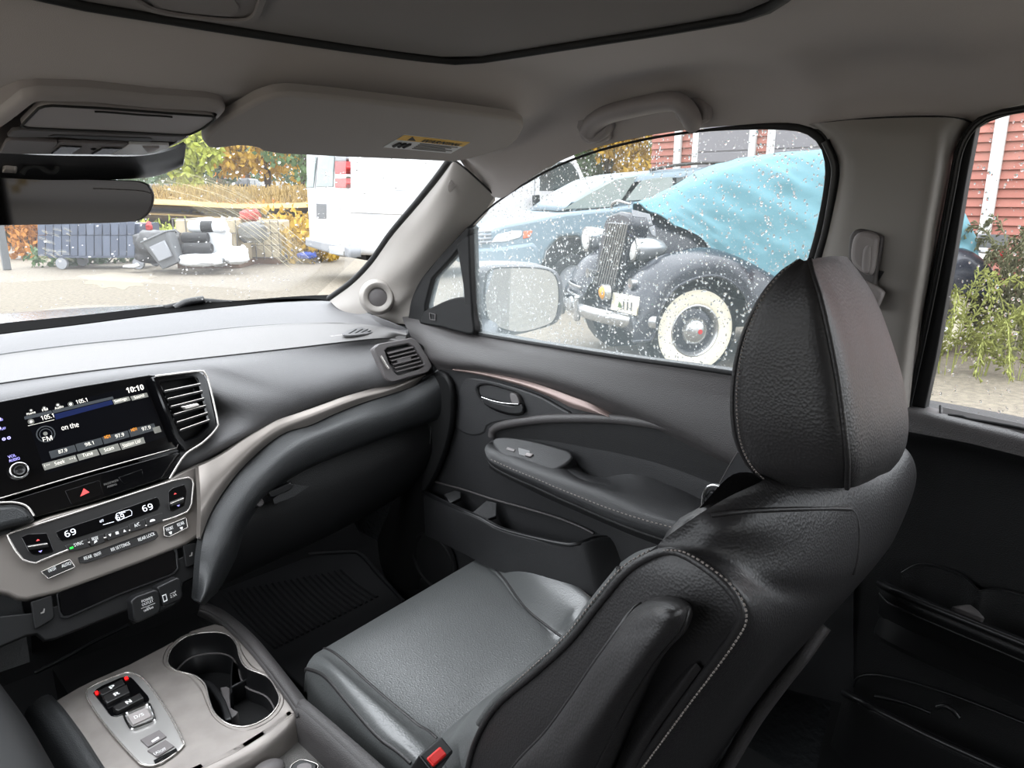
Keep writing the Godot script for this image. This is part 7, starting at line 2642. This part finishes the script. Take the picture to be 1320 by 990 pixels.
	obj("amber_lamp", MB.new().lathe(PackedVector2Array([Vector2(0.0, -0.03), Vector2(0.04, -0.025), Vector2(0.062, 0.0)]), lc, Vector3(1, 0, 0), 22), M.amber_lens, v)
	obj("amber_lamp_rim", MB.new().lathe(PackedVector2Array([Vector2(0.060, -0.008), Vector2(0.072, -0.004), Vector2(0.07, 0.05), Vector2(0.0, 0.08)]), lc, Vector3(1, 0, 0), 22), M.old_chrome, v)
	var pq := cl(t, 0, -0.72, "790,377 823,383 820,407 787,399")
	var npl := obj("number_plate", MB.new().plate(pq, Vector3(-1, 0.05, 0), 0.012, 0.002), M.whitewall, v)
	obj("plate_tree_mark", MB.new().plate(cl(t, 0, -0.735, "796,396 798,388 801,397"), Vector3(-1, 0, 0), 0.004), M.leaf_green, npl)
	for k in 3:
		var x := 804.0 + k * 5
		obj("plate_character", MB.new().tube(cl(t, 0, -0.735, "%f,%f %f,%f" % [x, 388 + k, x - 0.6, 399 + k]), 0.007, 5), M.bin_grey, npl)
	# horns beside the grille
	for k in [[757.0, 352.0], [812.0, 366.0]]:
		var hc := onl(t, 0, k[0], k[1], -0.6)
		obj("horn", MB.new().lathe(PackedVector2Array([Vector2(0.0, 0.0), Vector2(0.05, 0.0), Vector2(0.035, 0.05), Vector2(0.02, 0.2)]), hc, Vector3(1, 0, 0), 16), M.old_chrome, v)
	# tail: red lamp, bracket with a plate, chrome bumper end
	obj("tail_lamp", MB.new().ball(Vector3(3.42, 0.95, 0.70), Vector3(0.05, 0.06, 0.05), 12), M.tail_red, v)
	obj("tail_plate", MB.new().plate(cl(t, 2, 0.3, "1262,302 1300,303 1299,321 1262,319"), Vector3(0, 0, 1), 0.02, 0.005), M.bin_grey, v)
	obj("tail_bumper", MB.new().tube(PackedVector3Array([Vector3(3.5, 0.52, 0.8), Vector3(3.65, 0.52, 0.4), Vector3(3.7, 0.52, -0.4)]), 0.05, 8), M.old_chrome, v)
	obj("tail_bracket", MB.new().tube(cl(t, 2, 0.3, "1262,324 1280,326 1285,321"), 0.02, 6), M.headlamp, v)
	# blue cover
	var top := cl(t, 2, 0.0, "822,262 840,256 880,236 915,219 950,207 1000,197 1065,193 1110,193,.3 1150,197,.6 1190,206,.6 1220,222,.6 1240,246,.6 1250,275,.6 1254,302,.6")
	var tp := rs(top, 18)
	var nz := FastNoiseLite.new()
	nz.seed = 4
	nz.frequency = 0.55
	var cover := []
	for k in tp.size():
		var f := float(k) / (tp.size() - 1)
		var u: float = tp[k].x
		var y: float = tp[k].y
		var hw := lerpf(0.16, 0.60, smoothstep(0.0, 0.45, f)) * (1.0 - 0.25 * smoothstep(0.8, 1.0, f))
		var bw := lerpf(0.30, 0.90, smoothstep(0.0, 0.40, f))
		var by := lerpf(1.28, 0.72, smoothstep(0.0, 0.22, f))
		var r := PackedVector3Array()
		for s in [-1.0, 1.0]:
			var half := [Vector3(u + 0.25 * (1 - f), by, bw * s), Vector3(u + 0.12 * (1 - f), lerpf(by, y, 0.5), lerpf(bw, hw, 0.4) * s), Vector3(u + 0.04, y - 0.06, hw * s), Vector3(u, y - 0.005, hw * 0.5 * s)]
			if s > 0:
				half.reverse()
			for q in half:
				r.append(q)
			if s < 0:
				r.append(Vector3(u, y, 0))
		cover.append(r)
	var cn := net(cover, 90, 110)
	for r in cn.size():
		for k in cn[r].size():
			var q: Vector3 = cn[r][k]
			var fold := nz.get_noise_3d(q.x * 1.3 + q.y * 2.2, q.y * 1.2 - q.x * 1.4, q.z) * 0.09 + nz.get_noise_3d(q.x * 4.0 + q.y * 6.0, q.y * 1.5 - q.x * 1.2, 9.0) * 0.07
			cn[r][k] = q + Vector3(0, 0.3, signf(q.z)) * fold * clampf(absf(q.z) * 2.0, 0, 1)
	var tmb := here(t)
	tmb.grid(cn)
	var tb := thing("blue_tarpaulin", "light blue tarpaulin draped over the vintage car's roof and side", "tarpaulin", t)
	obj("sheet", tmb, M.tarp_blue, tb)
	obj("hem", MB.new().tube(cn[0], 0.010, 6), M.tarp_blue, tb)


func building() -> void:
	var x := 13.3
	var bd := thing("red_building", "red clapboard building with white trims and grey garage doors", "building", Transform3D(Basis(), Vector3(x, 0, -3)))
	obj("wall_core", MB.new().box(Vector3(0.25, 3.0, 0.4), Vector3(0.4, 6.0, 13.8)), M.red_board, bd)
	var k := 0
	var y := 0.1
	var mesh_a: ArrayMesh = null
	var bm := MB.new()
	bm.plate(PackedVector3Array([Vector3(0, 0.0, -6.5), Vector3(0, 0.0, 7.5), Vector3(0.045, 0.148, 7.5), Vector3(0.045, 0.148, -6.5)]), Vector3(-0.955, 0.29, 0), 0.02, 0.004)
	mesh_a = bm.mesh()
	while y < 5.9:
		var o := put("siding_board", mesh_a, M.red_board if (k * 7) % 5 < 3 else M.red_board_pale, bd)
		o.position = Vector3(-0.02, y, 0)
		y += 0.14
		k += 1
	var trim := func(px: float, w: float, called := "corner_trim") -> void:
		var p := on(0, px, 230, x)
		obj(called, MB.new().box(Vector3(-0.04, 2.9, p.z + 3), Vector3(0.07, 5.8, w), Basis(), 0.01), M.white_dull, bd)
	for q in [[873, 0.16], [896, 0.14], [968, 0.14], [992, 0.16], [1281, 0.17]]:
		trim.call(float(q[0]), q[1])
	for q in [[899.0, 966.0], [996.0, 1075.0]]:
		var z0 := on(0, q[0], 230, x).z + 3
		var z1 := on(0, q[1], 230, x).z + 3
		var gd := obj("garage_door", MB.new().box(Vector3(-0.02, 1.9, (z0 + z1) / 2), Vector3(0.06, 3.8, z1 - z0)), M.door_grey, bd)
		for r in 8:
			obj("door_panel", MB.new().box(Vector3(-0.055, 0.25 + r * 0.47, (z0 + z1) / 2), Vector3(0.03, 0.44, (z1 - z0) * 0.97), Basis(), 0.01), M.door_grey, gd)
	obj("roof_slab", MB.new().box(Vector3(1.5, 6.1, 0.4), Vector3(4.2, 0.25, 14.6)), M.roof_dark, bd)


func blades(par: Node3D, called: String, m: Material, stems: int, h: float, spread: float, sd: int, droop: float, per := 60, nl := 0.07) -> void:
	var r := RandomNumberGenerator.new()
	r.seed = sd
	var st := MB.new()
	var where: Array[Transform3D] = []
	for k in stems:
		var a := r.randf() * TAU
		var hh := h * r.randf_range(0.6, 1.1)
		var sp := spread * r.randf_range(0.4, 1.1)
		var p := cr(PackedVector3Array([Vector3(cos(a) * 0.05, 0, sin(a) * 0.05), Vector3(cos(a) * sp * 0.3, hh * 0.6, sin(a) * sp * 0.3), Vector3(cos(a) * sp * 0.7, hh * 0.95, sin(a) * sp * 0.7), Vector3(cos(a) * sp * 1.15, hh * (1.0 - droop), sin(a) * sp * 1.15)]), 14)
		st.tube(p, 0.004, 5)
		for j in per:
			var u := r.randf_range(0.15, 1.0) * 12.9
			var i := int(u)
			var at := p[i].lerp(p[i + 1], u - i)
			var dir := ((p[i + 1] - p[i]).normalized() + Vector3(r.randfn(), r.randfn(), r.randfn()) * 0.6).normalized()
			var bs := Basis.looking_at(dir, Vector3.UP.slerp(Vector3.RIGHT, r.randf() * 0.5)) * Basis(Vector3.UP, PI)
			where.append(Transform3D(bs.scaled(Vector3.ONE * r.randf_range(0.6, 1.5)), at))
	obj("stems", st, m, par)
	var mm := MultiMesh.new()
	mm.transform_format = MultiMesh.TRANSFORM_3D
	mm.mesh = leaf_mesh(nl, nl * 0.16)
	mm.instance_count = where.size()
	for k in where.size():
		mm.set_instance_transform(k, where[k])
	var o := MultiMeshInstance3D.new()
	o.name = called
	o.multimesh = mm
	o.material_override = m
	par.add_child(o, true)
	stuff(o)


func plants() -> void:
	for k in [
		["bright feathery green plant close behind the rear window pillar", 1218.0, 482.0, 9, 0.95, 0.5, "fern_bright", 41, 0.35],
		["bright yellow green plant arching low across the rear window", 1262.0, 484.0, 8, 0.62, 0.8, "fern_bright", 42, 0.75],
		["bright green plant spreading towards the rear window's far side", 1312.0, 492.0, 8, 0.5, 0.75, "fern_bright", 43, 0.7],
		["dull olive bush rising before the red clapboards", 1300.0, 462.0, 26, 1.25, 0.55, "fern_dull", 44, 0.15],
		["dull olive bush at the old car's tail", 1262.0, 452.0, 22, 0.95, 0.5, "fern_dull", 45, 0.2],
		["dull green bush at the far end of the plants by the red wall", 1360.0, 462.0, 24, 1.2, 0.6, "fern_dull", 46, 0.2]]:
		var p := on(1, k[1], k[2], 0.0)
		var t := thing("feathery_plant", k[0], "plant", Transform3D(Basis(), p), "plants outside the rear window")
		blades(t, "foliage", M[k[6]], k[3], k[4], k[5], k[7], k[8], 120, 0.055)
